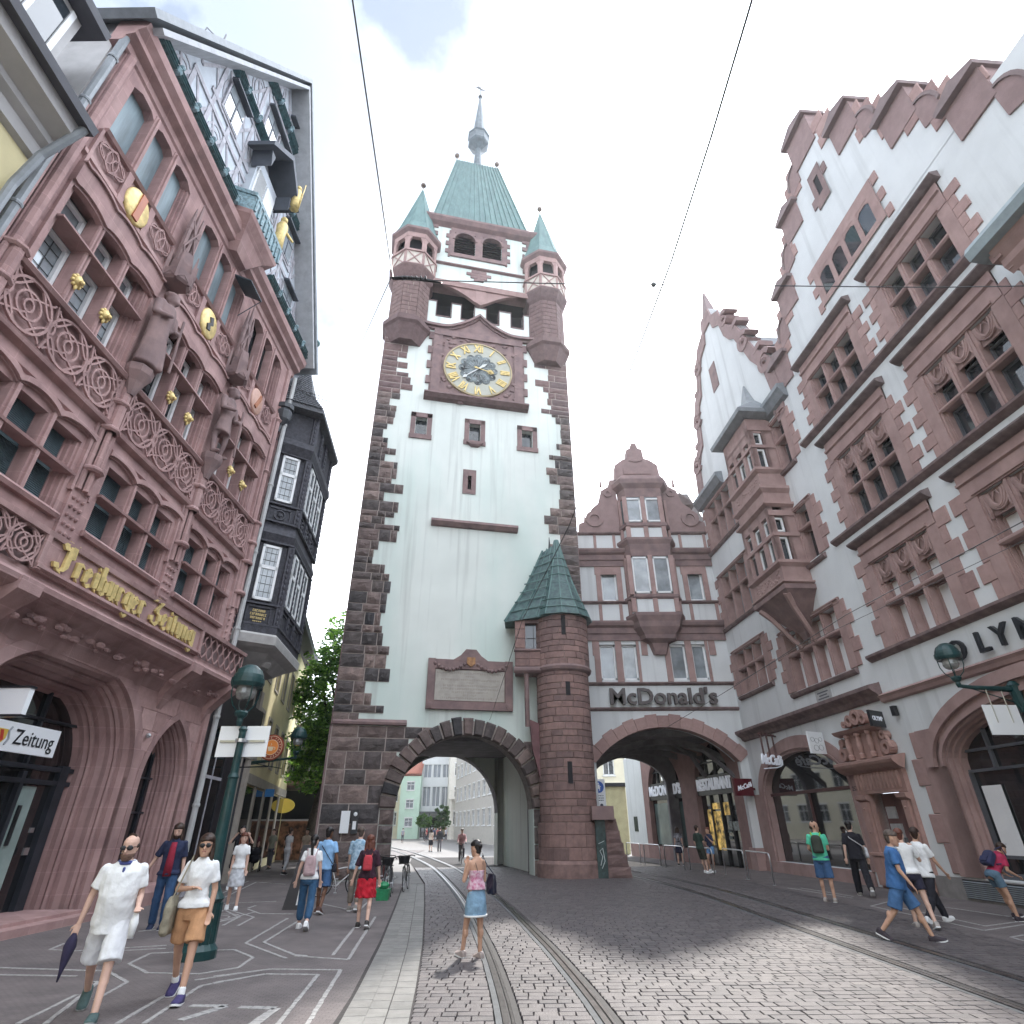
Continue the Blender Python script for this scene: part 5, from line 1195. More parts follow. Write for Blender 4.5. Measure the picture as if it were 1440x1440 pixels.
# gilded blackletter inscription built from broken strokes
GL = {  # strokes on a grid: x 0..w, y 0(base)..1(x height); lists of points
 'r': (.62, [[(.15, 1), (.15, .1), (.27, 0)], [(.15, .85), (.35, 1), (.5, .88)]]), 'e': (.62, [[(.3, 1), (.12, .8), (.12, .15), (.3, 0), (.5, .15)], [(.3, 1), (.48, .82), (.15, .48)]]),
 'i': (.42, [[(.08, .9), (.2, 1), (.2, .1), (.33, 0)], [(.2, 1.3), (.27, 1.38)]]), 'b': (.68, [[(.15, 1.6), (.15, .1), (.32, 0), (.52, .18), (.52, .8), (.35, 1), (.15, .85)]]),
 'u': (.72, [[(.05, .9), (.17, 1), (.17, .12), (.3, 0), (.5, .15)], [(.5, 1), (.5, .1), (.63, 0)]]), 'g': (.68, [[(.52, 1), (.3, 1), (.14, .82), (.14, .2), (.3, .05), (.5, .2)], [(.52, 1), (.52, -.3), (.3, -.5), (.1, -.35)]]),
 't': (.5, [[(.2, 1.3), (.2, .12), (.36, 0)], [(.05, 1), (.42, 1)]]), 'n': (.74, [[(.05, .9), (.17, 1), (.17, .1), (.28, 0)], [(.17, .85), (.4, 1), (.53, .85), (.53, .1), (.66, 0)]]),
 'F': (1.1, [[(.95, 1.75), (.6, 1.55), (.3, 1.75), (.12, 1.5), (.3, 1.25)], [(.55, 1.55), (.5, .3), (.3, 0), (.0, .1), (-.1, .35)], [(.5, .95), (.8, 1.05)], [(.7, 1.7), (.72, .9)]]),
 'Z': (1.05, [[(.1, 1.45), (.35, 1.75), (.6, 1.5), (.9, 1.7)], [(.85, 1.65), (.35, .85), (.75, .75), (.8, .3), (.5, 0), (.1, .15), (.05, .45)], [(.3, .9), (.6, 1.0)]]), ' ': (.55, [])}
x = 0; U = .42; 
def letter_w(s): return sum(GL[c][0] for c in s)
word = 'Freiburger Zeitung'; xw = 10.75; sx_ = 5.6/letter_w(word); z0 = 6.45
for c in word:
    wl, st = GL[c]; mb = MB()
    for s in st:
        for (a, b) in zip(s[:-1], s[1:]):
            dxx, dzz = (b[0]-a[0]), (b[1]-a[1]); vert = abs(dzz) > abs(dxx)*1.2; nw = .07 if vert else .036
            A = (xw+a[0]*sx_, z0+a[1]*U*.9); B = (xw+b[0]*sx_, z0+b[1]*U*.9)
            if vert: mb.prism([(A[0]-nw, A[1]), (A[0]+nw, A[1]+.03), (B[0]+nw, B[1]+.03), (B[0]-nw, B[1])], -.83, -.77)
            else: mb.prism([(A[0]-.02, A[1]+nw), (A[0]+.02, A[1]-nw), (B[0]+.02, B[1]-nw), (B[0]-.02, B[1]+nw)], -.825, -.77)
    if c in 'FZ':
        for q in range(5): mb.ball((xw+(.05+.1*q)*sx_*(1 if c == 'Z' else -1)+(.0 if c == 'Z' else .35), -.8, z0+.62+.05*sin(q*2)), .025, 5)
    if st: mb.build('gilded_letter', gold, RBD)
    xw += wl*sx_
# brass disc, lamp bracket on the wall near the small arch
mb = MB(); mb.ball((16.65, -.1, 4.05), .07, 8); mb.build('wall_sensor', steel, RBD)
# ---- signs inside the portal
SG = empty('newspaper_sign', (-10.2, 0, 0), R(89.6), 'white sign reading Badische Zeitung with a small crest hanging in the big pointed arch', 'sign')
mb = MB(); mb.box(9.6, .25, 3.22, 13.9, .33, 3.78); mb.build('board', signw, SG)
text('Badische', .42, .004, signbk, SG, (11.0, .24, 3.5), xs=.92, name='lettering'); text('Zeitung', .42, .004, signbk, SG, (13.2, .24, 3.5), xs=.88, name='lettering')
mb = MB(); mb.prism([(12.18, 3.62), (12.42, 3.62), (12.42, 3.45), (12.3, 3.33), (12.18, 3.45)], .235, .25, 0); mb.prism([(12.22, 3.6), (12.3, 3.6), (12.36, 3.42), (12.3, 3.38)], .228, .235, 1)
for s in (-1, 1): mb.tube([(12.3+s*.14, .24, 3.33), (12.3+s*.2, .24, 3.45), (12.3+s*.15, .24, 3.6), (12.3+s*.2, .24, 3.68)], .02, 5, 2)
mb.build('crest', [mat('crest_gold', (.65, .45, .08), .5, .1), mat('crest_red', (.5, .05, .03), .5, .1), mat('crest_grey', (.4, .42, .45), .5, .1)], SG)
S2 = MB(); S2.box(11.38, -.75, 3.72, 11.5, .1, 4.25); S2.box(11.36, -.77, 3.7, 11.52, .12, 3.74, 1); S2.box(11.36, -.77, 4.23, 11.52, .12, 4.27, 1)
S2.xf(Matrix.Rotation(0, 4, 'Z')); o = S2.build('projecting_sign', [signw, signbk]); o.location = (-10.2, 0, 0); o.rotation_euler = (0, 0, R(89.6)); tag(o, 'white projecting sign box cut by the left photo edge above the portal sign', 'sign')
# ================================================================ NEIGHBOUR AT THE LEFT EDGE
NB = empty('yellow_corner_house', (-10.2, 0, 0), R(89.6), 'yellow rendered house with heavy grey eaves and dormer cut by the left photo edge', 'house')
mb = MB(); mb.box(-6, .02, 0, 7.0, 9, 15); mb.build('wall', ochre, NB)
mb = MB(); mb.mold([(.02, 14.2), (-.12, 14.25), (-.14, 14.55), (-.3, 14.65), (-.32, 14.8), (-.7, 14.95), (-.74, 15.25), (.1, 15.3)], -6, 7.0); mb.build('eaves_cornice', mat('cornice_grey', (.42, .41, .41), .8, .06, 2), NB)
mb = MB(); mb.mold([(-.7, 15.25), (-.95, 15.22), (-1.0, 15.42), (-.9, 15.5), (-.65, 15.5)], -6, 7.08); mb.build('gutter', mat('gutter_dark', (.06, .06, .075), .5, .1), NB)
mb = MB(); mb.quad((-6, -.8, 15.45), (7.05, -.8, 15.45), (7.05, 4, 20.5), (-6, 4, 20.5)); mb.box(-6, 4, 15, 7, 9, 20); mb.build('roof', greyw, NB)
DM = MB(); DM.box(4.3, -.2, 15.9, 6.2, 3, 18.3); dm_ = DM.build('dormer', mat('cornice_grey', (.42, .41, .41), .8, .06, 2), NB)
mb = MB(); mb.mold([(-.2, 18.2), (-.6, 18.2), (-.65, 18.4), (.2, 18.9), (3, 18.9), (3, 18.2)], 4.0, 6.5); mb.build('dormer_roof', mat('gutter_dark', (.06, .06, .075), .5, .1), dm_)
mb = MB(); mb.box(4.6, -.23, 16.2, 5.9, -.2, 18.0); mb.build('pane', glass, dm_); mb = MB(); mb.box(4.5, -.27, 16.1, 4.62, -.2, 18.1); mb.box(5.88, -.27, 16.1, 6.0, -.2, 18.1); mb.box(5.2, -.27, 16.1, 5.3, -.2, 18.1); mb.box(4.5, -.27, 16.05, 6, -.2, 16.2); mb.build('dormer_frame', whitep, dm_)
mb = MB(); mb.tube([(6.95, -.85, 15.3), (6.9, -.3, 14.2), (6.9, -.12, 13.2), (6.9, -.12, 0)], .09, 8); mb.build('drainpipe', leadgrey, NB)
# ================================================================ DARK ORIEL HOUSE
OH = empty('dark_timber_house', (-10.2, 20.05, 0), 0, 'narrow house with two-storey dark carved timber oriel under a slate roof beside the red building', 'house')
loc2 = lambda x, y: (x+10.2, y-20.05)
WP = [(-10.2, 19.95), (-12.2, 19.95), (-14, 30.8), (-11.85, 31.5)]
mb = MB(); mb.slab([loc2(*p) for p in [(-10.35, 19.9), (-18, 19.9), (-18, 25.8), (-11.0, 25.8)]], 0, 18.2); mb.build('wall', darkwood, OH)
P0, P1, P2, P3 = (-10.2, 20.05), (-8.89, 20.96), (-9.3, 24.5), (-10.85, 25.6)
def poly_off(k, c=(-10.3, 22.6)): return [loc2(c[0]+(x-c[0])*(1 if i in (0, 3) and False else k), c[1]+(y-c[1])*k) for i, (x, y) in enumerate((P0, P1, P2, P3, (-11.6, 25.6), (-11.4, 20.05)))]
mb = MB()
for (za, zb, ka, kb) in ((8.1, 8.4, 1.05, 1.05), (8.4, 9.2, 1.0, 1.0), (9.2, 11.75, .985, .985), (11.75, 12.1, 1.03, 1.08), (12.1, 12.55, 1.08, 1.0), (12.55, 13.4, 1.0, 1.0), (13.4, 15.9, .985, .985), (15.9, 16.3, 1.05, 1.14), (16.3, 16.6, 1.14, 1.12), (16.6, 18.4, 1.0, 1.0)):
    mb.loft([[(x, y, za) for x, y in poly_off(ka)], [(x, y, zb) for x, y in poly_off(kb)]])
mb.build('oriel_body', darkwood, OH)
mb = MB(); mb.loft([[(x, y, z) for x, y in poly_off(k)] for z, k in ((7.15, .55), (7.5, .85), (7.62, 1.02), (7.7, 1.1), (8.0, 1.12), (8.1, 1.06))]); mb.ball(loc2(-9.6, 22)+(7.3,), .35, 8, 0, (1, 1.4, .6)); mb.build('oriel_base', mat('pale_grey_stone', (.42, .41, .40), .8, .1, 3), OH)
def face_frame(A, B):
    a = math.atan2(B[1]-A[1], B[0]-A[0]); return Matrix.Translation((*loc2(*A), 0)) @ Matrix.Rotation(a, 4, 'Z')
for (A, B, wins_) in ((P0, P1, [(.5, 1.2)]), (P1, P2, [(.35, 1.0), (1.3, 1.95), (2.25, 2.9)])):
    M = face_frame(A, B); L = math.hypot(B[0]-A[0], B[1]-A[1])
    for z0_, z1_ in ((9.35, 11.6), (13.6, 15.8)):
        for (a, b) in wins_:
            mb = MB()
            for p in ((a, z0_, a+.09, z1_), (b-.09, z0_, b, z1_), (a, z0_, b, z0_+.1), (a, z1_-.1, b, z1_), (a, z0_+(z1_-z0_)*.56, b, z0_+(z1_-z0_)*.62)): mb.box(p[0], -.1, p[1], p[2], .02, p[3])
            mb.xf(M); wnd = mb.build('window', whitep, OH)
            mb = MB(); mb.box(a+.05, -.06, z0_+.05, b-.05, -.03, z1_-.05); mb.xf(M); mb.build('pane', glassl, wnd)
            mb = MB()
            for k in range(1, 7): zz = z0_+(z1_-z0_)*k/7; mb.box(a+.08, -.075, zz, b-.08, -.06, zz+.012)
            for k in range(1, 4): xx = a+(b-a)*k/4; mb.box(xx, -.075, z0_+.1, xx+.012, -.06, z1_-.1)
            mb.xf(M); mb.build('leading', black, wnd)
    mb = MB(); rr = random.Random(3)
    for z0_, z1_ in ((9.2, 11.7), (13.45, 15.9), (8.4, 9.2), (12.6, 13.4), (16.65, 18.2)):
        xsx = [0.02, L-.02] + [(w1[1]+w2[0])/2 for w1, w2 in zip(wins_[:-1], wins_[1:])]
        for x in xsx: mb.box(x-.13, -.09, z0_, x+.13, .0, z1_); 
        for x in xsx:
            z = z0_+.15
            while z < z1_-.15: mb.ball((x, -.1, z), .08, 6, 0, (1, .5, 1.3)); z += .22
        if z1_-z0_ < 1: 
            for w_ in wins_: c = (w_[0]+w_[1])/2; mb.box(w_[0]-.1, -.05, z0_+.08, w_[0]-.04, 0, z1_-.08); mb.box(w_[1]+.04, -.05, z0_+.08, w_[1]+.1, 0, z1_-.08); mb.box(w_[0]-.1, -.05, z1_-.14, w_[1]+.1, 0, z1_-.06)
            if z0_ > 12: 
                for w_ in wins_: c = (w_[0]+w_[1])/2; mb.ring(c, (z0_+z1_)/2, .18, .24, 0, 360, -.06, 0, 10); mb.ball((c, -.04, (z0_+z1_)/2), .1, 6, 0, (1, .5, 1))
    for z in (8.35, 9.15, 11.7, 12.6, 13.4, 15.85): mb.mold([(0, z), (-.12, z+.03), (-.12, z+.1), (0, z+.14)], -.02, L+.05)
    mb.xf(M); o = mb.build('oriel_carving', mat('dark_timber_carved', (.055, .055, .072), .6, .3, 8, .4, 25), OH); o['kind'] = 'stuff'
M = face_frame(P0, P1)   # gilded lettering, too worn by distance to read: three short lines
for k, (s, zz) in enumerate((('DAMPFNUDEL', 8.92), ('ALEMANNISCHE', 8.78), ('TILMANNS', 8.64))) if False else enumerate(()): pass
mb = MB(); rr = random.Random(6)
for k, (n_, zz) in enumerate(((7, 8.93), (9, 8.79), (8, 8.65), (5, 8.53))):
    for q in range(n_):
        x = .86-n_*.033+q*.066; h = .09 if k < 3 else .04
        mb.box(x, -.068, zz-h/2, x+.014, -.052, zz+h/2)
        if rr.random() > .3: mb.box(x, -.068, zz+h/2-.014, x+.045, -.052, zz+h/2)
        if rr.random() > .4: mb.box(x, -.068, zz-h/2, x+.045, -.052, zz-h/2+.014)
        if rr.random() > .5: mb.box(x+.032, -.068, zz-h/2, x+.046, -.052, zz+h/2)
mb.xf(M); o = mb.build('gilded_lines', gold, OH); o['kind'] = 'stuff'
mb = MB(); mb.xf(M)
# roof storey and roof
mb = MB(); E0 = [loc2(-10.6, 19.4), loc2(-8.5, 20.5), loc2(-8.95, 24.6), loc2(-11.0, 26.2), loc2(-16, 26.2), loc2(-16, 19.4)]
mb.loft([[(x, y, 18.2) for x, y in E0], [(x, y, 18.4) for x, y in E0], [(*loc2(-10.1, 20.2), 19.6), (*loc2(-9.35, 21.0), 19.6), (*loc2(-9.7, 24), 19.6), (*loc2(-11.5, 25.6), 19.6), (*loc2(-15.5, 25.6), 19.6), (*loc2(-15.5, 20.1), 19.6)], [(*loc2(-10.3, 22.0), 22.2), (*loc2(-10.2, 22.1), 22.2), (*loc2(-10.3, 22.6), 22.2), (*loc2(-11.5, 22.9), 22.2), (*loc2(-14.5, 22.9), 22.2), (*loc2(-14.5, 22.2), 22.2)]])
mb.build('roof', slate, OH)
mb = MB()   # slates in courses
A0 = Vector((*loc2(-10.55, 19.38), 18.42)); A1_ = Vector((*loc2(-8.5, 20.45), 18.42)); B0 = Vector((*loc2(-10.35, 21.9), 22.2)); B1 = Vector((*loc2(-10.2, 22.0), 22.2)); Am = Vector((*loc2(-10.1, 20.15), 19.62)); Bm = Vector((*loc2(-9.33, 20.95), 19.62))
slate_me = None
for seg_, (p0, p1, q0, q1, rows) in enumerate(((A0, A1_, Am, Bm, 7), (Am, Bm, B0, B1, 13))):
    for r in range(rows):
        a = p0.lerp(q0, r/rows); b = p1.lerp(q1, r/rows); c = p0.lerp(q0, (r+1.1)/rows); d_ = p1.lerp(q1, (r+1.1)/rows); nr = (b-a).cross(c-a).normalized(); nr = nr if nr.y < 0 else -nr
        n_ = max(1, int((b-a).length/.2))
        for k in range(n_):
            s0, s1 = (k+.06)/n_, (k+.94)/n_; up_ = .03
            v = [a.lerp(b, s0)+nr*(up_+.02), a.lerp(b, s1)+nr*(up_+.02), c.lerp(d_, s1)+nr*.008, c.lerp(d_, s0)+nr*.008, a.lerp(b, s0)+nr*.005, a.lerp(b, s1)+nr*.005]
            mb.poly([tuple(x) for x in v], [(0, 1, 2, 3), (0, 1, 5, 4)])
o = mb.build('roof_slates', slate, OH); o['kind'] = 'stuff'
mb = MB()
for k in range(14): p = A0.lerp(A1_, k/13)+Vector((0, .55, .75)); mb.tube([tuple(p), tuple(p+Vector((0, -.05, .3)))], .012, 4)
for dz in (0, .15, .3): mb.tube([tuple(A0+Vector((0, .55, .75+dz))), tuple(A1_+Vector((0, .55, .75+dz)))], .014, 4)
mb.build('snow_guard', black, OH)
mb = MB(); mb.lathe([(.1, 22.1), (.2, 22.4), (.05, 22.7), (.03, 24.0)], *loc2(-10.25, 22.1), 8); mb.ball((*loc2(-10.25, 22.1), 24.15), .2, 8); mb.build('finial', copper, OH)
mb = MB(); c = loc2(-9.9, 19.75); mb.lathe([(.12, 17.0), (.3, 17.25), (.36, 17.6), (.3, 17.75), (.38, 17.8), (.38, 18.0)], *c, 10); mb.tube([(*c, 17.1), (c[0]-.05, c[1]-.05, 16.7), (c[0]-.9, c[1]+.1, 16.5)], .09, 8); mb.build('rain_hopper', mat('hopper_dark', (.06, .065, .075), .5, .2), OH)
# ground floor shopfront under the oriel
SF = MB(); a0 = (-10.28, 20.0); d_ = Vector((-.122, .993)); n_ = Vector((.993, .122))
def sfm(mb): return mb.xf(Matrix.Translation((*loc2(*a0), 0)) @ Matrix.Rotation(R(97), 4, 'Z'))
mb = MB(); mb.box(-.1, -.16, 0, .7, .1, 6.2); mb.box(2.6, -.16, 0, 4.3, .1, 6.9); mb.box(-.1, -.18, 4.9, 6, .1, 6.2); sfm(mb); mb.build('shopfront_panel', mat('shopfront_black', (.022, .02, .026), .5, .15, 2), OH)
mb = MB(); mb.box(.7, -.1, .5, 2.6, -.05, 4.9); sfm(mb); mb.build('shop_window', glassd, OH)
mb = MB(); mb.box(.7, -.3, 0, 2.6, .1, .5); mb.box(1.6, -.12, .5, 1.66, -.05, 4.9); mb.box(.7, -.12, 3.3, 2.6, -.05, 3.4); sfm(mb); mb.build('shop_sill', greywood, OH)
mb = MB(); mb.box(4.3, -.12, 0, 4.65, .1, 7); mb.box(5.4, -.12, 0, 5.8, .1, 7); mb.box(4.3, -.14, 4.3, 5.8, .1, 4.6); mb.box(4.3, .05, 0, 5.8, .1, 7); sfm(mb); mb.build('stone_pilaster', mat('beige_stone', (.42, .38, .33), .8, .1, 2, .2, 30), OH)
# ================================================================ YELLOW HOUSE beyond
YH = empty('long_yellow_house', (-11.2, 26.0, 0), R(103), 'long pale yellow house with dark eaves running back beyond the dark oriel house', 'house')
yw = [(1.2+2.6*k, 2.2+2.6*k) for k in range(6)]
hz = [(a, b, z, z+1.9) for a, b in yw for z in (4.6, 8.0)]
mb = MB(); wall(mb, -.2, 17, 0, 11.9, hz, 0, .25); mb.quad((17, 0, 0), (17, 8, 0), (17, 8, 11.9), (17, 0, 11.9)); mb.quad((-.2, 0, 0), (-.2, 8, 0), (-.2, 8, 14), (-.2, 0, 14)); mb.build('wall', ochre, YH)
mb = MB(); mb.mold([(0, 11.6), (-.15, 11.7), (-.7, 11.9), (-.8, 12.15), (.1, 12.2)], -.2, 17.2); mb.build('eaves', mat('gutter_dark', (.06, .06, .075), .5, .1), YH)
mb = MB(); mb.quad((-.2, -.7, 12.15), (17.2, -.7, 12.15), (17.2, 4, 16), (-.2, 4, 16)); mb.build('roof', slate, YH)
wm = MB(); wm.box(-.62, -.04, -.12, .62, .05, 0); wm.box(-.62, -.04, 1.9, .62, .05, 2.05); wm.box(-.62, -.04, 0, -.5, .05, 1.9); wm.box(.5, -.04, 0, .62, .05, 1.9); wm.box(-.03, .1, 0, .03, .16, 1.9); wm.box(-.5, .1, 1.2, .5, .16, 1.26); wmm = wm.mesh('window', mat('beige_stone', (.42, .38, .33), .8, .1, 2, .2, 30)); wpn = MB(); wpn.box(-.5, .16, 0, .5, .2, 1.9); wpp = wpn.mesh('pane', glass)
for a, b in yw:
    for z in (4.6, 8.0): o = inst('window', wmm, YH, ((a+b)/2, 0, z)); inst('pane', wpp, o)
mb = MB()
for k in range(5): mb.box(.3+2.9*k, -.06, 0, .8+2.9*k, 0, 3.6)
mb.box(-.2, -.08, 3.5, 17, 0, 3.9); mb.build('ground_floor_piers', mat('beige_stone', (.42, .38, .33), .8, .1, 2, .2, 30), YH)
mb = MB()
for k in range(5): mb.box(.9+2.9*k, -.02, .4, 3.1+2.9*k, -.01, 3.4)
mb.build('shop_window', glassd, YH)
mb = MB(); mb.box(6.3, -.5, 3.2, 6.34, -.05, 3.55); o = mb.build('street_sign', mat('sign_blue', (.03, .2, .5), .4, .05)); o.location = (-11.2, 26, 0); o.rotation_euler = (0, 0, R(103)); tag(o, 'small blue street name sign on the yellow house at the far left', 'street sign')
mb = MB(); mb.box(-.4, -2.4, 0, .1, -2.3, 0); 
# shop building closing the little street
SH = empty('closing_shop_building', (-17.5, 41, 0), 0, 'grey stone shop building with black fascia behind the big tree', 'building')
mb = MB(); wall(mb, 0, 7.5, 0, 8, [(2.6+1.5*k, 3.4+1.5*k, 4.9, 6.8) for k in range(3)], 0, .3); mb.box(0, .3, 0, 7.5, 8, 8); mb.build('wall', mat('shop_stone', (.28, .25, .24), .85, .12, 2, .2, 20), SH)
for k in range(3):
    mb = MB(); mb.box(2.6+1.5*k, .1, 4.9, 3.4+1.5*k, .14, 6.8); o = mb.build('window', whitep, SH); mb = MB(); mb.box(2.68+1.5*k, .07, 4.98, 2.97+1.5*k, .1, 6.72); mb.box(3.03+1.5*k, .07, 4.98, 3.32+1.5*k, .1, 6.72); mb.build('pane', glass, o)
mb = MB(); mb.box(.5, -.3, 2.3, 7, 0, 3.9); mb.build('fascia', signbk, SH)
mb = MB(); mb.mold([(0, 4.1), (-.2, 4.2), (-.2, 4.5), (0, 4.6)], 0, 7.5); mb.build('string_course', mat('shop_rose', (.32, .2, .19), .85, .1, 2), SH)
mb = MB(); N = 20; mb.loft([[(2.9+r*.75*cos(2*PI*i/N), y_, 3.05+r*.42*sin(2*PI*i/N)) for i in range(N)] for r, y_ in ((1, -.3), (1, -.42), (.02, -.42))]); o = mb.build('oval_sign', mat('oval_yellow', (.8, .6, .12), .5, .05, emit=.05)); o.location = (-17.5, 41, 0); tag(o, 'yellow oval shop sign on the black fascia behind the tree', 'sign')
mb = MB(); mb.box(1.4, -.05, .1, 4.6, -.02, 2.2); mb.build('shop_window', mat('warm_window', (.16, .08, .05), .3, .6, 3, emit=.08), SH); mb = MB(); mb.box(1.3, -.1, .1, 1.4, 0, 2.3); mb.box(4.6, -.1, .1, 4.7, 0, 2.3); mb.box(1.3, -.1, 2.2, 4.7, 0, 2.3); mb.build('shop_frame', whitep, SH)
# ================================================================ TREE left of the tower
def leafmat(c):
    nm = 'leaf_%s' % ''.join('%02d' % int(x*100) for x in c); new = nm not in MT; m = mat(nm, c, .6, .2, 5)
    if new:
        n = m.node_tree.nodes; l = m.node_tree.links; t = n.new('ShaderNodeBsdfTranslucent'); t.inputs[0].default_value = (c[0]*2.2, c[1]*2.0, c[2]*1.4, 1); x = n.new('ShaderNodeMixShader'); x.inputs[0].default_value = .5
        l.new(n['Principled BSDF'].outputs[0], x.inputs[1]); l.new(t.outputs[0], x.inputs[2]); l.new(x.outputs[0], n['Material Output'].inputs[0])
    return m
def tree(name, loc, trunk_pts, r0, crown, nleaf, label, cols, seed=1, leaf=.16, group=None, limbs=8):
    T = empty(name, loc, 0, label, 'tree', group); rn = random.Random(seed)
    mb = MB(); mb.tube(trunk_pts, [r0*(1-.55*i/(len(trunk_pts)-1)) for i in range(len(trunk_pts))], 9)
    bark = mat('bark', (.075, .06, .05), .95, .3, 6, .8, 12)
    for k in range(limbs):
        i = rn.randrange(1, len(trunk_pts)); a = Vector(trunk_pts[i]); c = crown[rn.randrange(len(crown))]; b = Vector(c[:3])
        m = a.lerp(b, .5)+Vector((rn.uniform(-.4, .4), rn.uniform(-.4, .4), .3)); mb.tube([tuple(a), tuple(m), tuple(b)], [r0*.38, r0*.22, r0*.08], 6)
        for q in range(3): e = b+Vector((rn.gauss(0, .9), rn.gauss(0, .9), rn.gauss(.3, .7))); mb.tube([tuple(m.lerp(b, .5)), tuple(e)], [r0*.12, r0*.03], 4)
    mb.build('trunk', bark, T, smooth=True)
    lf = MB(); tot = sum(c[3]**2 for c in crown)
    for c in crown:
        n_ = int(nleaf*c[3]**2/tot); cl = [Vector((rn.gauss(0, 1), rn.gauss(0, 1), rn.gauss(0, 1))).normalized()*c[3]*rn.uniform(.45, 1.05) for _ in range(max(6, n_//28))]
        for k in range(n_):
            o = cl[rn.randrange(len(cl))]+Vector((rn.gauss(0, .26), rn.gauss(0, .26), rn.gauss(0, .2)))*c[3]*.55
            p = Vector(c[:3])+Vector((o.x, o.y, o.z*.9)); s = leaf*rn.uniform(.6, 1.25); u = Vector((rn.gauss(0, 1), rn.gauss(0, 1), rn.gauss(0, .55))).normalized(); v = u.orthogonal(); v.rotate(Matrix.Rotation(rn.random()*6.3, 3, u)); v.normalize()
            lf.poly([tuple(p-u*s), tuple(p+v*s*.5), tuple(p+u*s), tuple(p-v*s*.5)], [(0, 1, 2, 3)], rn.randrange(len(cols)))
    o = lf.build('crown', [leafmat(c) for c in cols], T); o['kind'] = 'stuff'
    return T
GC = [(.09, .20, .045), (.06, .14, .035), (.14, .27, .06), (.04, .10, .03)]
for m_ in (): pass
tree('plane_tree', (-11.6, 37.2, 0), [(0, 0, 0), (.1, 0, 1.6), (.35, -.1, 3.2), (.7, 0, 5.5), (.9, 0, 8), (.8, 0, 11)], .38,
     [(-.3, 0, 4.6, 1.4), (1.3, .3, 5.2, 1.6), (.6, -.3, 7.0, 1.9), (-.9, .2, 7.8, 1.5), (1.8, .2, 8.2, 1.8), (.1, 0, 9.9, 1.8), (1.6, 0, 11.2, 1.8), (-.8, 0, 11.4, 1.2), (.5, 0, 13.0, 1.5), (1.9, .2, 14.2, 1.3), (-.7, .1, 6.0, 1.4), (2.9, .3, 6.6, 1.5), (3.0, .2, 10, 1.7), (-1.4, 0, 9.6, 1.1)], 24000, 'leafy green tree between the yellow house and the tower foot', GC, 5, .14, limbs=14)
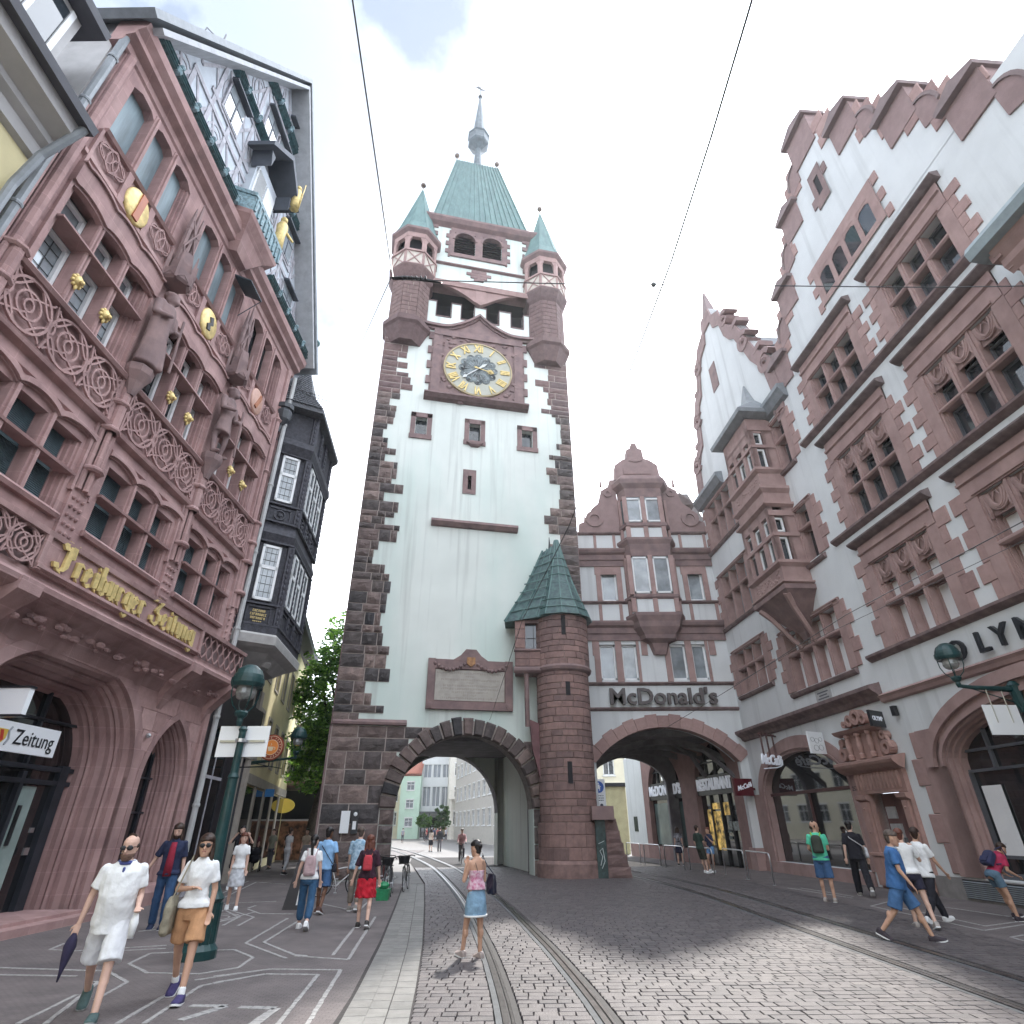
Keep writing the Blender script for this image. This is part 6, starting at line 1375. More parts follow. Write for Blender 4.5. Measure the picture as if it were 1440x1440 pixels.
# ================================================================ RIGHT: two white gabled buildings
GB = empty('stepped_gable_building', (12.5, 18.9, 0), R(274), 'white rendered building with red stepped gable and large mullioned windows at the right', 'building')
AB = empty('oriel_gable_building', (12.5, 18.9, 0), R(274), 'white building with two-storey sandstone oriel between the stepped gable and the arcade wing', 'building')
stk = sandk; stg = sandg
QM = block_mesh(sandkb, 'quoin', .02)
def quoin_stack(parent, xs, z0, z1, side, n, dep=.05, wa=.25, wb=.5):
    h = (z1-z0)/n
    for k in range(n):
        w_ = wb if k % 2 else wa
        a, b = (xs-w_, xs) if side < 0 else (xs, xs+w_)
        inst('quoin', QM, parent, (a+.004, 0, z0+k*h+.005), 0, (b-a-.008, dep, h-.01))
def stone_window(parent, w_, h, trans, drap, pane, fr=True, cols=3, frieze=.75, hood=True, qn=6, name='window', hw=None):
    """origin at sill centre; w_ x h opening incl. drapery zone"""
    W = empty(name, (0, 0, 0), 0, None, None); W.parent = parent; a, b = -w_/2, w_/2
    mb = MB(); sw = .42
    for s, x in ((-1, a), (1, b)):
        mb.box(min(x, x+s*sw), -.05, 0, max(x, x+s*sw), 0, h+frieze); mb.box(min(x, x-s*.07), .08, 0, max(x, x-s*.07), .4, h)
        for q in range(2): mb.box(min(x, x-s*.05*(q+1)), .0+.12*q, 0, max(x, x-s*.05*(q+1)), .4, h)
    cw = w_/cols
    for k in range(1, cols): x = a+cw*k; mb.box(x-.1, .0, 0, x+.1, .35, h); mb.box(x-.04, -.04, 0, x+.04, 0, h)
    if trans: mb.box(a, .0, trans, b, .32, trans+.14); mb.mold([(.0, trans-.02), (-.06, trans+.04), (-.06, trans+.1), (.02, trans+.16)], a, b)
    if frieze:
        mb.box(a-sw, -.07, h, b+sw, 0, h+frieze); mb.mold([(-.07, h+frieze*.55), (-.14, h+frieze*.6), (-.14, h+frieze*.68), (-.07, h+frieze*.72)], a-sw, b+sw); mb.mold([(-.05, h+.02), (-.12, h+.05), (-.12, h+.12), (-.05, h+.15)], a-.1, b+.1)
    mb.build('surround', stk, W)
    if hood:
        mb = MB(); z = h+frieze; hw_ = w_/2+sw+.18; mb.mold([(0, z-.02), (-.16, z+.02), (-.28, z+.1), (-.32, z+.14), (-.32, z+.19), (-.2, z+.24), (0, z+.32)], -hw_, hw_); mb.build('hood_mould', mat('hood_dark_stone', (.20, .155, .155), .9, .2, 3, .3, 20), W)
    if drap:
        mb = MB(); z1 = h; z0 = h-drap; mb.box(a, .1, z0, b, .16, z1)
        for k in range(cols):
            c = a+cw*(k+.5); q = cw/2-.08
            for j, (rr_, dr) in enumerate(((1, 0), (.8, .08), (.6, .14))): mb.tube([(c+q*rr_*cos(t), .06-.02*j, z1-.05-dr*.4-(drap*.8-dr)*sin(t)) for t in [PI*i/10 for i in range(11)]], .045, 5)
            for s in (-1, 1): mb.tube([(c+s*q, .04, z1-.05), (c+s*q*.9, .02, z0+.1), (c+s*q*1.02, .05, z0-.05)], .05, 5); mb.tube([(c+s*q*.1, .05, z1-.1), (c+s*q*.45, .03, z1-drap*.5), (c+s*q*.9, .05, z1-.12)], .03, 4)
        mb.build('carved_swag', stk, W)
    mb = MB(); mb.box(a, .34, 0, b, .36, h); mb.build('pane', pane, W)
    mb = MB()
    for k in range(cols):
        x0_, x1_ = a+cw*k+(.12 if k == 0 else .11), a+cw*(k+1)-(.12 if k == cols-1 else .11)
        for z0_, z1_ in (((.05, trans-.03), (trans+.18, h-drap-.03)) if trans else ((.05, h-.05),)):
            t = .05 if fr else .025
            for p in ((x0_, z0_, x0_+t, z1_), (x1_-t, z0_, x1_, z1_), (x0_, z0_, x1_, z0_+t), (x0_, z1_-t, x1_, z1_)): mb.box(p[0], .26, p[1], p[2], .34, p[3])
    mb.build('casement', mat('casement_grey', (.10, .105, .12), .5, .1) if fr else stk, W)
    if qn:
        quoin_stack(W, a-sw, .0, h+frieze*.4, -1, qn); quoin_stack(W, b+sw, 0, h+frieze*.4, 1, qn)
    return W
bw1 = []; 
WC = [(1.85, 6.97), (6.6, 6.97)]
mb = MB(); cx = 4.58; holes = [(.84, 8.3, .55, 4.75)]
for x in (1.9, 6.6): holes += [(x-1.35, x+1.35, 6.97, 9.78), (x-1.35, x+1.35, 11.4, 14.12), (x-1.35, x+1.35, 16.05, 18.15)]
holes = [h for h in holes]
wall(mb, -1.2, 12.2, 0, 19.8, holes, 0, .4)
OC = arch_curve('round', 3.72, 3.35, 1.4, 28); spandrel(mb, 4.57, OC, 4.75, .84, 8.3, 0, .4)
wall(mb, cx-5.7, cx+5.7, 19.8, 19.85, [], 0)
mb.prism([(cx-5.6, 19.8), (cx+5.6, 19.8), (cx+.5, 27.9), (cx-.5, 27.9)], 0, .5)
mb.quad((-1.2, 0, 0), (-1.2, 6, 0), (-1.2, 6, 20), (-1.2, 0, 20)); mb.quad((12.2, 0, 0), (12.2, 8, 0), (12.2, 8, 20), (12.2, 0, 20)); mb.build('wall', whitewall, GB)
mb = MB(); mb.prism([(cx-6, 19.7), (cx+6, 19.7), (cx, 28.6)], .5, 10); mb.build('roof', slate, GB)
w1 = stone_window(GB, 2.7, 2.8, 1.27, .72, blind, False, frieze=.8); w1.location = (1.9, 0, 6.97); copytree(w1, GB, (6.6, 0, 6.97))
w2 = stone_window(GB, 2.7, 2.72, 1.2, .72, glass, True, frieze=.95, qn=7); w2.location = (1.9, 0, 11.4); copytree(w2, GB, (6.6, 0, 11.4))
w3 = stone_window(GB, 2.7, 2.1, 1.1, 0, glass, True, frieze=.95, qn=6); w3.location = (1.9, 0, 16.05); copytree(w3, GB, (6.6, 0, 16.05))
mb = MB()
for z, x0_, x1_, d_ in ((6.72, -1.0, 12.2, .2), (11.15, -1.0, 12.2, .2), (15.78, -1.05, 12.2, .22)):
    mb.mold([(0, z), (-d_*.5, z+.05), (-d_, z+.14), (-d_, z+.22), (0, z+.26)], x0_, x1_)
mb.build('string_course', mat('string_dark_stone', (.22, .155, .152), .9, .2, 3, .3, 20), GB)
mb = MB(); mb.mold([(0, 5.38), (-.1, 5.42), (-.14, 5.52), (-.2, 5.6), (0, 5.7)], -1.0, 12.2); mb.build('lower_course', stk, GB)
# gable coping: stone band, merlons with little saddle caps, quarter curves between
mb = MB(); caps = MB()
def inner(z, s): return cx+s*(.4+5.0*(27.6-z)/(27.6-19.8))
stepz = [(29.35, .0), (26.55, 2.0), (23.75, 3.78), (20.95, 5.55)]
for s in (-1, 1):
    for k, (zt_, off) in enumerate(stepz):
        if k == 0 and s == 1: continue
        a, b = (cx-.78, cx+.78) if k == 0 else ((cx+s*(off-.62), cx+s*(off+.65)) if s > 0 else (cx+s*(off+.65), cx+s*(off-.62)))
        zb = zt_-1.75 if k else 27.2
        mb.box(a, -.07, zb, b, .62, zt_-.35)
        caps.prism([(a-.1, zt_-.38), (a-.12, zt_-.22), ((a+b)/2, zt_+.12), (b+.12, zt_-.22), (b+.1, zt_-.38)], -.28, .8)
        # quarter curve down to the next merlon
        if True:
            e = b if s > 0 else a
            if k == 0: e = cx+s*.78
            zq = zt_-1.55
            pts = [(e-s*.1, zt_-2.7), (e-s*.1, zq)]+[(e+s*(.0+.62*sin(t)), zq-.95*(1-cos(t))) for t in [PI/2*i/6 for i in range(7)]]+[(e+s*.62, zt_-2.9)]
            mb.prism(pts, -.06, .6); caps.prism([(e+s*(.62*sin(t)), zq-.95*(1-cos(t))) for t in [PI/2*i/6 for i in range(7)]]+[(e+s*(.02+.7*sin(t)), zq+.08-.95*(1-cos(t))) for t in [PI/2*i/6 for i in range(6, -1, -1)]], -.12, .66)
    if s == 1:    # middle top merlon curves on the other side are mirrored in the loop
        k = 0
    # rough inner quoins
    for q in range(14):
        z = 19.9+q*.58; xi = inner(z, s); w_ = 1.0 if q % 2 else .5
        x0_, x1_ = sorted((xi, cx+s*(abs(xi-cx)+.9))); xa = xi-s*(w_-.55)
        a, b = sorted((xa, cx+s*(abs(xi-cx)+.95))); inst('quoin', QM, GB, (a, 0, z), 0, (b-a, .05, .575))
mb.build('gable_coping', mat('gable_stone', (.29, .20, .195), .85, .1, 2, .25, 40), GB); caps.build('merlon_cap', mat('cap_stone', (.25, .19, .19), .85, .12, 2, .25, 40), GB)
# four-light gable window and the small one above
mb = MB(); x0_, x1_, z0_, z1_ = 2.62, 6.58, 20.15, 22.25
wl = [(2.95+.86*k, 3.6+.86*k) for k in range(4)]
wall(mb, x0_, x1_, z0_, z1_, [(a, b, 20.45, 21.7) for a, b in wl], -.06, .4); 
for a, b in wl: mb.prism([(a, 21.71), (a, 21.45), (a+.16, 21.58), (b-.16, 21.58), (b, 21.45), (b, 21.71)], -.05, .3)
mb.box(x0_, -.055, z0_, x0_+.01, 0, z1_); mb.box(x0_, -.06, z1_-.01, x1_, 0, z1_)
o = mb.build('window', stk, GB)
for a, b in wl: m2 = MB(); m2.box(a, -.03, 20.45, b, -.01, 21.7); m2.build('pane', glass, o)
for q in range(3):
    for s in (-1, 1): a = x0_-.3 if s < 0 else x1_; inst('quoin', QM, o, (a, 0, 20.0+.9*q), 0, (.3, .05, .45))
mb = MB(); wall(mb, 4.2, 5.0, 24.0, 26.1, [(4.45, 4.75, 24.6, 25.6)], -.06, .35); mb.box(4.2, -.055, 24.0, 4.22, 0, 26.1); mb.box(3.95, -.05, 24.3, 4.2, 0, 24.8); mb.box(5.0, -.05, 25.2, 5.25, 0, 25.7); o = mb.build('window', stg, GB); mb = MB(); mb.box(4.45, -.03, 24.6, 4.75, -.01, 25.6); mb.build('pane', darkin, o)
# projecting bay cut by the right edge
mb = MB(); mb.box(9.75, -1.2, 6.9, 14, 0, 13.9); mb.mold([(-1.2, 13.3), (-1.35, 13.5), (-1.35, 13.7), (-1.5, 13.9), (-1.55, 14.1), (-1.2, 14.1)], 9.6, 14); mb.box(9.5, -1.45, 13.75, 9.75, 0, 14.0); mb.box(9.62, -1.3, 13.4, 9.75, 0, 13.75); mb.build('bay', stk, GB)
mb = MB(); mb.mold([(-1.4, 14.0), (-1.75, 14.05), (-1.8, 14.3), (-1.7, 14.5), (-1.2, 14.75), (0, 14.9), (0, 14.0)], 9.3, 14); mb.build('bay_gutter', mat('lead_blue', (.28, .34, .36), .45, .12, 3), GB)
# big shop arch
def full_arch(c, hw, zs, ri, zb, off, kind='round'): return [(c-hw-off, zb)]+[(c+x, z) for x, z in arch_curve(kind, hw+off, zs, ri+off, 28)]+[(c+hw+off, zb)]
mb = MB(); i_ = full_arch(4.57, 3.73, 3.35, 1.4, .55, 0); o_ = full_arch(4.57, 3.73, 3.35, 1.4, .55, .62); m1 = full_arch(4.57, 3.73, 3.35, 1.4, .55, .4)
mb.band(i_, o_, -.05, .02); mb.band(full_arch(4.57, 3.73, 3.35, 1.4, 3.3, .3), full_arch(4.57, 3.73, 3.35, 1.4, 3.3, .62), -.16, -.05); mb.band(full_arch(4.57, 3.73, 3.35, 1.4, 3.3, .0), full_arch(4.57, 3.73, 3.35, 1.4, 3.3, .12), -.12, -.05)
for s, x in ((-1, .84), (1, 8.3)):
    a, b = sorted((x, x+s*.85)); mb.box(a, -.05, .55, b, 0, 4.35); mb.box(a, -.02, .55, b, .02, 1.4)
mb.box(8.3, -.05, 4.35, 10.5, 0, 4.75); mb.build('shop_arch', stk, GB)
for q in range(5): inst('quoin', QM, GB, (-.28-.25*(q % 2), 0, .6+.75*q), 0, (.3+.25*(q % 2), .045, .74)) 
mb = MB()
for dd, (a, b) in enumerate(((.0, .12), (.12, .26), (.26, .45))): mb.band(full_arch(4.57, 3.73, 3.35, 1.4, .55, -.08*dd), full_arch(4.57, 3.73, 3.35, 1.4, .55, -.08*(dd+1)), a, b+.02)
mb.build('arch_reveal', stk, GB)
mb = MB(); mb.box(-1.0, -.14, 0, 12, .02, .52); mb.build('plinth', mat('plinth_grey', (.25, .235, .23), .85, .12, 3, .3, 25), GB)
mb = MB(); mb.box(.15, -.16, .06, 2.4, -.14, .5); grl = mb.build('vent_grille', black, GB); mb = MB()
for k in range(9): mb.mold([(-.15, .09+k*.045), (-.19, .075+k*.045), (-.19, .085+k*.045), (-.15, .11+k*.045)], .17, 2.38)
mb.build('slat', leadgrey, grl)
mb = MB(); mb.box(.7, .46, .5, 8.5, .5, 4.9); sw_ = mb.build('shop_window', glassd, GB)
mb = MB()
for z in (3.1, 3.62): mb.box(.8, .36, z, 8.4, .46, z+.07)
for x in (2.0, 3.4, 4.8, 6.2): mb.box(x, .36, 3.1, x+.07, .46, 4.8)
for x in (1.05, 3.0, 5.2): mb.box(x, .34, .6, x+.09, .46, 3.1)
mb.box(.8, .3, .5, 8.4, .46, .68); mb.build('glazing_bars', mat('casement_grey', (.10, .105, .12), .5, .1), sw_)
mb = MB(); mb.box(1.3, .4, 1.1, 1.95, .42, 2.75); mb.build('poster', blind, sw_); mb = MB(); mb.box(1.3, .38, 1.02, 1.95, .44, 1.1); mb.build('poster_foot', mat('casement_grey', (.10, .105, .12), .5, .1), sw_)
rr = random.Random(2); mb = MB()
for k in range(5): x = 3.2+k*.5; mb.lathe([(.1, .7), (.16, 1.0), (.15, 1.3), (.2, 1.5), (.05, 1.65)], x, .44, 6, 0, 0, True, 1, .2)
mb.build('window_display', mat('display_dark', (.06, .06, .055), .7, .5, 5), sw_)
L_ = ('O', 'L', 'Y', 'M', 'P')
for k, (ch, x) in enumerate(zip(L_, (2.78, 3.68, 4.3, 5.08, 5.85))): text(ch, .78, .05, signbk, GB, (x, -.12, 6.1), name='letter', fw=.012)
# ---- lamp bracket with hanging sign (own thing)
def lamp_head(parent, x, y, z, s=1.0):
    mb = MB(); mb.lathe([(.0, .72), (.12, .71), (.24, .62), (.3, .5), (.315, .42), (.34, .42), (.345, .32), (.31, .24), (.27, .25)], 0, 0, 20); h = mb.build('lamp_hood', greenm, parent, (x, y, z), smooth=False); h.scale = (s, s, s)
    mb = MB(); mb.lathe([(.2, .26), (.21, .1), (.17, .02), (.12, -.02)], 0, 0, 16); g_ = mb.build('lamp_glass', mat('lamp_glass', (.35, .36, .35), .1, .3, 6, spec=.8), parent, (x, y, z)); g_.scale = (s, s, s)
    mb = MB()
    for k in range(4):
        a = PI/4+k*PI/2; mb.tube([(r*cos(a), r*sin(a), q) for r, q in ((.3, .26), (.29, .05), (.22, -.14), (.1, -.26))], .014, 5)
    mb.lathe([(.12, -.24), (.14, -.28), (.12, -.34), (.06, -.4), (.07, -.46), (.04, -.55)], 0, 0, 10); f_ = mb.build('lamp_cage', greenm, parent, (x, y, z)); f_.scale = (s, s, s)
LB = empty('wall_lamp', (12.5, 18.9, 0), R(274), 'green wall lantern on a long bracket above the big shop arch at the right', 'street lamp')
lx = 4.03
lamp_head(LB, lx, -1.55, 5.32, .88)
mb = MB(); mb.tube([(lx, -1.55, 4.88), (lx, -1.2, 4.84), (lx, -.15, 4.8)], [.045, .05, .075], 8); mb.tube([(lx, -1.2, 4.8), (lx, -.1, 4.45)], .014, 5)
mb.lathe([(.06, 4.25), (.12, 4.45), (.14, 4.8), (.16, 4.9), (.08, 5.0)], lx, -.1, 8); mb.tube([(lx, 0, 4.3), (lx, -.1, 4.35)], .05, 6); mb.build('bracket', greenm, LB)
HS = empty('hanging_sign', (12.5, 18.9, 0), R(274), 'blank white square sign hung on two rods below the green wall lantern', 'sign')
mb = MB(); mb.box(lx-.015, -1.15, 3.72, lx+.015, -.25, 4.42); mb.build('board', signw, HS)
mb = MB()
for y_ in (-.9, -.5): mb.tube([(lx+.02, y_, 4.0), (lx+.02, y_, 4.82)], .014, 5)
mb.build('rod', steel, HS)
# blade sign OLYMP beside the portal
BS = empty('black_blade_sign', (12.5, 18.9, 0), R(274), 'black blade sign with white lettering OLYMP beside the sandstone portal', 'sign')
M = Matrix.Translation((-1.1, -.15, 0)) @ Matrix.Rotation(R(-62), 4, 'Z')
mb = MB(); mb.box(-.0, -.04, 4.62, .82, .04, 5.12); mb.xf(M); mb.build('board', signbk, BS)
o = text('OLYMP', .19, .004, litw, BS, (0, 0, 0), fw=.006); o.matrix_local = M @ Matrix.Translation((.42, .045, 4.87)) @ Matrix.Rotation(PI, 4, 'Z') @ Matrix.Rotation(R(90), 4, 'X')
mb = MB(); mb.box(-.55, -.2, 4.9, -.4, -.05, 5.2); mb.build('floodlight', black, GB)
# ================================================================ oriel building A
mb = MB(); holes = [(-10.9, -4.05, .42, 4.68), (-3.0, -1.4, 0, 2.8)]
for (a, b, z0_, z1_) in ((-11.1, -8.2, 7.65, 9.7), (-6.1, -2.15, 6.8, 9.2), (-11.05, -8.1, 11.3, 14.0), (-11.0, -8.1, 15.85, 18.4), (-2.95, -2.05, 11.35, 13.7), (-2.95, -2.05, 15.85, 18.3)): holes.append((a, b, z0_, z1_))
wall(mb, -12.02, -1.2, 0, 19.3, holes, 0, .4); AC = arch_curve('round', 3.42, 3.1, 1.58, 26); spandrel(mb, -7.47, AC, 4.68, -10.9, -4.05, 0, .4)
gp = [(-11.9, 19.3), (-11.7, 21.5), (-11.2, 22.2), (-10.6, 22.6), (-10.3, 24.6), (-9.9, 25.5), (-9.3, 25.9), (-8.9, 27.4), (-8.2, 28.4), (-7.2, 28.8), (-7.0, 29.6), (-5.9, 29.6), (-5.7, 28.8), (-4.9, 28.3), (-4.6, 27.0), (-4.1, 26.2), (-3.6, 25.8), (-3.1, 24.6), (-2.5, 23.0), (-1.6, 21.6), (-1.3, 19.3)]
mb.prism(gp, 0, .5); mb.build('wall', whitewall, AB)
mb = MB(); ins = [(-6.45+(x+6.45)*.86, 19.3+(z-19.3)*.9) for x, z in gp]; mb.band(ins, gp, -.1, .62); mb.build('gable_coping', mat('gable_stone', (.29, .20, .195), .85, .1, 2, .25, 40), AB)
mb = MB()
for x, z, r in ((-3.2, 24.2, .6), (-10.0, 24.2, .6), (-1.9, 21.6, .65), (-11.2, 21.6, .6), (-4.4, 27.2, .5), (-8.6, 27.2, .5)): mb.ring(x, z, r*.55, r, 20, 330, -.14, .6, 14); mb.ball((x, -.1, z), r*.3, 8)
for s in (-1, 1): mb.box(-6.45+s*4.2-.35, -.12, 22.6, -6.45+s*4.2+.35, .6, 22.9); mb.box(-6.45+s*2.9-.35, -.12, 25.7, -6.45+s*2.9+.35, .6, 26.0)
mb.build('gable_scroll', mat('gable_stone', (.29, .20, .195), .85, .1, 2, .25, 40), AB)
mb = MB(); mb.loft([[(-6.9, 0, 29.6), (-6.0, 0, 29.6), (-6.0, .5, 29.6), (-6.9, .5, 29.6)], [(-6.5, .2, 31.6), (-6.4, .2, 31.6), (-6.4, .3, 31.6), (-6.5, .3, 31.6)]]); mb.build('gable_finial', mat('cap_stone', (.25, .19, .19), .85, .12, 2, .25, 40), AB)
mb = MB(); mb.box(-7.4, -.04, 24.2, -6.6, .02, 26.0); mb.build('gable_window', stg, AB)
mb = MB(); mb.quad((-12, .5, 19.3), (-1.2, .5, 19.3), (-1.2, 6, 25.5), (-12, 6, 25.5)); mb.prism([(-10.5, 20), (-2.4, 20), (-6.45, 28)], .6, 9); mb.prism([(-4.5, 24.4), (-4.5, 20), (1, 20), (1, 20.6)], .5, 6); mb.build('roof', slate, AB)
mb = MB(); mb.mold([(0, 18.7), (-.2, 18.8), (-.35, 19.1), (-.42, 19.2), (-.42, 19.4), (.2, 19.5)], -3.1, -1.1); mb.mold([(0, 18.7), (-.2, 18.8), (-.35, 19.1), (-.42, 19.2), (-.42, 19.4), (.2, 19.5)], -12.1, -8.5); mb.build('eaves', leadgrey, AB)
def plain_window(parent, x0, x1, z0, z1, cols, tr, pane, nq=5):
    c = (x0+x1)/2; w_ = stone_window(parent, x1-x0, z1-z0, tr, 0, pane, False, cols, .22, False, nq); w_.location = (c, 0, z0); return w_
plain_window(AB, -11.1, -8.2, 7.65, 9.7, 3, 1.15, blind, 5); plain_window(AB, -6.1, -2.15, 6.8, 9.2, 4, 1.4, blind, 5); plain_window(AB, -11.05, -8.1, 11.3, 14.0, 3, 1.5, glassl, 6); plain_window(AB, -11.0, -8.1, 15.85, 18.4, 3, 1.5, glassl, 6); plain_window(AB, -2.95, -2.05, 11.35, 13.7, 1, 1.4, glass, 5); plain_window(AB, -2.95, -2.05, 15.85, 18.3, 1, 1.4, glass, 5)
mb = MB()
for z, a, b in ((11.05, -12.1, -1.7), (15.6, -12.1, -1.8), (6.55, -6.5, -1.8), (7.4, -11.5, -7.8)): mb.mold([(0, z), (-.12, z+.05), (-.16, z+.16), (0, z+.24)], a, b)
mb.build('sill_course', mat('string_dark_stone', (.22, .155, .152), .9, .2, 3, .3, 20), AB)
mb = MB(); mb.mold([(0, 5.5), (-.12, 5.55), (-.18, 5.68), (-.34, 5.78), (-.42, 5.86), (-.42, 5.98), (-.1, 6.05), (0, 6.08)], -12.2, -.95); mb.build('cornice', mat('string_dark_stone', (.22, .155, .152), .9, .2, 3, .3, 20), AB)
# oriel
ox0, ox1, oy = -5.6, -3.0, -1.2
mb = MB()
def oring(z, k, e=0): return [(-4.3+(ox0-4.3*-1)*k if False else (-4.3-(1.3*k+e)), 0, z), (-4.3-(1.3*k+e), oy*k-e, z), (-4.3+(1.3*k+e), oy*k-e, z), (-4.3+(1.3*k+e), 0, z)]
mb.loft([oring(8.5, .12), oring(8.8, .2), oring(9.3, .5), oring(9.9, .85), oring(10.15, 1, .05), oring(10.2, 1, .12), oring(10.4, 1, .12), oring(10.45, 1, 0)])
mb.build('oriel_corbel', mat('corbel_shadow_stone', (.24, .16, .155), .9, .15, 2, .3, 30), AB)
mb = MB(); mb.loft([oring(10.4, 1, 0), oring(11.25, 1, 0)]); mb.loft([oring(14.0, 1, 0), oring(15.8, 1, 0)]); mb.loft([oring(18.0, 1, 0), oring(18.9, 1, 0)])
for z, h in ((11.2, .25), (14.0, .22), (14.75, .3), (15.75, .25), (10.42, .12)): mb.loft([oring(z, 1, .02), oring(z+h*.5, 1, .16), oring(z+h, 1, .16), oring(z+h+.05, 1, .05)])
mb.build('oriel_parapet', stk, AB)
mb = MB()
for zb, zt_ in ((11.4, 14.1), (15.95, 18.1)):
    zl = zb+1.2
    for x in (ox0, ox0+.86, ox0+1.73, ox1): mb.box(max(ox0, x-.13), oy, zb, min(ox1, x+.13), oy+.25, zt_)
    for x in (ox0, ox1):
        for y_ in (oy, -.55, -.1): mb.box(min(x, x-.24 if x > -4 else x+.24), y_, zb, max(x, x-.24 if x > -4 else x+.24), y_+.14 if y_ > -1 else y_+.2, zt_)
        a, b = (x-.24, x) if x > -4 else (x, x+.24)
        for z in (zl, zl+.98): mb.box(a-.0, oy, z, b+(.05 if x > -4 else 0), 0, z+.26 if z > zl+.5 else z+.16)
        mb.box(a, -.55, zb, b, 0, zt_)
    mb.box(ox0, oy-.03, zl, ox1, oy+.2, zl+.16); mb.box(ox0, oy, zt_-.5, ox1, oy+.22, zt_)
mb.build('oriel_posts', stk, AB)
mb = MB(); mb.box(ox0+.2, oy+.16, 11.3, ox1-.18, -.1, 14.1); mb.box(ox0+.2, oy+.16, 15.9, ox1-.18, -.1, 18.2); mb.build('oriel_glass', glass, AB)
mb = MB()
for zb in (11.45, 15.97):
    for z0_, z1_ in ((zb, zb+1.12), (zb+1.38, zb+2.05)):
        for k in range(3):
            a = ox0+.16+.86*k; b = a+.58
            for p in ((a, z0_, a+.06, z1_), (b-.06, z0_, b, z1_), (a, z0_, b, z0_+.06), (a, z1_-.06, b, z1_)): mb.box(p[0], oy+.1, p[1], p[2], oy+.16, p[3])
        a, b = oy+.2, -.6
        for p in ((a, z0_, a+.08, z1_), (b-.08, z0_, b, z1_), (a, z0_, b, z0_+.08), (a, z1_-.08, b, z1_)): mb.box(ox1-.12, p[0], p[1], ox1-.04, p[2], p[3])
mb.build('oriel_casements', whitep, AB)
mb = MB(); mb.loft([oring(18.8, 1, .1), oring(18.95, 1, .42), oring(19.15, 1, .45), [(-4.9, 0, 20.6), (-4.7, -.3, 20.6), (-3.9, -.3, 20.6), (-3.7, 0, 20.6)], [(-4.35, 0, 22.0), (-4.35, -.05, 22.0), (-4.25, -.05, 22.0), (-4.25, 0, 22.0)]]); mb.build('oriel_roof', leadgrey, AB)
mb = MB(); rr = random.Random(11)
for k in range(46): mb.ball((ox0+.25+2.1*rr.random(), oy-.01, 10.65+.45*rr.random()), .06+.03*rr.random(), 6, 0, (1.2, .4, 1))
for k in range(30): mb.ball((ox0+.25+2.1*rr.random(), oy-.01, 15.05+.55*rr.random()), .06, 6, 0, (1.2, .4, 1))
for s in (-1, 1): mb.tube([(-4.3+s*1.15, -1.15, 10.1), (-4.3+s*.9, -.85, 9.6), (-4.3+s*.7, -.3, 8.7), (-4.3+s*.5, -.05, 8.3)], [.16, .12, .1, .08], 6)
o = mb.build('oriel_carving', stk, AB); o['kind'] = 'stuff'
# cafe arch
mb = MB(); i_ = full_arch(-7.47, 3.43, 3.1, 1.58, .42, 0); o_ = full_arch(-7.47, 3.43, 3.1, 1.58, .42, .5); mb.band(i_, o_, -.05, .02); mb.band(full_arch(-7.47, 3.43, 3.1, 1.58, .42, 0), full_arch(-7.47, 3.43, 3.1, 1.58, .42, .07), -.08, -.05)
mb.box(-12.0, -.05, .0, -11.35, 0, 3.1); mb.box(-12.02, -.09, 0, -4.0, 0, .42); mb.band(i_, full_arch(-7.47, 3.43, 3.1, 1.58, .42, -.12), .0, .3); mb.build('cafe_arch', stk, AB)
mb = MB(); mb.box(-11, .32, .4, -4, .36, 4.8); cg = mb.build('cafe_window', glassd, AB); mb = MB(); mb.box(-10.95, .2, 2.98, -4, .32, 3.1); mb.box(-7.6, .24, .42, -7.53, .32, 2.98); mb.build('glazing_bar', mat('bar_brown', (.08, .03, .03), .5, .1), cg)
# warm interior glimpses behind the cafe glass
CS = empty('cafe_lettering', (12.5, 18.9, 0), R(274), 'white script sign McCafé hanging on brown rods in the cafe arch', 'sign')
M = Matrix.Translation((-8.7, -.05, 0)) @ Matrix.Rotation(R(-55), 4, 'Z'); FL = Matrix.Rotation(PI, 4, 'Z') @ Matrix.Rotation(R(90), 4, 'X')
o = text('McCafé', .56, .03, litw, CS, (0, 0, 0), shear=.3, fw=.015); o.matrix_local = M @ Matrix.Translation((.85, .05, 4.3)) @ FL
mb = MB()
for x in (.3, .8, 1.3): mb.tube([(x, 0, 4.4), (x, 0, 5.35)], .04, 6); mb.box(x-.08, -.05, 5.33, x+.08, .05, 5.4)
mb.box(0, -.03, 5.3, 1.4, .03, 5.36); mb.xf(M); mb.build('rod', mat('bar_brown', (.08, .03, .03), .5, .1), CS)
mb = MB(); mb.tube([(1.6, .05, 3.93), (1.0, .05, 3.98), (.5, .05, 4.02), (.1, .05, 4.1)], .022, 5); mb.xf(M); mb.build('swoosh', litw, CS)
RS = empty('maroon_blade_sign', (12.5, 18.9, 0), R(274), 'maroon blade sign with white script McCafé at the arcade corner', 'sign')
M = Matrix.Translation((-11.75, -.05, 0)) @ Matrix.Rotation(R(-75), 4, 'Z'); mb = MB(); mb.box(.15, -.08, 3.05, 1.15, .08, 3.8); mb.box(.0, -.02, 3.3, .2, .02, 3.4); mb.xf(M); mb.build('board', maroonm, RS)
o = text('McCafé', .28, .005, litw, RS, (0, 0, 0), shear=.3, fw=.008); o.matrix_local = M @ Matrix.Translation((.65, .085, 3.45)) @ FL @ Matrix.Rotation(R(14), 4, 'Z')
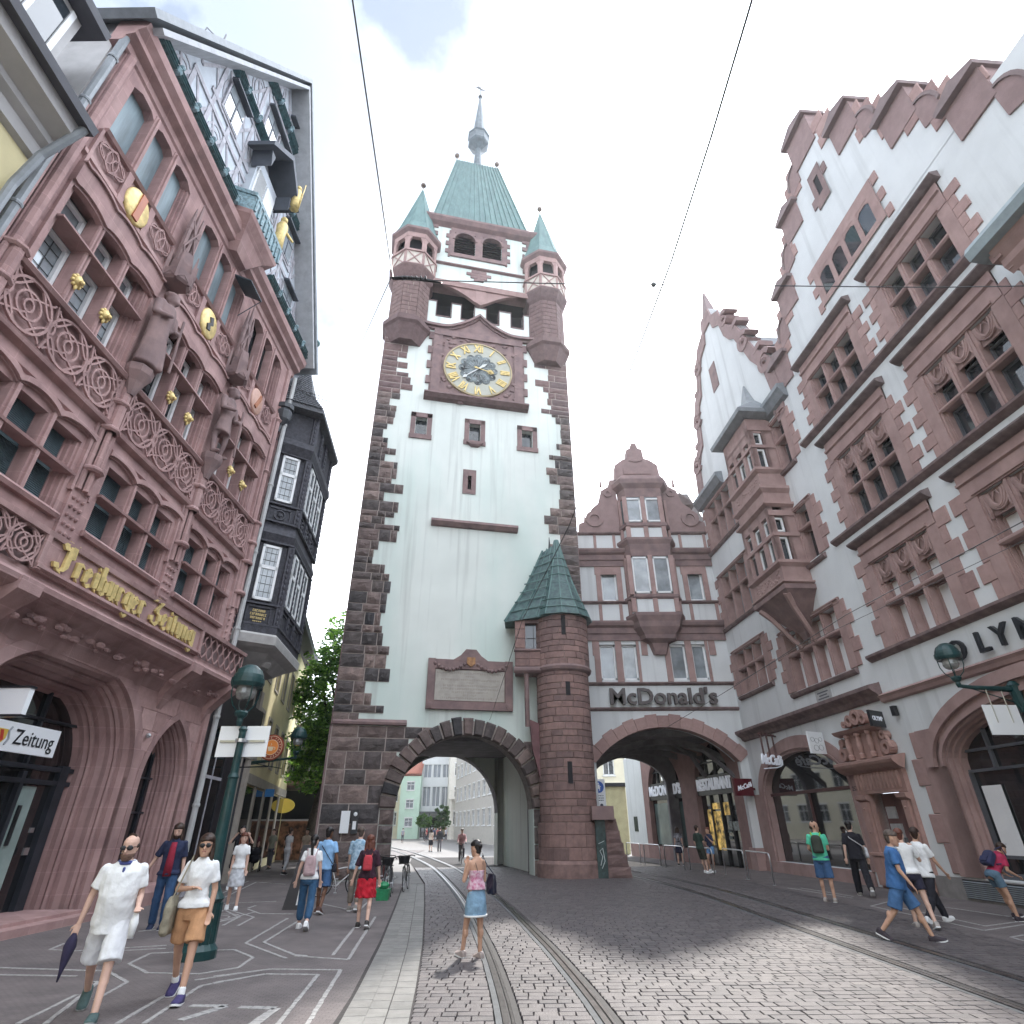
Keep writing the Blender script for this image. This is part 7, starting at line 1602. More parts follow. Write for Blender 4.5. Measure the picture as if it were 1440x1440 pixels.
# line-drawn white sign
LS = empty('white_square_sign', (12.5, 18.9, 0), R(274), 'white square sign with thin line drawing between the cafe arch and the portal', 'sign')
M = Matrix.Translation((-4.9, -.05, 0)) @ Matrix.Rotation(R(-68), 4, 'Z'); mb = MB(); mb.box(.1, -.03, 4.2, .95, .03, 4.98); mb.xf(M); mb.build('board', signw, LS); mb = MB()
for (cx_, cz_, r_) in ((.35, 4.42, .12), (.62, 4.4, .13), (.52, 4.66, .11), (.3, 4.72, .09), (.74, 4.7, .1)): mb.tube([(cx_+r_*cos(t), .035, cz_+r_*sin(t)*.8) for t in [2*PI*i/12 for i in range(13)]], .006, 4)
mb.xf(M); mb.build('line_drawing', leadgrey, LS)
mb = MB(); mb.box(-4.85, -.05, 5.93, -3.75, -.01, 6.5) if False else mb.box(-4.8, -.04, 6.08, -3.75, -.005, 6.5); pq = mb.build('wall_plaque', mat('plaque_grey', (.42, .42, .42), .7, .1, 6), AB)
for q, (zz, s_) in enumerate(((6.42, 'ZUM'), (6.3, 'BÄCHLE'), (6.18, '1905'))) if False else (): pass
mb = MB()
for q in range(3): mb.box(-4.65+.1*(q % 2), -.045, 6.15+.11*q, -3.9-.1*(q % 2), -.041, 6.2+.11*q)
mb.build('plaque_lines', mat('casement_grey', (.10, .105, .12), .5, .1), pq)
# portal
mb = MB()
for s, (a, b) in enumerate(((-3.55, -3.0), (-1.4, -.95))):
    mb.box(a, -.14, 0, b, .3, 2.75); mb.box(a+.06, -.26, .1, b-.06, -.14, .9); mb.box(a+.1, -.22, .95, b-.1, -.14, 2.5); mb.mold([(-.14, .9), (-.3, .93), (-.3, 1.0), (-.14, 1.03)], a, b); mb.mold([(-.14, 2.5), (-.28, 2.58), (-.3, 2.7), (-.14, 2.72)], a-.02, b+.02)
    mb.ball(((a+b)/2, -.23, 1.6), .04, 6); mb.ball(((a+b)/2, -.23, 2.3), .04, 6)
mb.box(-3.55, -.16, 2.75, -.95, .2, 3.4)
for k in range(13): x = -3.4+k*.185; mb.lathe([(.03, 2.85), (.06, 3.0), (.07, 3.25), (.04, 3.35)], x, -.18, 6)
mb.mold([(-.16, 3.38), (-.34, 3.46), (-.48, 3.58), (-.52, 3.66), (-.52, 3.74), (-.1, 3.82), (0, 3.82)], -4.0, -.75)
for k in range(3): x = -3.1+k*.62; mb.lathe([(.1, 3.82), (.11, 3.95), (.07, 4.0), (.11, 4.2), (.08, 4.5), (.11, 4.56), (.11, 4.64)], x, -.3, 10)
mb.box(-3.3, -.22, 3.8, -1.55, 0, 4.66); mb.mold([(-.2, 4.6), (-.42, 4.68), (-.5, 4.78), (-.2, 4.84), (0, 4.84)], -3.65, -1.3)
for s, x in ((-1, -3.62), (1, -1.2)):
    mb.ring(x, 4.05, .1, .22, 0, 360, -.3, -.02, 12); mb.ring(x-s*.04, 4.42, .06, .14, 0, 360, -.28, -.02, 10); mb.tube([(x+s*.22, -.2, 4.0), (x+s*.1, -.2, 4.3), (x-s*.1, -.2, 4.55)], .06, 6)
for x, z, r in ((-2.75, 5.08, .2), (-2.35, 5.15, .26), (-1.95, 5.05, .17), (-3.1, 5.0, .12)): mb.ring(x, z, r*.5, r, 0, 360, -.32, -.02, 12)
mb.build('portal', mat('portal_stone', (.38, .235, .205), .8, .1, 3, .3, 40), AB)
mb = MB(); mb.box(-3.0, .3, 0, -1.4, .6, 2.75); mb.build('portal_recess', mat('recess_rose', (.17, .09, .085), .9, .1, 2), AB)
mb = MB(); mb.box(-2.85, .24, 1.0, -2.3, .3, 1.85); mb.box(-2.85, .24, 2.0, -2.4, .3, 2.35); mb.build('info_case', mat('plaque_grey', (.42, .42, .42), .7, .1, 6), AB)
o = text('252', .2, .004, signbk, AB, (-3.8, -.06, 2.95), name='house_number')
# ================================================================ ARCADE WING with the restaurant
AW = empty('arcade_wing', (11.66, 30.87, 0), 0, 'narrow white and red gabled wing with wide ground arch carrying the lettering McDonald\'s', 'building')
mb = MB(); XL2 = -8.0; holes = [(-7.55, -.43, -.02, 6.26)]
wn1 = [(-6.95, -6.1), (-5.75, -4.95), (-3.15, -2.3), (-1.95, -1.2)]
for a, b in wn1: holes.append((a, b, 8.6, 10.5))
for a, b in ((-6.55, -5.65), (-1.55, -.7)): holes.append((a, b, 13.0, 14.85))
wall(mb, XL2, 0, -.02, 17.3, holes, 0, .35); WA = arch_curve('seg', 3.56, 4.66, 1.6, 26); spandrel(mb, -3.99, WA, 6.26, -7.55, -.43, 0, .8)
mb.prism([(-7.2, 17.3), (-.4, 17.3), (-1.9, 19.6), (-5.6, 19.6)], 0, .4); mb.box(XL2, .4, 6.4, 0, 8, 17.2); mb.build('wall', whitewall, AW)
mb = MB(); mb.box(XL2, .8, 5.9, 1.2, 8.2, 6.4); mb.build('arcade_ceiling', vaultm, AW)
mb = MB()
for c_ in (2.2, 4.6, 7.0):
    mb.band([(-3.6+x, z) for x, z in arch_curve('seg', 4.4, 3.8, 1.9, 14)], [(-3.6+x, z+.3) for x, z in arch_curve('seg', 4.4, 3.8, 1.9, 14)], c_, c_+.25)
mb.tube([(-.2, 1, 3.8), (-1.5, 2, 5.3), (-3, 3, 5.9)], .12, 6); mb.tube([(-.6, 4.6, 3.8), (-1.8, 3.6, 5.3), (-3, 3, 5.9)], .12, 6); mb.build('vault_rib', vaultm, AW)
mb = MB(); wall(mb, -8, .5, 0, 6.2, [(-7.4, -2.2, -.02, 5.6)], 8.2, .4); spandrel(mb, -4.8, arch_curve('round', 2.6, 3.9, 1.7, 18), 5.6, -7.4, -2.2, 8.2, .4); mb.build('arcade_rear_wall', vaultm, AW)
mb = MB()   # voussoirs
r = (3.56**2+1.6**2)/(2*1.6); aa = math.asin(3.56/r); NVv = 15
for k in range(NVv):
    a0 = -aa-.02+(2*aa+.04)*k/NVv; a1 = -aa-.02+(2*aa+.04)*(k+1)/NVv; ro = r+(.62 if k % 2 == 0 else .54); v = MB(); e = .0012
    ps = [((r-.03)*sin(a0+e), (r-.03)*cos(a0+e)), ((r-.03)*sin(a1-e), (r-.03)*cos(a1-e)), (ro*sin(a1-e), ro*cos(a1-e)), (ro*sin(a0+e), ro*cos(a0+e))]
    v.prism(ps, -.07-(.03 if k % 4 == 1 else 0), .5); v.build('voussoir', sandkb, AW, (-3.99, 0, 6.26-r))
mb = MB(); mb.box(XL2, -.04, 0, -7.5, .8, 4.7) if False else mb.box(-.45, -.04, 0, .05, .8, .9); mb.build('pier_foot', sandk, AW)
mb = MB()
dkc = []
for z, a, b, d_ in ((8.3, XL2, .05, .16), (7.02, XL2, .05, .12), (12.8, XL2, 0, .16), (17.15, XL2, 0, .16)): mb.mold([(0, z), (-d_*.6, z+.04), (-d_, z+.1), (-d_, z+.16), (0, z+.2)], a, b)
mb.build('string_course', mat('string_dark_stone', (.22, .155, .152), .9, .2, 3, .3, 20), AW)
mb = MB()
for z0_, z1_ in ((10.7, 11.85), (15.1, 16.3)):
    mb.mold([(0, z0_), (-.1, z0_), (-.1, z0_+.35), (-.16, z0_+.38), (-.16, z0_+.7), (-.3, z0_+.8), (-.36, z0_+.95), (-.36, z0_+1.05), (0, z1_)], XL2, 0)
mb.build('entablature', stg, AW)
mb = MB()
for a, b in wn1: mb.box(a-.3 if a in (-6.95, -3.15) else a-.2, -.06, 8.5, a, 0, 10.7); mb.box(b, -.06, 8.5, b+.15, 0, 10.7)
for x in (-7.25, -4.6, -3.45, -.9): mb.box(x-.08 if x < -4 else x-.1, -.055, 9.9, x+.25, 0, 10.7)
for a, b in ((-6.55, -5.65), (-1.55, -.7)): mb.box(a-.28, -.06, 12.95, a, 0, 15.1); mb.box(b, -.06, 12.95, b+.3, 0, 15.1); mb.box(a-.34, -.05, 14.6, b+.3, 0, 15.1)
for x in (-7.95, -6.8, -5.65, -1.7, -.25): mb.box(x, -.05, 11.85, x+.18, 0, 12.85); mb.box(x, -.05, 16.3, x+.16, 0, 17.2)
mb.build('window_jambs', stk, AW)
for a, b in wn1+[(-6.55, -5.65), (-1.55, -.7)]:
    z0_, z1_ = (8.6, 10.5) if (a, b) in wn1 else (13.0, 14.85)
    mb = MB()
    for p in ((a, z0_, a+.09, z1_), (b-.09, z0_, b, z1_), (a, z0_, b, z0_+.12), (a, z1_-.1, b, z1_)): mb.box(p[0], .14, p[1], p[2], .24, p[3])
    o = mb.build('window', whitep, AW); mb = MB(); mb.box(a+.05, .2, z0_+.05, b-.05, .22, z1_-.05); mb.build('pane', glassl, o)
# projecting oriel
def orr(z, k, x0=-5.15, x1=-2.2, d=.75): return [((x0+x1)/2+(x-(x0+x1)/2)*k, y*k*d, z) for x, y in ((x0, 0), (x0+.35, -1), (x1-.35, -1), (x1, 0))]
mb = MB(); mb.loft([orr(9.9, .25), orr(10.5, .38), orr(10.7, .7), orr(10.9, .74), orr(11.3, .95), orr(11.6, 1.0), orr(11.9, 1.12), orr(12.05, 1.12), orr(12.1, 1)]); mb.loft([orr(15.45, 1), orr(15.9, 1.02), orr(16.2, 1.06), orr(16.45, 1.18), orr(16.6, 1.18), orr(16.65, 1)])
mb.loft([orr(12.85, 1), orr(12.95, 1.1), orr(13.1, 1.1), orr(13.15, 1)]); mb.loft([orr(17.3, .98), orr(17.4, 1.08), orr(17.6, 1.08), orr(17.62, .95)]); mb.loft([orr(19.4, .96), orr(20.0, .98), orr(20.3, 1.2), orr(20.6, 1.22), orr(20.9, 1.05)]); mb.build('oriel_mouldings', stg, AW)
mb = MB(); mb.loft([orr(12.1, .96), orr(12.9, .96)]); mb.loft([orr(16.65, .95), orr(17.35, .95)]); mb.build('oriel_panel', whitewall, AW)
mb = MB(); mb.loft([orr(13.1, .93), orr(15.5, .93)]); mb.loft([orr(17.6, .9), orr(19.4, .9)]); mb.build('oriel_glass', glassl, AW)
mb = MB(); 
for z0_, z1_, xs_ in ((12.1, 12.9, (-4.95, -3.76, -2.6)), (13.1, 15.5, (-4.98, -3.76, -2.56)), (16.65, 17.35, (-4.8, -3.76, -2.7)), (17.6, 19.4, (-4.85, -3.76, -2.7))):
    for x in xs_: mb.box(x-.13, -.78, z0_, x+.13, -.66, z1_)
    mb.box(-5.15, -.3, z0_, -5.0, 0, z1_); mb.box(-2.35, -.3, z0_, -2.2, 0, z1_)
mb.build('oriel_posts', stk, AW)
mb = MB()
for z0_, z1_ in ((13.2, 15.4), (17.7, 19.3)):
    for a, b in ((-4.82, -3.9), (-3.62, -2.72)):
        for p in ((a, z0_, a+.08, z1_), (b-.08, z0_, b, z1_), (a, z0_, b, z0_+.1), (a, z1_-.1, b, z1_)): mb.box(p[0], -.74, p[1], p[2], -.68, p[3])
mb.build('oriel_casements', whitep, AW)
mb = MB()    # scrolled gable
for s in (-1, 1):
    c = -3.75; P = [(3.9, 17.3), (3.85, 17.9), (3.3, 18.1), (3.05, 18.9), (2.6, 19.3), (2.35, 20.2), (1.9, 20.5), (1.75, 21.0), (1.5, 21.0), (1.2, 17.3)]
    mb.prism([(c+s*x, z) for x, z in P], -.12, .4); mb.ring(c+s*2.9, 18.2, .28, .55, 0, 360, -.22, -.1, 14); mb.ring(c+s*1.95, 20.0, .12, .28, 0, 360, -.2, -.1, 10)
    mb.lathe([(.1, 18.0), (.02, 18.7)], c+s*3.45, .1, 6); mb.lathe([(.1, 20.6), (.02, 21.4)], c+s*2.3, .1, 6)
mb.prism([(-5.2, 20.9), (-2.3, 20.9), (-2.4, 22.0), (-2.9, 22.4), (-3.2, 22.5), (-3.25, 23.2), (-3.5, 23.3), (-3.6, 23.7), (-3.9, 23.7), (-4.0, 23.3), (-4.25, 23.2), (-4.3, 22.5), (-4.6, 22.4), (-5.1, 22.0)], -.3, .4)
for q in range(3): mb.box(-3.9-.15*q, -.35, 22.2+.35*q-.3*q, -3.6+.15*q, -.3, 22.3)
mb.box(-4.6, -.34, 21.3, -2.9, -.29, 21.8); mb.build('scrolled_gable', mat('gable_stone', (.29, .20, .195), .85, .1, 2, .25, 40), AW)
mb = MB(); mb.quad((XL2, .4, 17.2), (.5, .4, 17.2), (.5, 6, 20.2), (XL2, 6, 20.2)); mb.prism([(-6.0, 17.5), (-1.4, 17.5), (-3.75, 22.0)], .4, 4); mb.quad((XL2, 6, 20.2), (.5, 6, 20.2), (.5, 8, 17), (XL2, 8, 17)); mb.build('roof', slate, AW)
mb = MB(); mb.poly([(-3.0, .35, 17.3), (.6, .35, 17.3), (.6, 3.8, 21.9), (-3.0, 3.4, 22.4), (-3.0, 6, 17.3), (.6, 6, 17.3)], [(0, 1, 2, 3), (3, 2, 5, 4), (0, 3, 4), (1, 5, 2)])
for r in range(15):
    t = r/15; mb.mold([(.35+3.3*t-.05, 17.32+4.8*t), (.35+3.3*t+.2, 17.32+4.8*t+.36), (.35+3.3*t+.2, 17.32+4.8*t+.3)], -3.0, .6)
mb.build('side_roof', mat('old_tile', (.15, .125, .12), .85, .25, 7, .5, 20), AW)
mb = MB(); mb.box(-1.7, .5, 18.0, -.5, 3, 19.4); mb.prism([(-1.95, 19.4), (-.25, 19.4), (-1.1, 20.3)], .25, 3); mb.mold([(.5, 17.8), (.2, 17.9), (.2, 18.05), (.5, 18.1)], -1.9, -.3); mb.build('roof_dormer', mat('dormer_brown', (.20, .16, .155), .85, .15, 3, .3, 20), AW)
mb = MB(); mb.box(-1.45, .46, 18.3, -.75, .5, 19.2); mb.build('dormer_pane', glassl, AW)
RL = empty('restaurant_lettering', (11.66, 30.87, 0), 0, 'dark grey raised lettering McDonald\'s above the arcade arch', 'sign')
me = text_mesh("McDonald's", 1.12, .1, 'lettering', 0, 1.0, .022); me.materials.clear(); me.materials.append(mat('letter_taupe', (.10, .085, .085), .5, .05)); wd = max(v.co.x for v in me.vertices)-min(v.co.x for v in me.vertices); me.transform(Matrix.Diagonal((5.55/wd, 1, 1, 1)))
o = bpy.data.objects.new('lettering', me); C.objects.link(o); o.parent = RL; o.location = (-3.87, -.2, 7.68); o.rotation_euler = (R(90), 0, 0)
# shop wall inside and behind the arcade
SW = empty('arcade_shopfront', (11.3, 31.6, 0), R(281.5), 'pointed arched restaurant shopfront in dark pink stone under the arcade', 'shopfront')
mb = MB(); wall(mb, -15.3, .3, 0, 6.2, [(-4.7, -.75, .0, 5.9), (-11.4, -6.5, .7, 5.9)], 0, .5)
for c, hw, zs in ((-2.72, 1.98, 3.6), (-8.95, 2.45, 3.4)): spandrel(mb, c, arch_curve('pointed', hw, zs, 5.9-zs, 18), 5.9, c-hw, c+hw, 0, .5)
mb.build('wall', mat('arcade_rose', (.26, .165, .155), .9, .1, 2, .2, 30), SW)
mb = MB(); mb.box(-15.3, -.02, .75, -12.2, -.01, 6.2); mb.box(-15.3, -.02, 0, -12.2, -.01, .75, 1); mb.build('white_wall', [whitewall, sandk], SW)
mb = MB(); mb.box(-14.2, -.06, 1.5, -13.6, -.02, 2.4); mb.build('notice', mat('notice_dark', (.03, .05, .045), .4, .3, 12), SW)
mb = MB(); mb.box(-11.4, .3, .6, -6.5, .34, 6); mb.box(-4.7, .3, 0, -.75, .34, 6); sg_ = mb.build('glazing', glassd, SW)
mb = MB(); mb.box(-11.2, .28, .8, -6.7, .3, 3.1); mb.build('lower_glass', mat('teal_glass', (.10, .15, .15), .15, .2, 1, spec=.7), SW)
mb = MB(); mb.box(-9.7, .27, 4.4, -8.5, .29, 5.3); mb.build('lit_upper_window', mat('lit_pane', (.6, .62, .6), .4, .6, 4, emit=.35), SW)
mb = MB()
for a, b in ((-11.4, -6.5), (-4.7, -.75)): mb.box(a, .1, 3.3, b, .3, 4.25)
for x in (-10.2, -8.95, -7.7, -3.7, -2.7, -1.7): mb.box(x, .2, 4.2, x+.05, .3, 5.9)
mb.box(-11.4, .2, 4.9, -6.5, .3, 4.95); mb.box(-4.7, .2, 4.9, -.75, .3, 4.95); mb.build('fascia', signbk, SW)
for s_, cx_, wtar in (("McDONALD'S", -8.95, 4.6), ('RESTAURANT', -2.72, 3.7)):
    me = text_mesh(s_, .8, .04, 'lettering', 0, 1, .02); me.materials.clear(); me.materials.append(litw); wd = max(v.co.x for v in me.vertices)-min(v.co.x for v in me.vertices); me.transform(Matrix.Diagonal((wtar/wd, 1, 1, 1)))
    o = bpy.data.objects.new('lettering', me); C.objects.link(o); o.parent = SW; o.location = (cx_, .05, 3.78); o.rotation_euler = (R(90), 0, 0)
mb = MB()
for a, b, c, d in ((-4.2, -3.75, .9, 2.6), (-3.55, -2.7, .7, 2.5), (-3.55, -2.7, 2.6, 2.9), (-2.4, -1.8, 2.3, 2.9)): mb.box(a, .27, c, b, .29, d)
mb.build('lit_panel', warm, SW)
mb = MB(); mb.box(-2.0, .2, 1.6, -1.0, .29, 2.0); mb.box(-2.2, .2, 1.2, -2.05, .29, 1.35); mb.box(-2.2, .2, 1.5, -2.05, .29, 1.65); mb.build('counter_glow', mat('counter_grey', (.25, .3, .3), .4, .4, 8), SW)
mb = MB(); mb.box(-3.62, .18, 0, -3.56, .3, 3.3); mb.box(-2.6, .18, 0, -2.54, .3, 3.3); mb.box(-1.7, .18, 0, -1.64, .3, 3.3); mb.build('door_frame', black, SW)
# houses behind the arcade
def simple_house(name, pos, rz, w_, h, d_, m, label, rows, cols, ww=.55, wh=1.0, roof=None, frame=whitep, z0=1.0, cat='house', gl=glass, x0=.6):
    H = empty(name, pos, R(rz), label, cat); hs = []
    sx_ = (w_-2*x0)/max(1, cols); sz = (h-z0-.6)/rows
    for i in range(cols):
        for j in range(rows): cx_ = x0+sx_*(i+.5); zz = z0+sz*(j+.3); hs.append((cx_-ww*sx_/2, cx_+ww*sx_/2, zz, zz+wh*sz*.6))
    mb = MB(); wall(mb, 0, w_, 0, h, hs, 0, .2); mb.quad((0, 0, 0), (0, d_, 0), (0, d_, h), (0, 0, h)); mb.quad((w_, 0, 0), (w_, d_, 0), (w_, d_, h), (w_, 0, h)); mb.build('wall', m, H)
    a, b, c, e = hs[0]; W_, Hh = (b-a), (e-c); f_ = MB(); t = .09
    for p in ((0, 0, t, Hh), (W_-t, 0, W_, Hh), (0, 0, W_, t), (0, Hh-t, W_, Hh), (W_/2-.03, 0, W_/2+.03, Hh), (0, Hh*.62, W_, Hh*.62+.06)): f_.box(p[0], .08, p[1], p[2], .16, p[3])
    f_.mold([(0, -.12), (-.1, -.1), (-.1, 0), (.1, 0)], -.08, W_+.08); f_.box(-.08, -.03, Hh, W_+.08, .02, Hh+.12); fm = f_.mesh('window', frame); p_ = MB(); p_.box(0, .16, 0, W_, .18, Hh); pm = p_.mesh('pane', gl)
    for a, b, c, e in hs: o = inst('window', fm, H, (a, 0, c)); inst('pane', pm, o)
    mb = MB(); mb.mold([(0, h-.3), (-.2, h-.2), (-.35, h), (-.35, h+.12), (.1, h+.15)], -.1, w_+.1)
    if roof: mb.prism([(0, 0)], 0, 0) if False else mb.quad((-.1, -.3, h+.12), (w_+.1, -.3, h+.12), (w_+.1, d_*.5, h+d_*.45), (-.1, d_*.5, h+d_*.45)); mb.quad((-.1, d_+.3, h+.12), (w_+.1, d_+.3, h+.12), (w_+.1, d_*.5, h+d_*.45), (-.1, d_*.5, h+d_*.45))
    mb.build('roof', roof or leadgrey, H); return H
simple_house('cream_back_house', (3.4, 58, 0), 0, 7, 13, 6, cream, 'cream house glimpsed through the left side of the arcade', 3, 3, roof=slate)
mb = MB(); mb.box(5.2, 48.9, 0, 8.6, 50, 4.6); mb.box(6.6, 48.86, 0, 7.4, 48.9, 2.3, 1); mb.box(5.0, 48.7, 4.5, 8.8, 50, 4.75, 1); o = mb.build('low_yard_wall', [mat('olive_render', (.36, .33, .2), .9, .1, 2), darkin]); tag(o, 'low olive rendered building with a dark door seen through the arcade', 'outbuilding')
# street beyond the gate: right side continues behind the arcade, far houses close the view
k_ = 1.6
simple_house('cream_ornate_house', (-24.5, 118, 0), 0, 5.6, 17, 8, cream, 'narrow cream house at the left of the far view through the gate', 4, 3, .5, .9, slate)
simple_house('mint_house', (-20.6, 116, 0), 0, 3.6, 10.4, 8, mint, 'pale mint green house with steep red roof in the view through the gate', 3, 1, .6, .8, mat('red_tiles', (.28, .09, .06), .8, .2, 6))
GH = empty('glass_front_house', (-17.2, 118, 0), 0, 'white modern house with two tall glazed bays in the middle of the gate view', 'building')
gh = [(.35+1.75*k, 1.8+1.75*k, z0_, z1_) for k in range(3) for z0_, z1_ in ((5.2, 8.4), (10.0, 12.2))]
mb = MB(); wall(mb, 0, 5.8, 0, 13.4, gh+[(.3, 5.4, .2, 3.4)], 0, .4); mb.prism([(0, 13.4), (5.8, 13.4), (4.6, 15.4), (1.4, 15.4)], 0, 8); mb.build('wall', whitewall, GH)
for a, b, c, d in gh:
    mb = MB(); mb.box(a, .3, c, b, .35, d); o = mb.build('window', mat('curtain_glass', (.25, .28, .32), .2, .3, 6, streak=.05, spec=.6), GH); mb = MB(); mb.box((a+b)/2-.05, .22, c, (a+b)/2+.05, .3, d); mb.box(a, .22, c, a+.08, .3, d); mb.box(b-.08, .22, c, b, .3, d); mb.build('frame', whitep, o)
mb = MB(); mb.box(-.1, -1.4, 4.0, 5.9, 0, 4.3); mb.box(1.9, -1.3, 0, 2.1, -1.1, 4.0); mb.box(3.9, -1.3, 0, 4.1, -1.1, 4.0); mb.build('canopy', mat('canopy_dark', (.08, .09, .10), .5, .1), GH)
mb = MB(); mb.box(.3, .3, .2, 5.4, .35, 3.4); mb.build('shop_window', glassd, GH)
simple_house('white_ornate_house', (-11.4, 112, 0), 8, 6.5, 17, 8, mat('ornate_white', (.62, .60, .55), .85, .06, 3), 'white ornate corner house with balcony at the right of the gate view', 4, 4, .5, .9, slate)
mb = MB(); mb.box(-11.2, 109.8, 6.0, -6.0, 112, 6.4)
for k in range(12): mb.box(-11.1+.42*k, 109.9, 6.4, -11.0+.42*k, 110.0, 7.3)
mb.box(-11.2, 109.8, 7.3, -6, 110.1, 7.45); 
for x in (-10.8, -8.6, -6.4): mb.lathe([(.3, 0), (.22, .4), (.2, 5.6), (.32, 6.0)], x, 110.2, 8)
o = mb.build('porch_balcony', mat('ornate_white', (.62, .60, .55), .85, .06, 3)); tag(o, 'white columned porch carrying a balcony at the right of the gate view', 'porch')
simple_house('right_far_house', (-9.5, 104, 0), 284, 44, 15, 8, mat('far_grey', (.45, .43, .40), .85, .08, 3), 'long grey house lining the right side of the street beyond the gate', 4, 12, .5, .9, slate)
simple_house('left_far_house', (-36, 56, 0), 76, 60, 14, 8, cream, 'long cream house lining the left side of the street beyond the gate', 3, 16, .5, .9, slate)
# the street goes on behind the photographer
simple_house('street_house', (12.9, 4.4, 0), 272, 40, 13, 9, whitewall, 'white house continuing the right side of the street out of view', 5, 12, .5, 1.0, slate)
simple_house('street_house', (-10.6, -46, 0), 89.6, 40, 16, 9, ochre, 'ochre house continuing the left side of the street out of view', 4, 12, .5, 1.0, slate)
simple_house('street_house', (12, -60, 0), 180, 26, 20, 9, cream, 'cream house closing the street behind the photographer', 5, 8, .5, 1.0, slate)
tree('bush', (-15.3, 112, 0), [(0, 0, 0), (0, 0, 2)], .1, [(0, 0, 2.6, 1.3)], 700, 'small round green tree before the glass fronted house', [(.05, .12, .03), (.08, .17, .04)], 3, .3, limbs=2)
tree('bush', (-11.8, 106, 0), [(0, 0, 0), (0, 0, 2)], .1, [(0, 0, 2.8, 1.5), (.2, 0, 4.2, 1.0)], 800, 'dark slender tree before the white ornate corner house', [(.03, .07, .03), (.045, .09, .03)], 4, .3, limbs=2)
# ================================================================ STREET FURNITURE
LP = empty('lamp_post', (-5.08, 11.4, 0), 0, 'green street lamp post carrying two white boards, standing on the left pavement', 'street lamp')
mb = MB(); mb.lathe([(.3, 0), (.3, .12), (.24, .2), (.23, .75), (.26, .8), (.19, .9), (.14, 1.0), (.11, 1.2), (.085, 2.6), (.1, 2.63), (.07, 2.7), (.06, 3.4), (.08, 3.45), (.05, 3.5)], 0, 0, 16)
for k in range(12): a = PI/6*k; mb.box(.225*cos(a)-.02, .225*sin(a)-.02, .2, .225*cos(a)+.02, .225*sin(a)+.02, .74)
mb.build('post', greenm, LP); lamp_head(LP, -.1, 0, 4.0, .9)
SBD = empty('white_back_board', (-5.08, 11.4, 0), 0, 'pair of blank white sign backs strapped to the green lamp post', 'sign'); 
mb = MB(); mb.box(-.47, .09, 2.98, -.03, .11, 3.52); mb.box(.03, .09, 2.98, .47, .11, 3.52); mb.box(-.5, .105, 2.96, .5, .125, 3.54) if False else None; mb.build('board', signw, SBD)
mb = MB(); mb.box(-.42, .06, 3.23, .42, .09, 3.27); mb.lathe([(.1, 3.22), (.1, 3.28)], 0, 0, 12); mb.build('strap', steel, SBD)
LP2 = empty('wall_lamp', (-9.9, 27.2, 0), 0, 'small green lantern on a bracket from the yellow house behind the lamp post', 'street lamp'); lamp_head(LP2, .75, -1.2, 4.9, 1.0)
mb = MB(); mb.tube([(-1.4, -.6, 4.25), (.1, -1.1, 4.35), (.75, -1.2, 4.4)], [.08, .05, .04], 6); mb.tube([(-1.3, -.6, 4.25), (.2, -1.1, 4.0)], .02, 4); mb.build('bracket', greenm, LP2)
CFS = empty('round_coffee_sign', (-9.0, 22.9, 4.45), 0, 'round brown coffee sign with orange cup on a bracket', 'sign'); M = Matrix.Rotation(R(90), 4, 'X')
def disc(r, y0, y1, m, nm, par, n=28):
    mb = MB(); mb.loft([[(rr_*cos(2*PI*i/n), yy, rr_*sin(2*PI*i/n)) for i in range(n)] for rr_, yy in ((r, y1), (r, y0), (.01, y0))]); return mb.build(nm, m, par)
brown = mat('sign_brown', (.28, .06, .03), .45, .08, 4); disc(.45, -.04, .04, brown, 'board', CFS); disc(.4, -.046, -.03, mat('sign_cream', (.75, .6, .42), .5, .05), 'inner_ring', CFS); disc(.385, -.052, -.04, brown, 'inner_field', CFS); disc(.27, -.058, -.04, mat('sign_cream', (.75, .6, .42), .5, .05), 'inner_ring', CFS); disc(.25, -.064, -.05, mat('sign_orange', (.75, .25, .05), .5, .05), 'inner_disc', CFS)
mb = MB(); mb.prism([(-.13, .02), (.1, .02), (.06, -.13), (-.08, -.13)], -.075, -.06); mb.ring(.11, -.04, .03, .055, -90, 90, -.075, -.06, 6); mb.tube([(-.02, -.07, .06), (.01, -.07, .1), (-.02, -.07, .14)], .01, 4); mb.build('cup', mat('sign_cream', (.75, .6, .42), .5, .05), CFS)
for k in range(22):
    if k in (5, 16): continue
    a = PI*2*k/22; mb = MB(); mb.box(-.018, -.062, -.028, -.006, -.05, .028); mb.box(-.018, -.062, .016, .018, -.05, .028); mb.box(-.018, -.062, -.006, .012, -.05, .006)
    o = mb.build('rim_character', mat('sign_cream', (.75, .6, .42), .5, .05), CFS); o.matrix_local = Matrix.Translation((.328*cos(a), 0, .328*sin(a))) @ Matrix.Rotation(-(a-PI/2), 4, 'Y')
mb = MB(); mb.tube([(0, 0, -.45), (0, 0, -.65), (-1.3, .3, -.65)], .025, 5); mb.build('bracket', black, CFS)
# info stele
ST_ = empty('info_stele', (-5.55, 17.62, 0), R(4), 'dark grey leaning info stele with white side behind the woman with pink backpack', 'stele')
mb = MB(); mb.prism([(-.33, 0), (.15, 0), (.33, 1.42), (-.03, 1.42)], -.09, .09); mb.build('body', mat('stele_grey', (.06, .058, .065), .4, .1, 3), ST_); mb = MB(); mb.prism([(.0, .1), (.16, .1), (.3, 1.35), (.12, 1.35)], -.1, .1); mb.build('white_panel', signw, ST_)
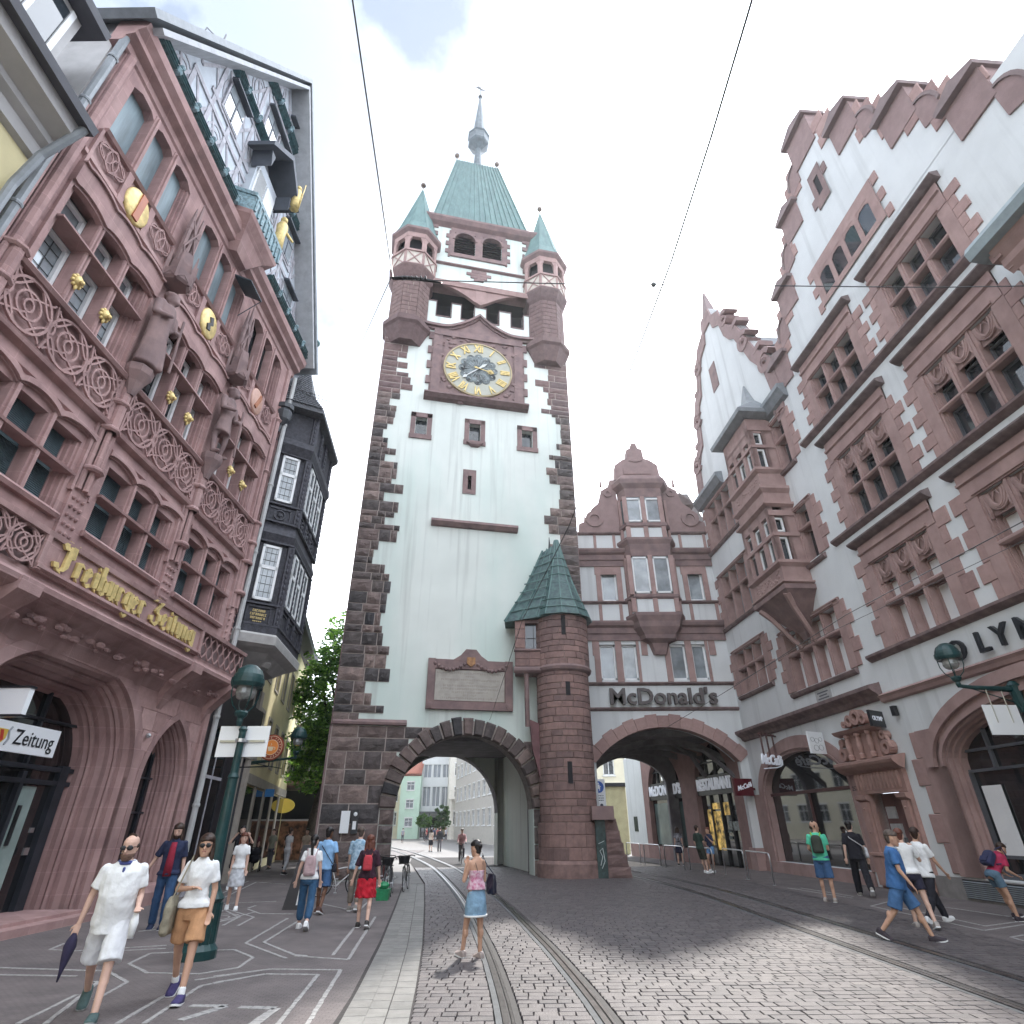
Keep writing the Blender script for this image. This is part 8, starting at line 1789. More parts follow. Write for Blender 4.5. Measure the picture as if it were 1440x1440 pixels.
# signpost with pedestrian-zone plate
SP = empty('zone_signpost', (4.15, 31.0, 0), 0, 'tall narrow white signboard with blue roundel beside the stair turret', 'sign')
mb = MB(); mb.tube([(-.3, .05, 0), (-.3, .05, 4.0)], .04, 6); mb.build('post', steel, SP); mb = MB(); mb.box(-.32, -.02, 2.0, .32, .02, 3.85); mb.build('board', signw, SP)
def disc2(par, cx_, cz_, r, y, m, nm): 
    mb = MB(); n = 20; mb.loft([[(cx_+rr_*cos(2*PI*i/n), yy, cz_+rr_*sin(2*PI*i/n)) for i in range(n)] for rr_, yy in ((r, y+.01), (r, y), (.01, y))]); mb.build(nm, m, par)
blue = mat('sign_blue2', (.02, .10, .42), .4, .05); disc2(SP, 0, 3.5, .26, -.035, blue, 'roundel')
mb = MB(); mb.ball((0, -.04, 3.66), .035, 6, 0, (1, .2, 1)); mb.prism([(-.05, 3.61), (.05, 3.61), (.08, 3.42), (-.08, 3.42)], -.045, -.036); mb.prism([(.02, 3.42), (.07, 3.42), (.07, 3.33), (.03, 3.33)], -.045, -.036); mb.ball((.1, -.04, 3.52), .025, 6, 0, (1, .2, 1)); mb.build('pedestrian_symbol', signw, SP)
mb = MB(); rr = random.Random(3)
for z in (3.1, 3.0, 2.9, 2.55, 2.45, 2.35, 2.25):
    x = -.24
    while x < .22: w_ = .03+.05*rr.random(); mb.box(x, -.026, z, x+w_, -.021, z+.035); x += w_+.02
mb.box(-.2, -.026, 2.62, -.02, -.021, 2.82); mb.ball((.1, -.024, 2.7), .08, 6, 0, (1, .1, 1)); mb.build('small_print', mat('print_dark', (.06, .07, .1), .6, .1), SP)
# steel hoops along the tram stop
def hoop():
    H = MB(); L = 2.4; r = .16; pts = [(0, 0, 0), (0, 0, .8)]+[(0, r-r*cos(t), .8+r*sin(t)) for t in [PI/2*i/4 for i in range(1, 5)]]+[(0, L-r+r*sin(t), .96-r+r*cos(t)) for t in [PI/2*i/4 for i in range(0, 5)]]+[(0, L, 0)]
    H.tube(pts, .025, 8); H.lathe([(.05, 0), (.05, .012)], 0, 0, 10); H.lathe([(.05, 0), (.05, .012)], 0, L, 10); return H
hps = [(9.02, 23.6, 0, 'steel hoop barrier nearest the camera beside the cafe pier'), (8.98, 26.15, 1, 'second steel hoop barrier in front of the restaurant entrance'), (8.55, 28.8, 9, 'third steel hoop barrier with people leaning against it'), (8.0, 31.5, 8, 'fourth steel hoop barrier at the mouth of the arcade'), (7.5, 34.2, 8, 'fifth steel hoop barrier inside the arcade shade'), (7.0, 36.9, 8, 'farthest steel hoop barrier beyond the arcade')]
hm = hoop().mesh('hoop_barrier', steel, True)
for x, y, a, lb in hps: o = inst('hoop_barrier', hm, None, (x, y, 0), R(a)); tag(o, lb, 'barrier', 'steel hoops along the tram track')
mb = MB(); mb.box(9.0, 23.55, .0, 9.35, 23.62, .02); 
# ---------------------------------------------------------------- bicycles
def bicycle(name, col, label, loc, rz, lean=0, basket=False, group='bicycles parked at the tower foot'):
    B = empty(name, loc, rz, label, 'bicycle', group); B.rotation_euler = (lean, 0, rz)
    fr = mat('frame_'+'_'.join(str(int(c*100)) for c in col), col, .3, .05, 3)
    wh = MB(); n = 26
    wh.loft([[(.335*cos(a)+.014*cos(t)*cos(a), .014*sin(t), .335*sin(a)+.014*cos(t)*sin(a)) for t in [2*PI*k/6 for k in range(6)]] for a in [2*PI*i/n for i in range(n+1)]], 0, False)
    wm_ = wh.mesh('tyre', rubber, True); rm_ = MB(); rm_.loft([[(.315*cos(a)+.008*cos(t)*cos(a), .01*sin(t), .315*sin(a)+.008*cos(t)*sin(a)) for t in [2*PI*k/4 for k in range(4)]] for a in [2*PI*i/n for i in range(n+1)]], 0, False)
    for k in range(14): a = 2*PI*k/14; rm_.tube([(.02*cos(a+.5), .02*(-1)**k, .02*sin(a+.5)), (.315*cos(a), 0, .315*sin(a))], .0022, 3)
    rm_.tube([(0, -.05, 0), (0, .05, 0)], .02, 8); rme = rm_.mesh('rim', steel)
    for x in (-.53, .53): w_ = empty('wheel', (0, 0, 0), 0, None, None); w_.parent = B; w_.location = (x, 0, .35); inst('tyre', wm_, w_); inst('rim', rme, w_)
    mb = MB(); bb_ = (-.08, 0, .28); st = (-.25, 0, .78); hd = (.34, 0, .78); hd2 = (.38, 0, .66)
    for a, b, r in ((bb_, st, .017), (bb_, hd2, .02), ((-.22, 0, .7), hd, .017), ((-.53, 0, .35), bb_, .01), ((-.53, 0, .35), (-.23, 0, .72), .009), (hd, hd2, .022), (hd2, (.5, 0, .45), .013), ((.5, 0, .45), (.53, 0, .35), .012), (hd, (.3, 0, .98), .014)): mb.tube([a, b], r, 6)
    mb.build('frame', fr, B)
    mb = MB(); mb.loft([[(-.42, -.07, .86), (-.42, .07, .86), (-.42, .07, .9), (-.42, -.07, .9)], [(-.3, -.06, .87), (-.3, .06, .87), (-.3, .05, .91), (-.3, -.05, .91)], [(-.13, -.018, .88), (-.13, .018, .88), (-.13, .015, .905), (-.13, -.015, .905)]]); mb.tube([st, (-.28, 0, .87)], .012, 6); mb.build('saddle', black, B, smooth=False)
    mb = MB(); mb.tube([(.18, -.28, .98), (.28, -.2, 1.0), (.32, 0, .99), (.28, .2, 1.0), (.18, .28, .98)], .012, 6); mb.tube([(.18, -.28, .98), (.1, -.29, .97)], .018, 6); mb.tube([(.18, .28, .98), (.1, .29, .97)], .018, 6); mb.build('handlebar', black, B)
    mb = MB(); mb.tube([(-.08+.09*cos(t), .045, .28+.09*sin(t)) for t in [2*PI*i/12 for i in range(13)]], .008, 4); mb.tube([(-.08, -.06, .28), (-.08, -.08, .12), ], .01, 5); mb.tube([(-.08, .06, .28), (-.08, .08, .44)], .01, 5); mb.box(-.12, -.14, .1, -.04, -.06, .13); mb.box(-.12, .06, .43, -.04, .14, .46); mb.build('crank', steel, B)
    for x in (-.53, .53):
        mb = MB(); mb.loft([[(x+.37*cos(a), s, .35+.37*sin(a)) for s in (-.025, .025)]+[(x+.365*cos(a), s, .35+.365*sin(a)) for s in (.025, -.025)] for a in [R(60 if x < 0 else 40)+R(110)*i/8 for i in range(9)]], 0); mb.build('mudguard', black, B)
    if basket: mb = MB(); mb.box(.42, -.16, .78, .72, .16, .8); [mb.tube([(.42+.3*k, -.16, .8), (.42+.3*k, .16, .8)], .01, 4) for k in (0, 1)]; mb.lathe([(.16, .79), (.2, 1.0)], .57, 0, 10, 0, 0, False); mb.build('basket', black, B)
    mb = MB(); mb.box(-.72, -.06, .74, -.38, .06, .76); mb.tube([(-.7, 0, .74), (-.53, 0, .4)], .008, 4); mb.build('carrier', black, B)
    return B
bk = [((.02, .02, .025), 'black bicycle with its front wheel towards the camera by the passage', (-3.75, 21.0, 0), R(-82), .12, False), ((.25, .27, .3), 'silver grey bicycle leaning between the two black ones', (-4.15, 21.5, 0), R(-78), -.1, True), ((.03, .03, .035), 'black bicycle with a front basket nearest the tower wall', (-3.55, 22.4, 0), R(-88), .05, True), ((.12, .02, .02), 'dark red bicycle at the back of the parked bicycles', (-4.4, 22.8, 0), R(-70), -.05, False), ((.6, .6, .6), 'white bicycle standing broadside between the blue shirt man and the man in white cap', (-5.3, 20.6, 0), R(12), .08, False)]
for c, lb, lo, rz, ln, bs in bk: bicycle('bicycle', c, lb, lo, rz, ln, bs)
mb = MB(); mb.loft([[(-.16, -.12, 0), (.16, -.12, 0), (.16, .12, 0), (-.16, .12, 0)], [(-.2, -.15, .28), (.2, -.15, .28), (.2, .15, .28), (-.2, .15, .28)]]); mb.ball((0, 0, .36), .17, 8, 0, (1, .8, .6)); o = mb.build('green_crate', mat('crate_green', (.03, .28, .12), .5, .2, 8)); o.location = (-3.75, 19.6, 0); tag(o, 'small bright green crate on the ground beside the front bicycle wheel', 'crate')
# ---------------------------------------------------------------- overhead wires
def wire(pts, r, label, sag=0, group='overhead tram wires'):
    a, b = Vector(pts[0]), Vector(pts[-1]); P = [a.lerp(b, i/12)-Vector((0, 0, sag*4*(i/12)*(1-i/12))) for i in range(13)] if len(pts) == 2 else pts
    mb = MB(); mb.tube([tuple(p) for p in P], r, 5); o = mb.build('overhead_wire', black); tag(o, label, 'wire', group)
wire([(1.57,1.0,6.5),(1.57,1.65,6.5),(1.56,2.48,6.5),(1.52,3.59,6.5),(1.43,4.7,6.5),(1.01,9.05,6.5),(.26,14.2,6.48),(-1.03,27.58,6.2),(-2.2,33,5.3)], .008, 'long tram contact wire from the top edge down into the tower passage')
wire([(-1.0,.5,6.95),(-1.11,1.82,6.95),(-1.27,4.2,7.0)], .007, 'thin wire from the top edge to the insulators near the left corner turret')
wire([(-1.27,4.2,7.0),(.5,4.25,6.98),(4.6,4.3,6.95),(8,4.3,7.0),(11.3,4.35,7.2)], .006, 'level cross-span wire passing in front of the tower to the right gable')
wire([(-1.3,4.2,7.0),(-9.36,24,22.29)], .006, 'thin wire from the insulators down towards the dark oriel house')
mb = MB(); mb.tube([(-1.3, 4.18, 7.0), (-1.15, 4.2, 7.03), (-.95, 4.22, 7.02), (-.75, 4.24, 6.99)], [.01, .02, .022, .008], 8)
for k in range(7): mb.lathe([(.012, -.012), (.03, 0), (.012, .012)], 0, 0, 8) if False else mb.ball((-1.22+.05*k, 4.2, 7.02), .026, 8, 0, (.45, 1, 1))
o = mb.build('wire_insulator', black); tag(o, 'black ribbed insulator cluster where the wires meet before the left turret', 'insulator')
mb = MB(); mb.ball((1.55, 4.26, 6.97), .03, 8); o = mb.build('wire_insulator', leadgrey); tag(o, 'tiny grey clamp on the cross-span wire in the bright sky', 'insulator')

wire([(7.3,3,5.45),(7.0,6.9,5.45),(6.52,10.8,5.42),(6.5,17.2,5.4),(6.3,30.7,5.4)], .008, 'contact wire above the straight right hand track')

wire([(7.9,3,5.5),(7.55,7.6,5.48),(6.7,13,5.46),(6.52,17.1,5.45)], .005, 'thinner companion wire beside the contact wire of the right hand track')
# ================================================================ PEOPLE
def cloth(name, c, var=.12, scale=9, rough=.9): return mat('cloth_'+name, c, rough, var, scale, .35, 26)
def cone(mb, a, b, ra, rb, n=14):
    a = Vector(a); b = Vector(b); d = (b-a).normalized(); u = d.orthogonal().normalized(); v = d.cross(u)
    mb.ball(a, ra, 12); mb.loft([[a.lerp(b, t)+(u*cos(2*PI*k/n)+v*sin(2*PI*k/n))*(ra+(rb-ra)*t) for k in range(n)] for t in (0, .35, .7, 1)])
def rx(a): return Matrix.Rotation(R(a), 3, 'X')
def ry(a): return Matrix.Rotation(R(a), 3, 'Y')
def person(label, loc, face, H=1.75, legs=((20, 5), (-15, 15)), arms=None, lean=0, head=(0, 0), top=None, bottom=None, shoes=None, hair=None, skin=None, build=1.0, vox=.012, props=None, group=None, female=False, sit=0, socks=None, base=0, abd=3):
    """local axes: +y is forward, +x the person's right... face = world heading in degrees (0 = +x, 90 = +y)"""
    s = H/1.75; skin = skin or skin_l; P = empty('person', (*loc[:2], loc[2] if len(loc) > 2 else 0), R(face-90), label, 'person', group)
    hipz = .90; pel = Vector((0, 0, hipz)); L = rx(-lean)          # lean forward
    J = {}
    hw = .085*(1.05 if female else 1)
    for k, (hip, knee) in enumerate(legs):
        sd = -1 if k == 0 else 1
        h = pel+Vector((sd*hw, 0, 0)); d1 = rx(hip) @ Vector((sd*math.tan(R(abd)), 0, -1)); d1.normalize(); kn = h+d1*.43; d2 = rx(hip-knee) @ Vector((sd*.01, 0, -1)); an = kn+d2.normalized()*.41; J[k] = (h, kn, an, hip-knee)
    zmin = min(J[0][2].z, J[1][2].z)-.075; dz = -zmin if not sit else 0
    def up(v): return Vector((v.x, v.y, v.z+dz))
    def T(v): return up(pel+L @ (Vector(v)-Vector((0, 0, hipz))))
    shw = (.15 if female else .172)*build**.5
    sh = [T((-shw, 0, 1.385)), T((shw, 0, 1.385))]
    arms = arms or (((-.12, .05, -1), (-.05, .25, -1)), ((.12, -.1, -1), (.05, .15, -1)))
    A = []
    for k, (u, f) in enumerate(arms):
        e = sh[k]+(L @ Vector(u)).normalized()*.28; w_ = e+Vector(f).normalized()*.245; A.append((sh[k], e, w_, Vector(f).normalized()))
    neck = T((0, -.01, 1.46)); hc = T((0, .025, 1.60)); HM = rx(-lean*.4-head[1]) ; HM = Matrix.Rotation(R(head[0]), 3, 'Z') @ rx(head[1])
    def rings(spec, inf=0, m=0, n=16): return [[tuple(T((x0+(rx_+inf)*cos(2*PI*i/n), y0+(ry_+inf)*sin(2*PI*i/n), z))) for i in range(n)] for (z, rx_, ry_, x0, y0) in spec]
    b = build; fm = female
    torso = [(.80, .12*b, .09*b, 0, 0), (.86, .16*b, .115*b, 0, -.01), (.93, (.17 if fm else .16)*b, .12*b, 0, -.01), (1.03, (.135 if fm else .15)*b, (.10 if b <= 1 else .125)*b, 0, .0+(b-1)*.08), (1.14, (.125 if fm else .152)*b, (.095 if b <= 1 else .125)*b, 0, .005+(b-1)*.12), (1.26, (.145 if fm else .168)*b, .11*b, 0, .01), (1.36, .165*b, .10*b, 0, .0), (1.41, .14*b, .085, 0, -.005), (1.445, .095, .07, 0, -.01), (1.475, .065, .058, 0, -.01)]
    B = MB(); B.loft(rings(torso)); B.limb(neck-Vector((0, 0, .03)), T((0, .0, 1.52)), .055*(1 if fm else 1.1), .05, 10)
    tw = (.082 if fm else .085)*b**.5
    for k in (0, 1):
        h, kn, an, ang = J[k]; h, kn, an = up(h), up(kn), up(an); B.limb(h, kn, tw, .052, 12)
        cf = kn.lerp(an, .3)+(rx(ang) @ Vector((0, -.018, 0))); B.limb(kn, an, .05, .034, 12); B.limb(kn.lerp(an, .12), kn.lerp(an, .55), .048, .038, 10); B.ball(cf, .05, 10, 0, (1, 1, 1.7))
        fd = rx(max(-35, min(30, ang*.6))) @ Vector((0, 1, -.18)); fd.normalize(); B.limb(an-Vector((0, 0, .035)), an+fd*.12-Vector((0, 0, .045)), .03, .018, 8)
        a, e, w_, f = A[k]; B.limb(a, e, .047*b**.5, .037, 10); B.limb(e, w_, .037, .024, 10)
        # hand: palm, four fingers of different lengths, thumb
        sd = -1 if k == 0 else 1; pn = f.cross(Vector((sd, 0, 0.001))); pn = pn.normalized() if pn.length > .1 else Vector((0, 1, 0)); sidev = f.cross(pn).normalized(); ps = w_+f*.045
        B.loft([[tuple(w_+f*t+sidev*(cos(2*PI*i/8)*wd)+pn*(sin(2*PI*i/8)*th)) for i in range(8)] for t, wd, th in ((-.005, .024, .018), (.03, .034, .016), (.085, .038, .013))])
        curl = pn*(1 if True else -1)
        for q, (of, ln) in enumerate(((-.029, .062), (-.010, .074), (.010, .069), (.028, .054))):
            r0 = w_+f*.08+sidev*of; m1_ = r0+f*ln*.55+curl*.008; B.limb(r0, m1_, .0088, .008, 6); B.limb(m1_, m1_+(f*.75+curl*.65).normalized()*ln*.5, .008, .0065, 6)
        tb = w_+f*.025-sidev*.03; B.limb(tb, tb+(f*.7-sidev*.7).normalized()*.035, .011, .009, 6); B.limb(tb+(f*.7-sidev*.7).normalized()*.035, tb+(f*.7-sidev*.7).normalized()*.035+(f+curl*.3).normalized()*.028, .009, .007, 6)
    # head
    def hp(v): return hc+HM @ (Vector(v)*1.06)
    hr = []
    for z, rx_, ry_, y0 in ((-.115, .03, .03, .055), (-.10, .045, .05, .04), (-.07, .06, .072, .02), (-.03, .07, .088, .006), (.02, .074, .095, 0), (.06, .073, .095, -.003), (.09, .062, .08, -.006), (.115, .035, .045, -.01), (.122, .01, .01, -.01)):
        hr.append([tuple(hp((rx_*cos(2*PI*i/14), y0+ry_*sin(2*PI*i/14), z))) for i in range(14)])
    B.loft(hr); B.limb(hp((0, .088, .01)), hp((0, .112, -.028)), .009, .013, 8); B.ball(hp((0, .085, -.075)), .016, 8)   # nose, chin
    for sd in (-1, 1): B.ball(hp((sd*.075, -.005, -.005)), .022, 8, 0, (.4, .8, 1.4)); B.ball(hp((sd*.03, .072, .022)), .02, 8, 0, (1.1, .6, .5))
    B.ball(hp((0, .089, -.052)), .012, 8, 0, (1.9, .7, .6))
    me = remesh(B, vox*.8, 1); me.materials.append(skin); o = bpy.data.objects.new('body', me); C.objects.link(o); o.parent = P; o.scale = (s, s, s)
    def part(mb, nm, m, v=None, sm=2, wr=0):
        me = remesh(mb, v or vox, sm, wr); me.materials.append(m); o = bpy.data.objects.new(nm, me); C.objects.link(o); o.parent = P; o.scale = (s, s, s); return o
    def raw(mb, nm, m, smooth=False): o = mb.build(nm, m, P, smooth=smooth); o.scale = (s, s, s); return o
    # eyes, brows, mouth
    E_ = MB()
    for sd in (-1, 1): E_.ball(hp((sd*.03, .087, .012)), .009, 8, 0, (1.2, .6, .7)); E_.limb(hp((sd*.016, .094, .032)), hp((sd*.044, .085, .032)), .004, .003, 5)
    raw(E_, 'eyes', mat('eye_dark', (.03, .02, .018), .3, .1))
    M_ = MB(); M_.limb(hp((-.02, .094, -.052)), hp((.02, .094, -.052)), .004, .004, 5); raw(M_, 'mouth', mat('lips', (.38, .13, .12), .5, .1))
    # top
    if top:
        t = top; m = t['m']; Tp = MB(); lo = t.get('lo', .88); inf = t.get('inf', .014)
        sp = [r for r in torso if r[0] >= lo]; low = [r for r in torso if r[0] < lo]
        base_r = sp[0]; fl = t.get('flare', 0.0); sp = [(lo, base_r[1]+.012+fl, base_r[2]+.018+fl, 0, base_r[4]), (lo+.05, base_r[1]+.01+fl*.7, base_r[2]+.014+fl*.7, 0, base_r[4])]+[r for r in sp if r[0] > lo+.06]
        if t.get('hi'): sp = [r for r in sp if r[0] <= t['hi']]+[(t['hi'], .155, .1, 0, .0)]
        Tp.loft(rings(sp, inf))
        sl_ = t.get('sleeve', .6)
        if sl_ > 0:
            for k in (0, 1):
                a, e, w_, f = A[k]
                if sl_ <= 1: ee = a.lerp(e, sl_); cone(Tp, a, ee, .05*b**.5+inf*.3, .052+inf*.75)
                else: Tp.limb(a, e, .062+inf*.4, .052+inf*.5, 10); Tp.limb(e, e.lerp(w_, sl_-1), .052+inf*.5, .042+inf*.4, 10)
        part(Tp, 'top', m, None, 3, .0035)
        if t.get('straps'):
            S_ = MB()
            for sd in (-1, 1): S_.tube([tuple(T((sd*.09, .09, 1.32))), tuple(T((sd*.1, .02, 1.45))), tuple(T((sd*.08, -.085, 1.38))), tuple(T((sd*.05, -.11, 1.26)))], .005, 4)
            raw(S_, 'strap', t['straps'])
        if t.get('collar'):
            S_ = MB(); S_.loft([[tuple(T((r*1.15*cos(2*PI*i/16), -.005+r*sin(2*PI*i/16)+(.012 if i in (3, 4, 5) else 0), z))) for i in range(16)] for r, z in ((.092, 1.435), (.078, 1.475), (.066, 1.47), (.07, 1.43))]); S_.limb(T((-.004, .108, 1.40)), T((0, .122, 1.29)), .016, .014, 6); raw(S_, 'collar', t['collar'], True)
        if t.get('open'):
            S_ = MB(); S_.loft([[tuple(T((x, y, z))) for x, y in ((-.055*w2, yy), (.055*w2, yy), (.05*w2, yy-.06), (-.05*w2, yy-.06))] for z, yy, w2 in ((lo-.02, .155, 1.3), (1.1, .15, 1.2), (1.3, .145, 1.0), (1.41, .105, .9))]); raw(S_, 'shirt_front', t['open'], True)
    # bottom
    if bottom:
        q = bottom; m = q['m']; Bt = MB(); kd = q['kind']
        if kd in ('shorts', 'jeans', 'capri'):
            fr_ = {'shorts': q.get('len', .7), 'jeans': 2, 'capri': 1.75}[kd]
            Bt.loft(rings([(.80, .135*b, .11*b, 0, 0), (.86, .172*b, .13*b, 0, -.012), (.93, .178*b, .13*b, 0, -.01), (1.0, .155*b, .115*b, 0, 0)], .006))
            for k in (0, 1):
                h, kn, an, ang = J[k]; h, kn, an = up(h), up(kn), up(an); lw = q.get('wide', 1.0)
                if fr_ <= 1: cone(Bt, h, h.lerp(kn, fr_), tw+.014, (tw+.006)*lw)
                else: Bt.limb(h, kn, tw+.014, .068*lw, 12); Bt.limb(kn, kn.lerp(an, fr_-1-.08), .072*lw, .064*lw, 12); Bt.ball(kn.lerp(an, .3)+rx(ang) @ Vector((0, -.018, 0)), .062, 10, 0, (1, 1, 1.8))
            part(Bt, 'trousers' if fr_ > 1 else 'shorts', m, None, 2, .004)
        elif kd == 'skirt':
            z1 = q.get('z', .56); w1 = q.get('w', .2); Bt.loft(rings([(z1, w1, w1*.8, 0, 0), ((z1+.9)/2, (w1+.17)/2+.01, (w1*.8+.13)/2+.01, 0, -.005), (.9, .172*b, .132*b, 0, -.01), (1.02, .135*b, .108*b, 0, 0)], .004, 0, 24)); part(Bt, 'skirt', m, None, 1, q.get('wr', .008))
            if q.get('hem'): S_ = MB(); S_.loft(rings([(z1-.012, w1+.005, w1*.8+.005, 0, 0), (z1+.018, w1+.01, w1*.8+.01, 0, 0), (z1+.018, w1-.01, w1*.8-.01, 0, 0), (z1-.012, w1-.01, w1*.8-.01, 0, 0)], .008, 0, 24), 0); raw(S_, 'hem', q['hem'], True)
    # shoes
    if shoes is not None:
        for k in (0, 1):
            h, kn, an, ang = J[k]; an = up(an); tilt = max(-40, min(30, ang*.62)); Fm = rx(tilt); base_ = an-Vector((0, 0, 0)); S_ = MB()
            sp = ((-.08, .034, -.072, -.005), (-.065, .042, -.076, .02), (0, .046, -.078, .02), (.06, .05, -.078, -.008), (.12, .053, -.078, -.028), (.17, .046, -.076, -.04), (.195, .024, -.07, -.055))
            S_.loft([[tuple(base_+Fm @ Vector((w_*cx_, y, zb if lowf else zt_-(.012 if abs(cx_) > .5 else -.012)))) for cx_, lowf in ((-1, 1), (1, 1), (1.02, 0), (.4, 0), (-.4, 0), (-1.02, 0))] for y, w_, zb, zt_ in sp]); part(S_, 'shoe', shoes, vox*.7, 2)
            S_ = MB(); S_.loft([[tuple(base_+Fm @ Vector((w_*1.06*cx_, y, zz))) for cx_, zz in ((-1, zb-.006), (1, zb-.006), (1, zb+.014), (-1, zb+.014))] for y, w_, zb, zt_ in sp]); raw(S_, 'sole', top.get('sole', whitep) if top else whitep)
            if socks: S_ = MB(); S_.limb(up(kn).lerp(an, .84), an-Vector((0, 0, .03)), .041, .042, 10); raw(S_, 'sock', socks, True)
    # hair
    if hair:
        hm_, kind = hair['m'], hair['kind']; Hh = MB()
        if kind != 'bald':
            Hh.loft([[tuple(hp(((r_+.018)*cos(2*PI*i/14), y0+(ry_+.018)*sin(2*PI*i/14)-(0.016 if 2 < i < 6 and z < .05 else 0), z))) for i in range(14)] for z, r_, ry_, y0 in ((.045, .072, .09, -.01), (.07, .072, .092, -.006), (.1, .062, .08, -.008), (.125, .038, .05, -.012), (.14, .012, .014, -.012))])
            Hh.ball(hp((0, -.045, .02)), .072, 12, 0, (1.05, .9, 1.15)); Hh.ball(hp((0, -.05, -.03)), .058, 10, 0, (1.05, .75, 1))
        else: Hh.ball(hp((0, -.052, -.01)), .062, 12, 0, (1.2, .78, .9)); [Hh.ball(hp((sd*.062, -.022, .012)), .036, 8, 0, (.6, 1.4, 1.0)) for sd in (-1, 1)]; Hh.limb(hp((-.03, .0, .116)), hp((.03, -.04, .112)), .02, .03, 8)
        if kind == 'long':
            for sd in (-1, 0, 1): Hh.limb(hp((sd*.06, -.05, 0)), T((sd*.09, -.09 if sd == 0 else -.04, hair.get('z', 1.32))), .05, .035, 10)
        if kind == 'sidelong':
            for sd in (-1, 1): Hh.limb(hp((sd*.07, -.01, .02)), T((sd*.1, .03, hair.get('z', 1.36))), .032, .026, 8); Hh.limb(hp((sd*.05, -.05, 0)), T((sd*.07, -.06, 1.36)), .05, .04, 8)
        if kind == 'pony': Hh.limb(hp((0, -.09, .03)), hp((0, -.13, -.02)), .03, .04, 8); Hh.limb(hp((0, -.13, -.02)), T((.01, -.13, hair.get('z', 1.36))), .04, .022, 8)
        if kind == 'bun': Hh.ball(hp((0, -.1, .035)), .045, 10)
        part(Hh, 'hair', hm_, vox*.8, 1, .003)
        if hair.get('beard'):
            Bd = MB(); Bd.loft([[tuple(hp((r_*1.06*cos(t), y0+(ry_*1.05)*sin(t), z))) for t in [R(-5)+R(190)*i/10 for i in range(11)]]+[tuple(hp((r_*.8*cos(t), y0+(ry_*.8)*sin(t), z))) for t in [R(185)-R(190)*i/10 for i in range(11)]] for z, r_, ry_, y0 in ((-.118, .035, .036, .05), (-.10, .05, .055, .038), (-.07, .063, .076, .02), (-.05, .066, .082, .014))]); raw(Bd, 'beard', hair['beard'], True)
    X = dict(hp=hp, T=T, A=A, J=J, up=up, part=part, raw=raw, P=P, s=s, sh=sh)
    for p in (props or []): p(X)
    return P
def sunglasses(X):
    mb = MB(); hp = X['hp']
    for sd in (-1, 1): mb.ball(hp((sd*.034, .094, .01)), .033, 10, 0, (1.05, .36, .8)); mb.tube([tuple(hp((sd*.06, .085, .018))), tuple(hp((sd*.078, .0, .012)))], .004, 4)
    mb.tube([tuple(hp((-.01, .102, .014))), tuple(hp((.01, .102, .014)))], .004, 4); X['raw'](mb, 'sunglasses', black, True)
def backpack(m, sz=(.15, .09, .2), z=1.2, strapm=None):
    def f(X):
        T = X['T']; mb = MB(); w_, d, h = sz
        mb.loft([[tuple(T((x*w_*k, -.12-d+y*d*k2, z+zz*h))) for x, y in ((-1, -.6), (-.7, -1), (.7, -1), (1, -.6), (1, .9), (-1, .9))] for zz, k, k2 in ((-1, .8, .7), (-.85, 1, 1), (.5, .95, .95), (.85, .75, .8), (1, .4, .5))]); X['part'](mb, 'backpack', m, None, 2)
        mb = MB(); mb.loft([[tuple(T((x*w_*.7, -.12-2*d+.0+y, z+zz*h))) for x, y in ((-1, .03), (1, .03), (1, -.02), (-1, -.02))] for zz in (-.75, -.1)]); X['raw'](mb, 'backpack_pocket', m)
        mb = MB()
        for sd in (-1, 1): mb.tube([tuple(T((sd*w_*.6, -.13, z+h*.8))), tuple(T((sd*.11, -.04, 1.475))), tuple(T((sd*.12, .1, 1.38))), tuple(T((sd*.13, .12, 1.2))), tuple(T((sd*.14, -.05, 1.05)))], .013, 5)
        X['raw'](mb, 'backpack_strap', strapm or m)
    return f
def shoulder_bag(m, side=1, z=.95, sz=(.05, .13, .17), y=0, strap_cross=False, nm='shoulder_bag'):
    def f(X):
        T = X['T']; mb = MB(); w_, d, h = sz; x = side*.25
        mb.loft([[tuple(T((x+a*w_*k, y+b_*d*k, z+zz*h))) for a, b_ in ((-1, -.8), (-.5, -1), (.5, -1), (1, -.8), (1, .8), (.5, 1), (-.5, 1), (-1, .8))] for zz, k in ((-1, .75), (-.8, 1), (.5, .9), (1, .6))]); X['part'](mb, nm, m, None, 2, .006)
        mb = MB(); top_ = (side*.13, -.01, 1.49) if not strap_cross else (-side*.1, 0, 1.49)
        mb.tube([tuple(T((x-side*.02, y+.1, z+h*.9))), tuple(T((top_[0]+side*.02, .115, 1.34))), tuple(T((top_[0], .0, 1.495))), tuple(T((top_[0]+side*.02, -.125, 1.34))), tuple(T((x-side*.02, y-.1, z+h*.9)))], .01, 5); X['raw'](mb, 'bag_strap', m)
    return f
hb = mat('hair_dark_brown', (.045, .022, .014), .5, .3, 30); hblk = mat('hair_black', (.014, .011, .012), .4, .3, 30); hau = mat('hair_auburn', (.16, .05, .03), .5, .3, 30); hgr = mat('hair_grey_brown', (.12, .09, .075), .6, .3, 30)
wcl = cloth('white', (.78, .79, .80), .05); D = dict
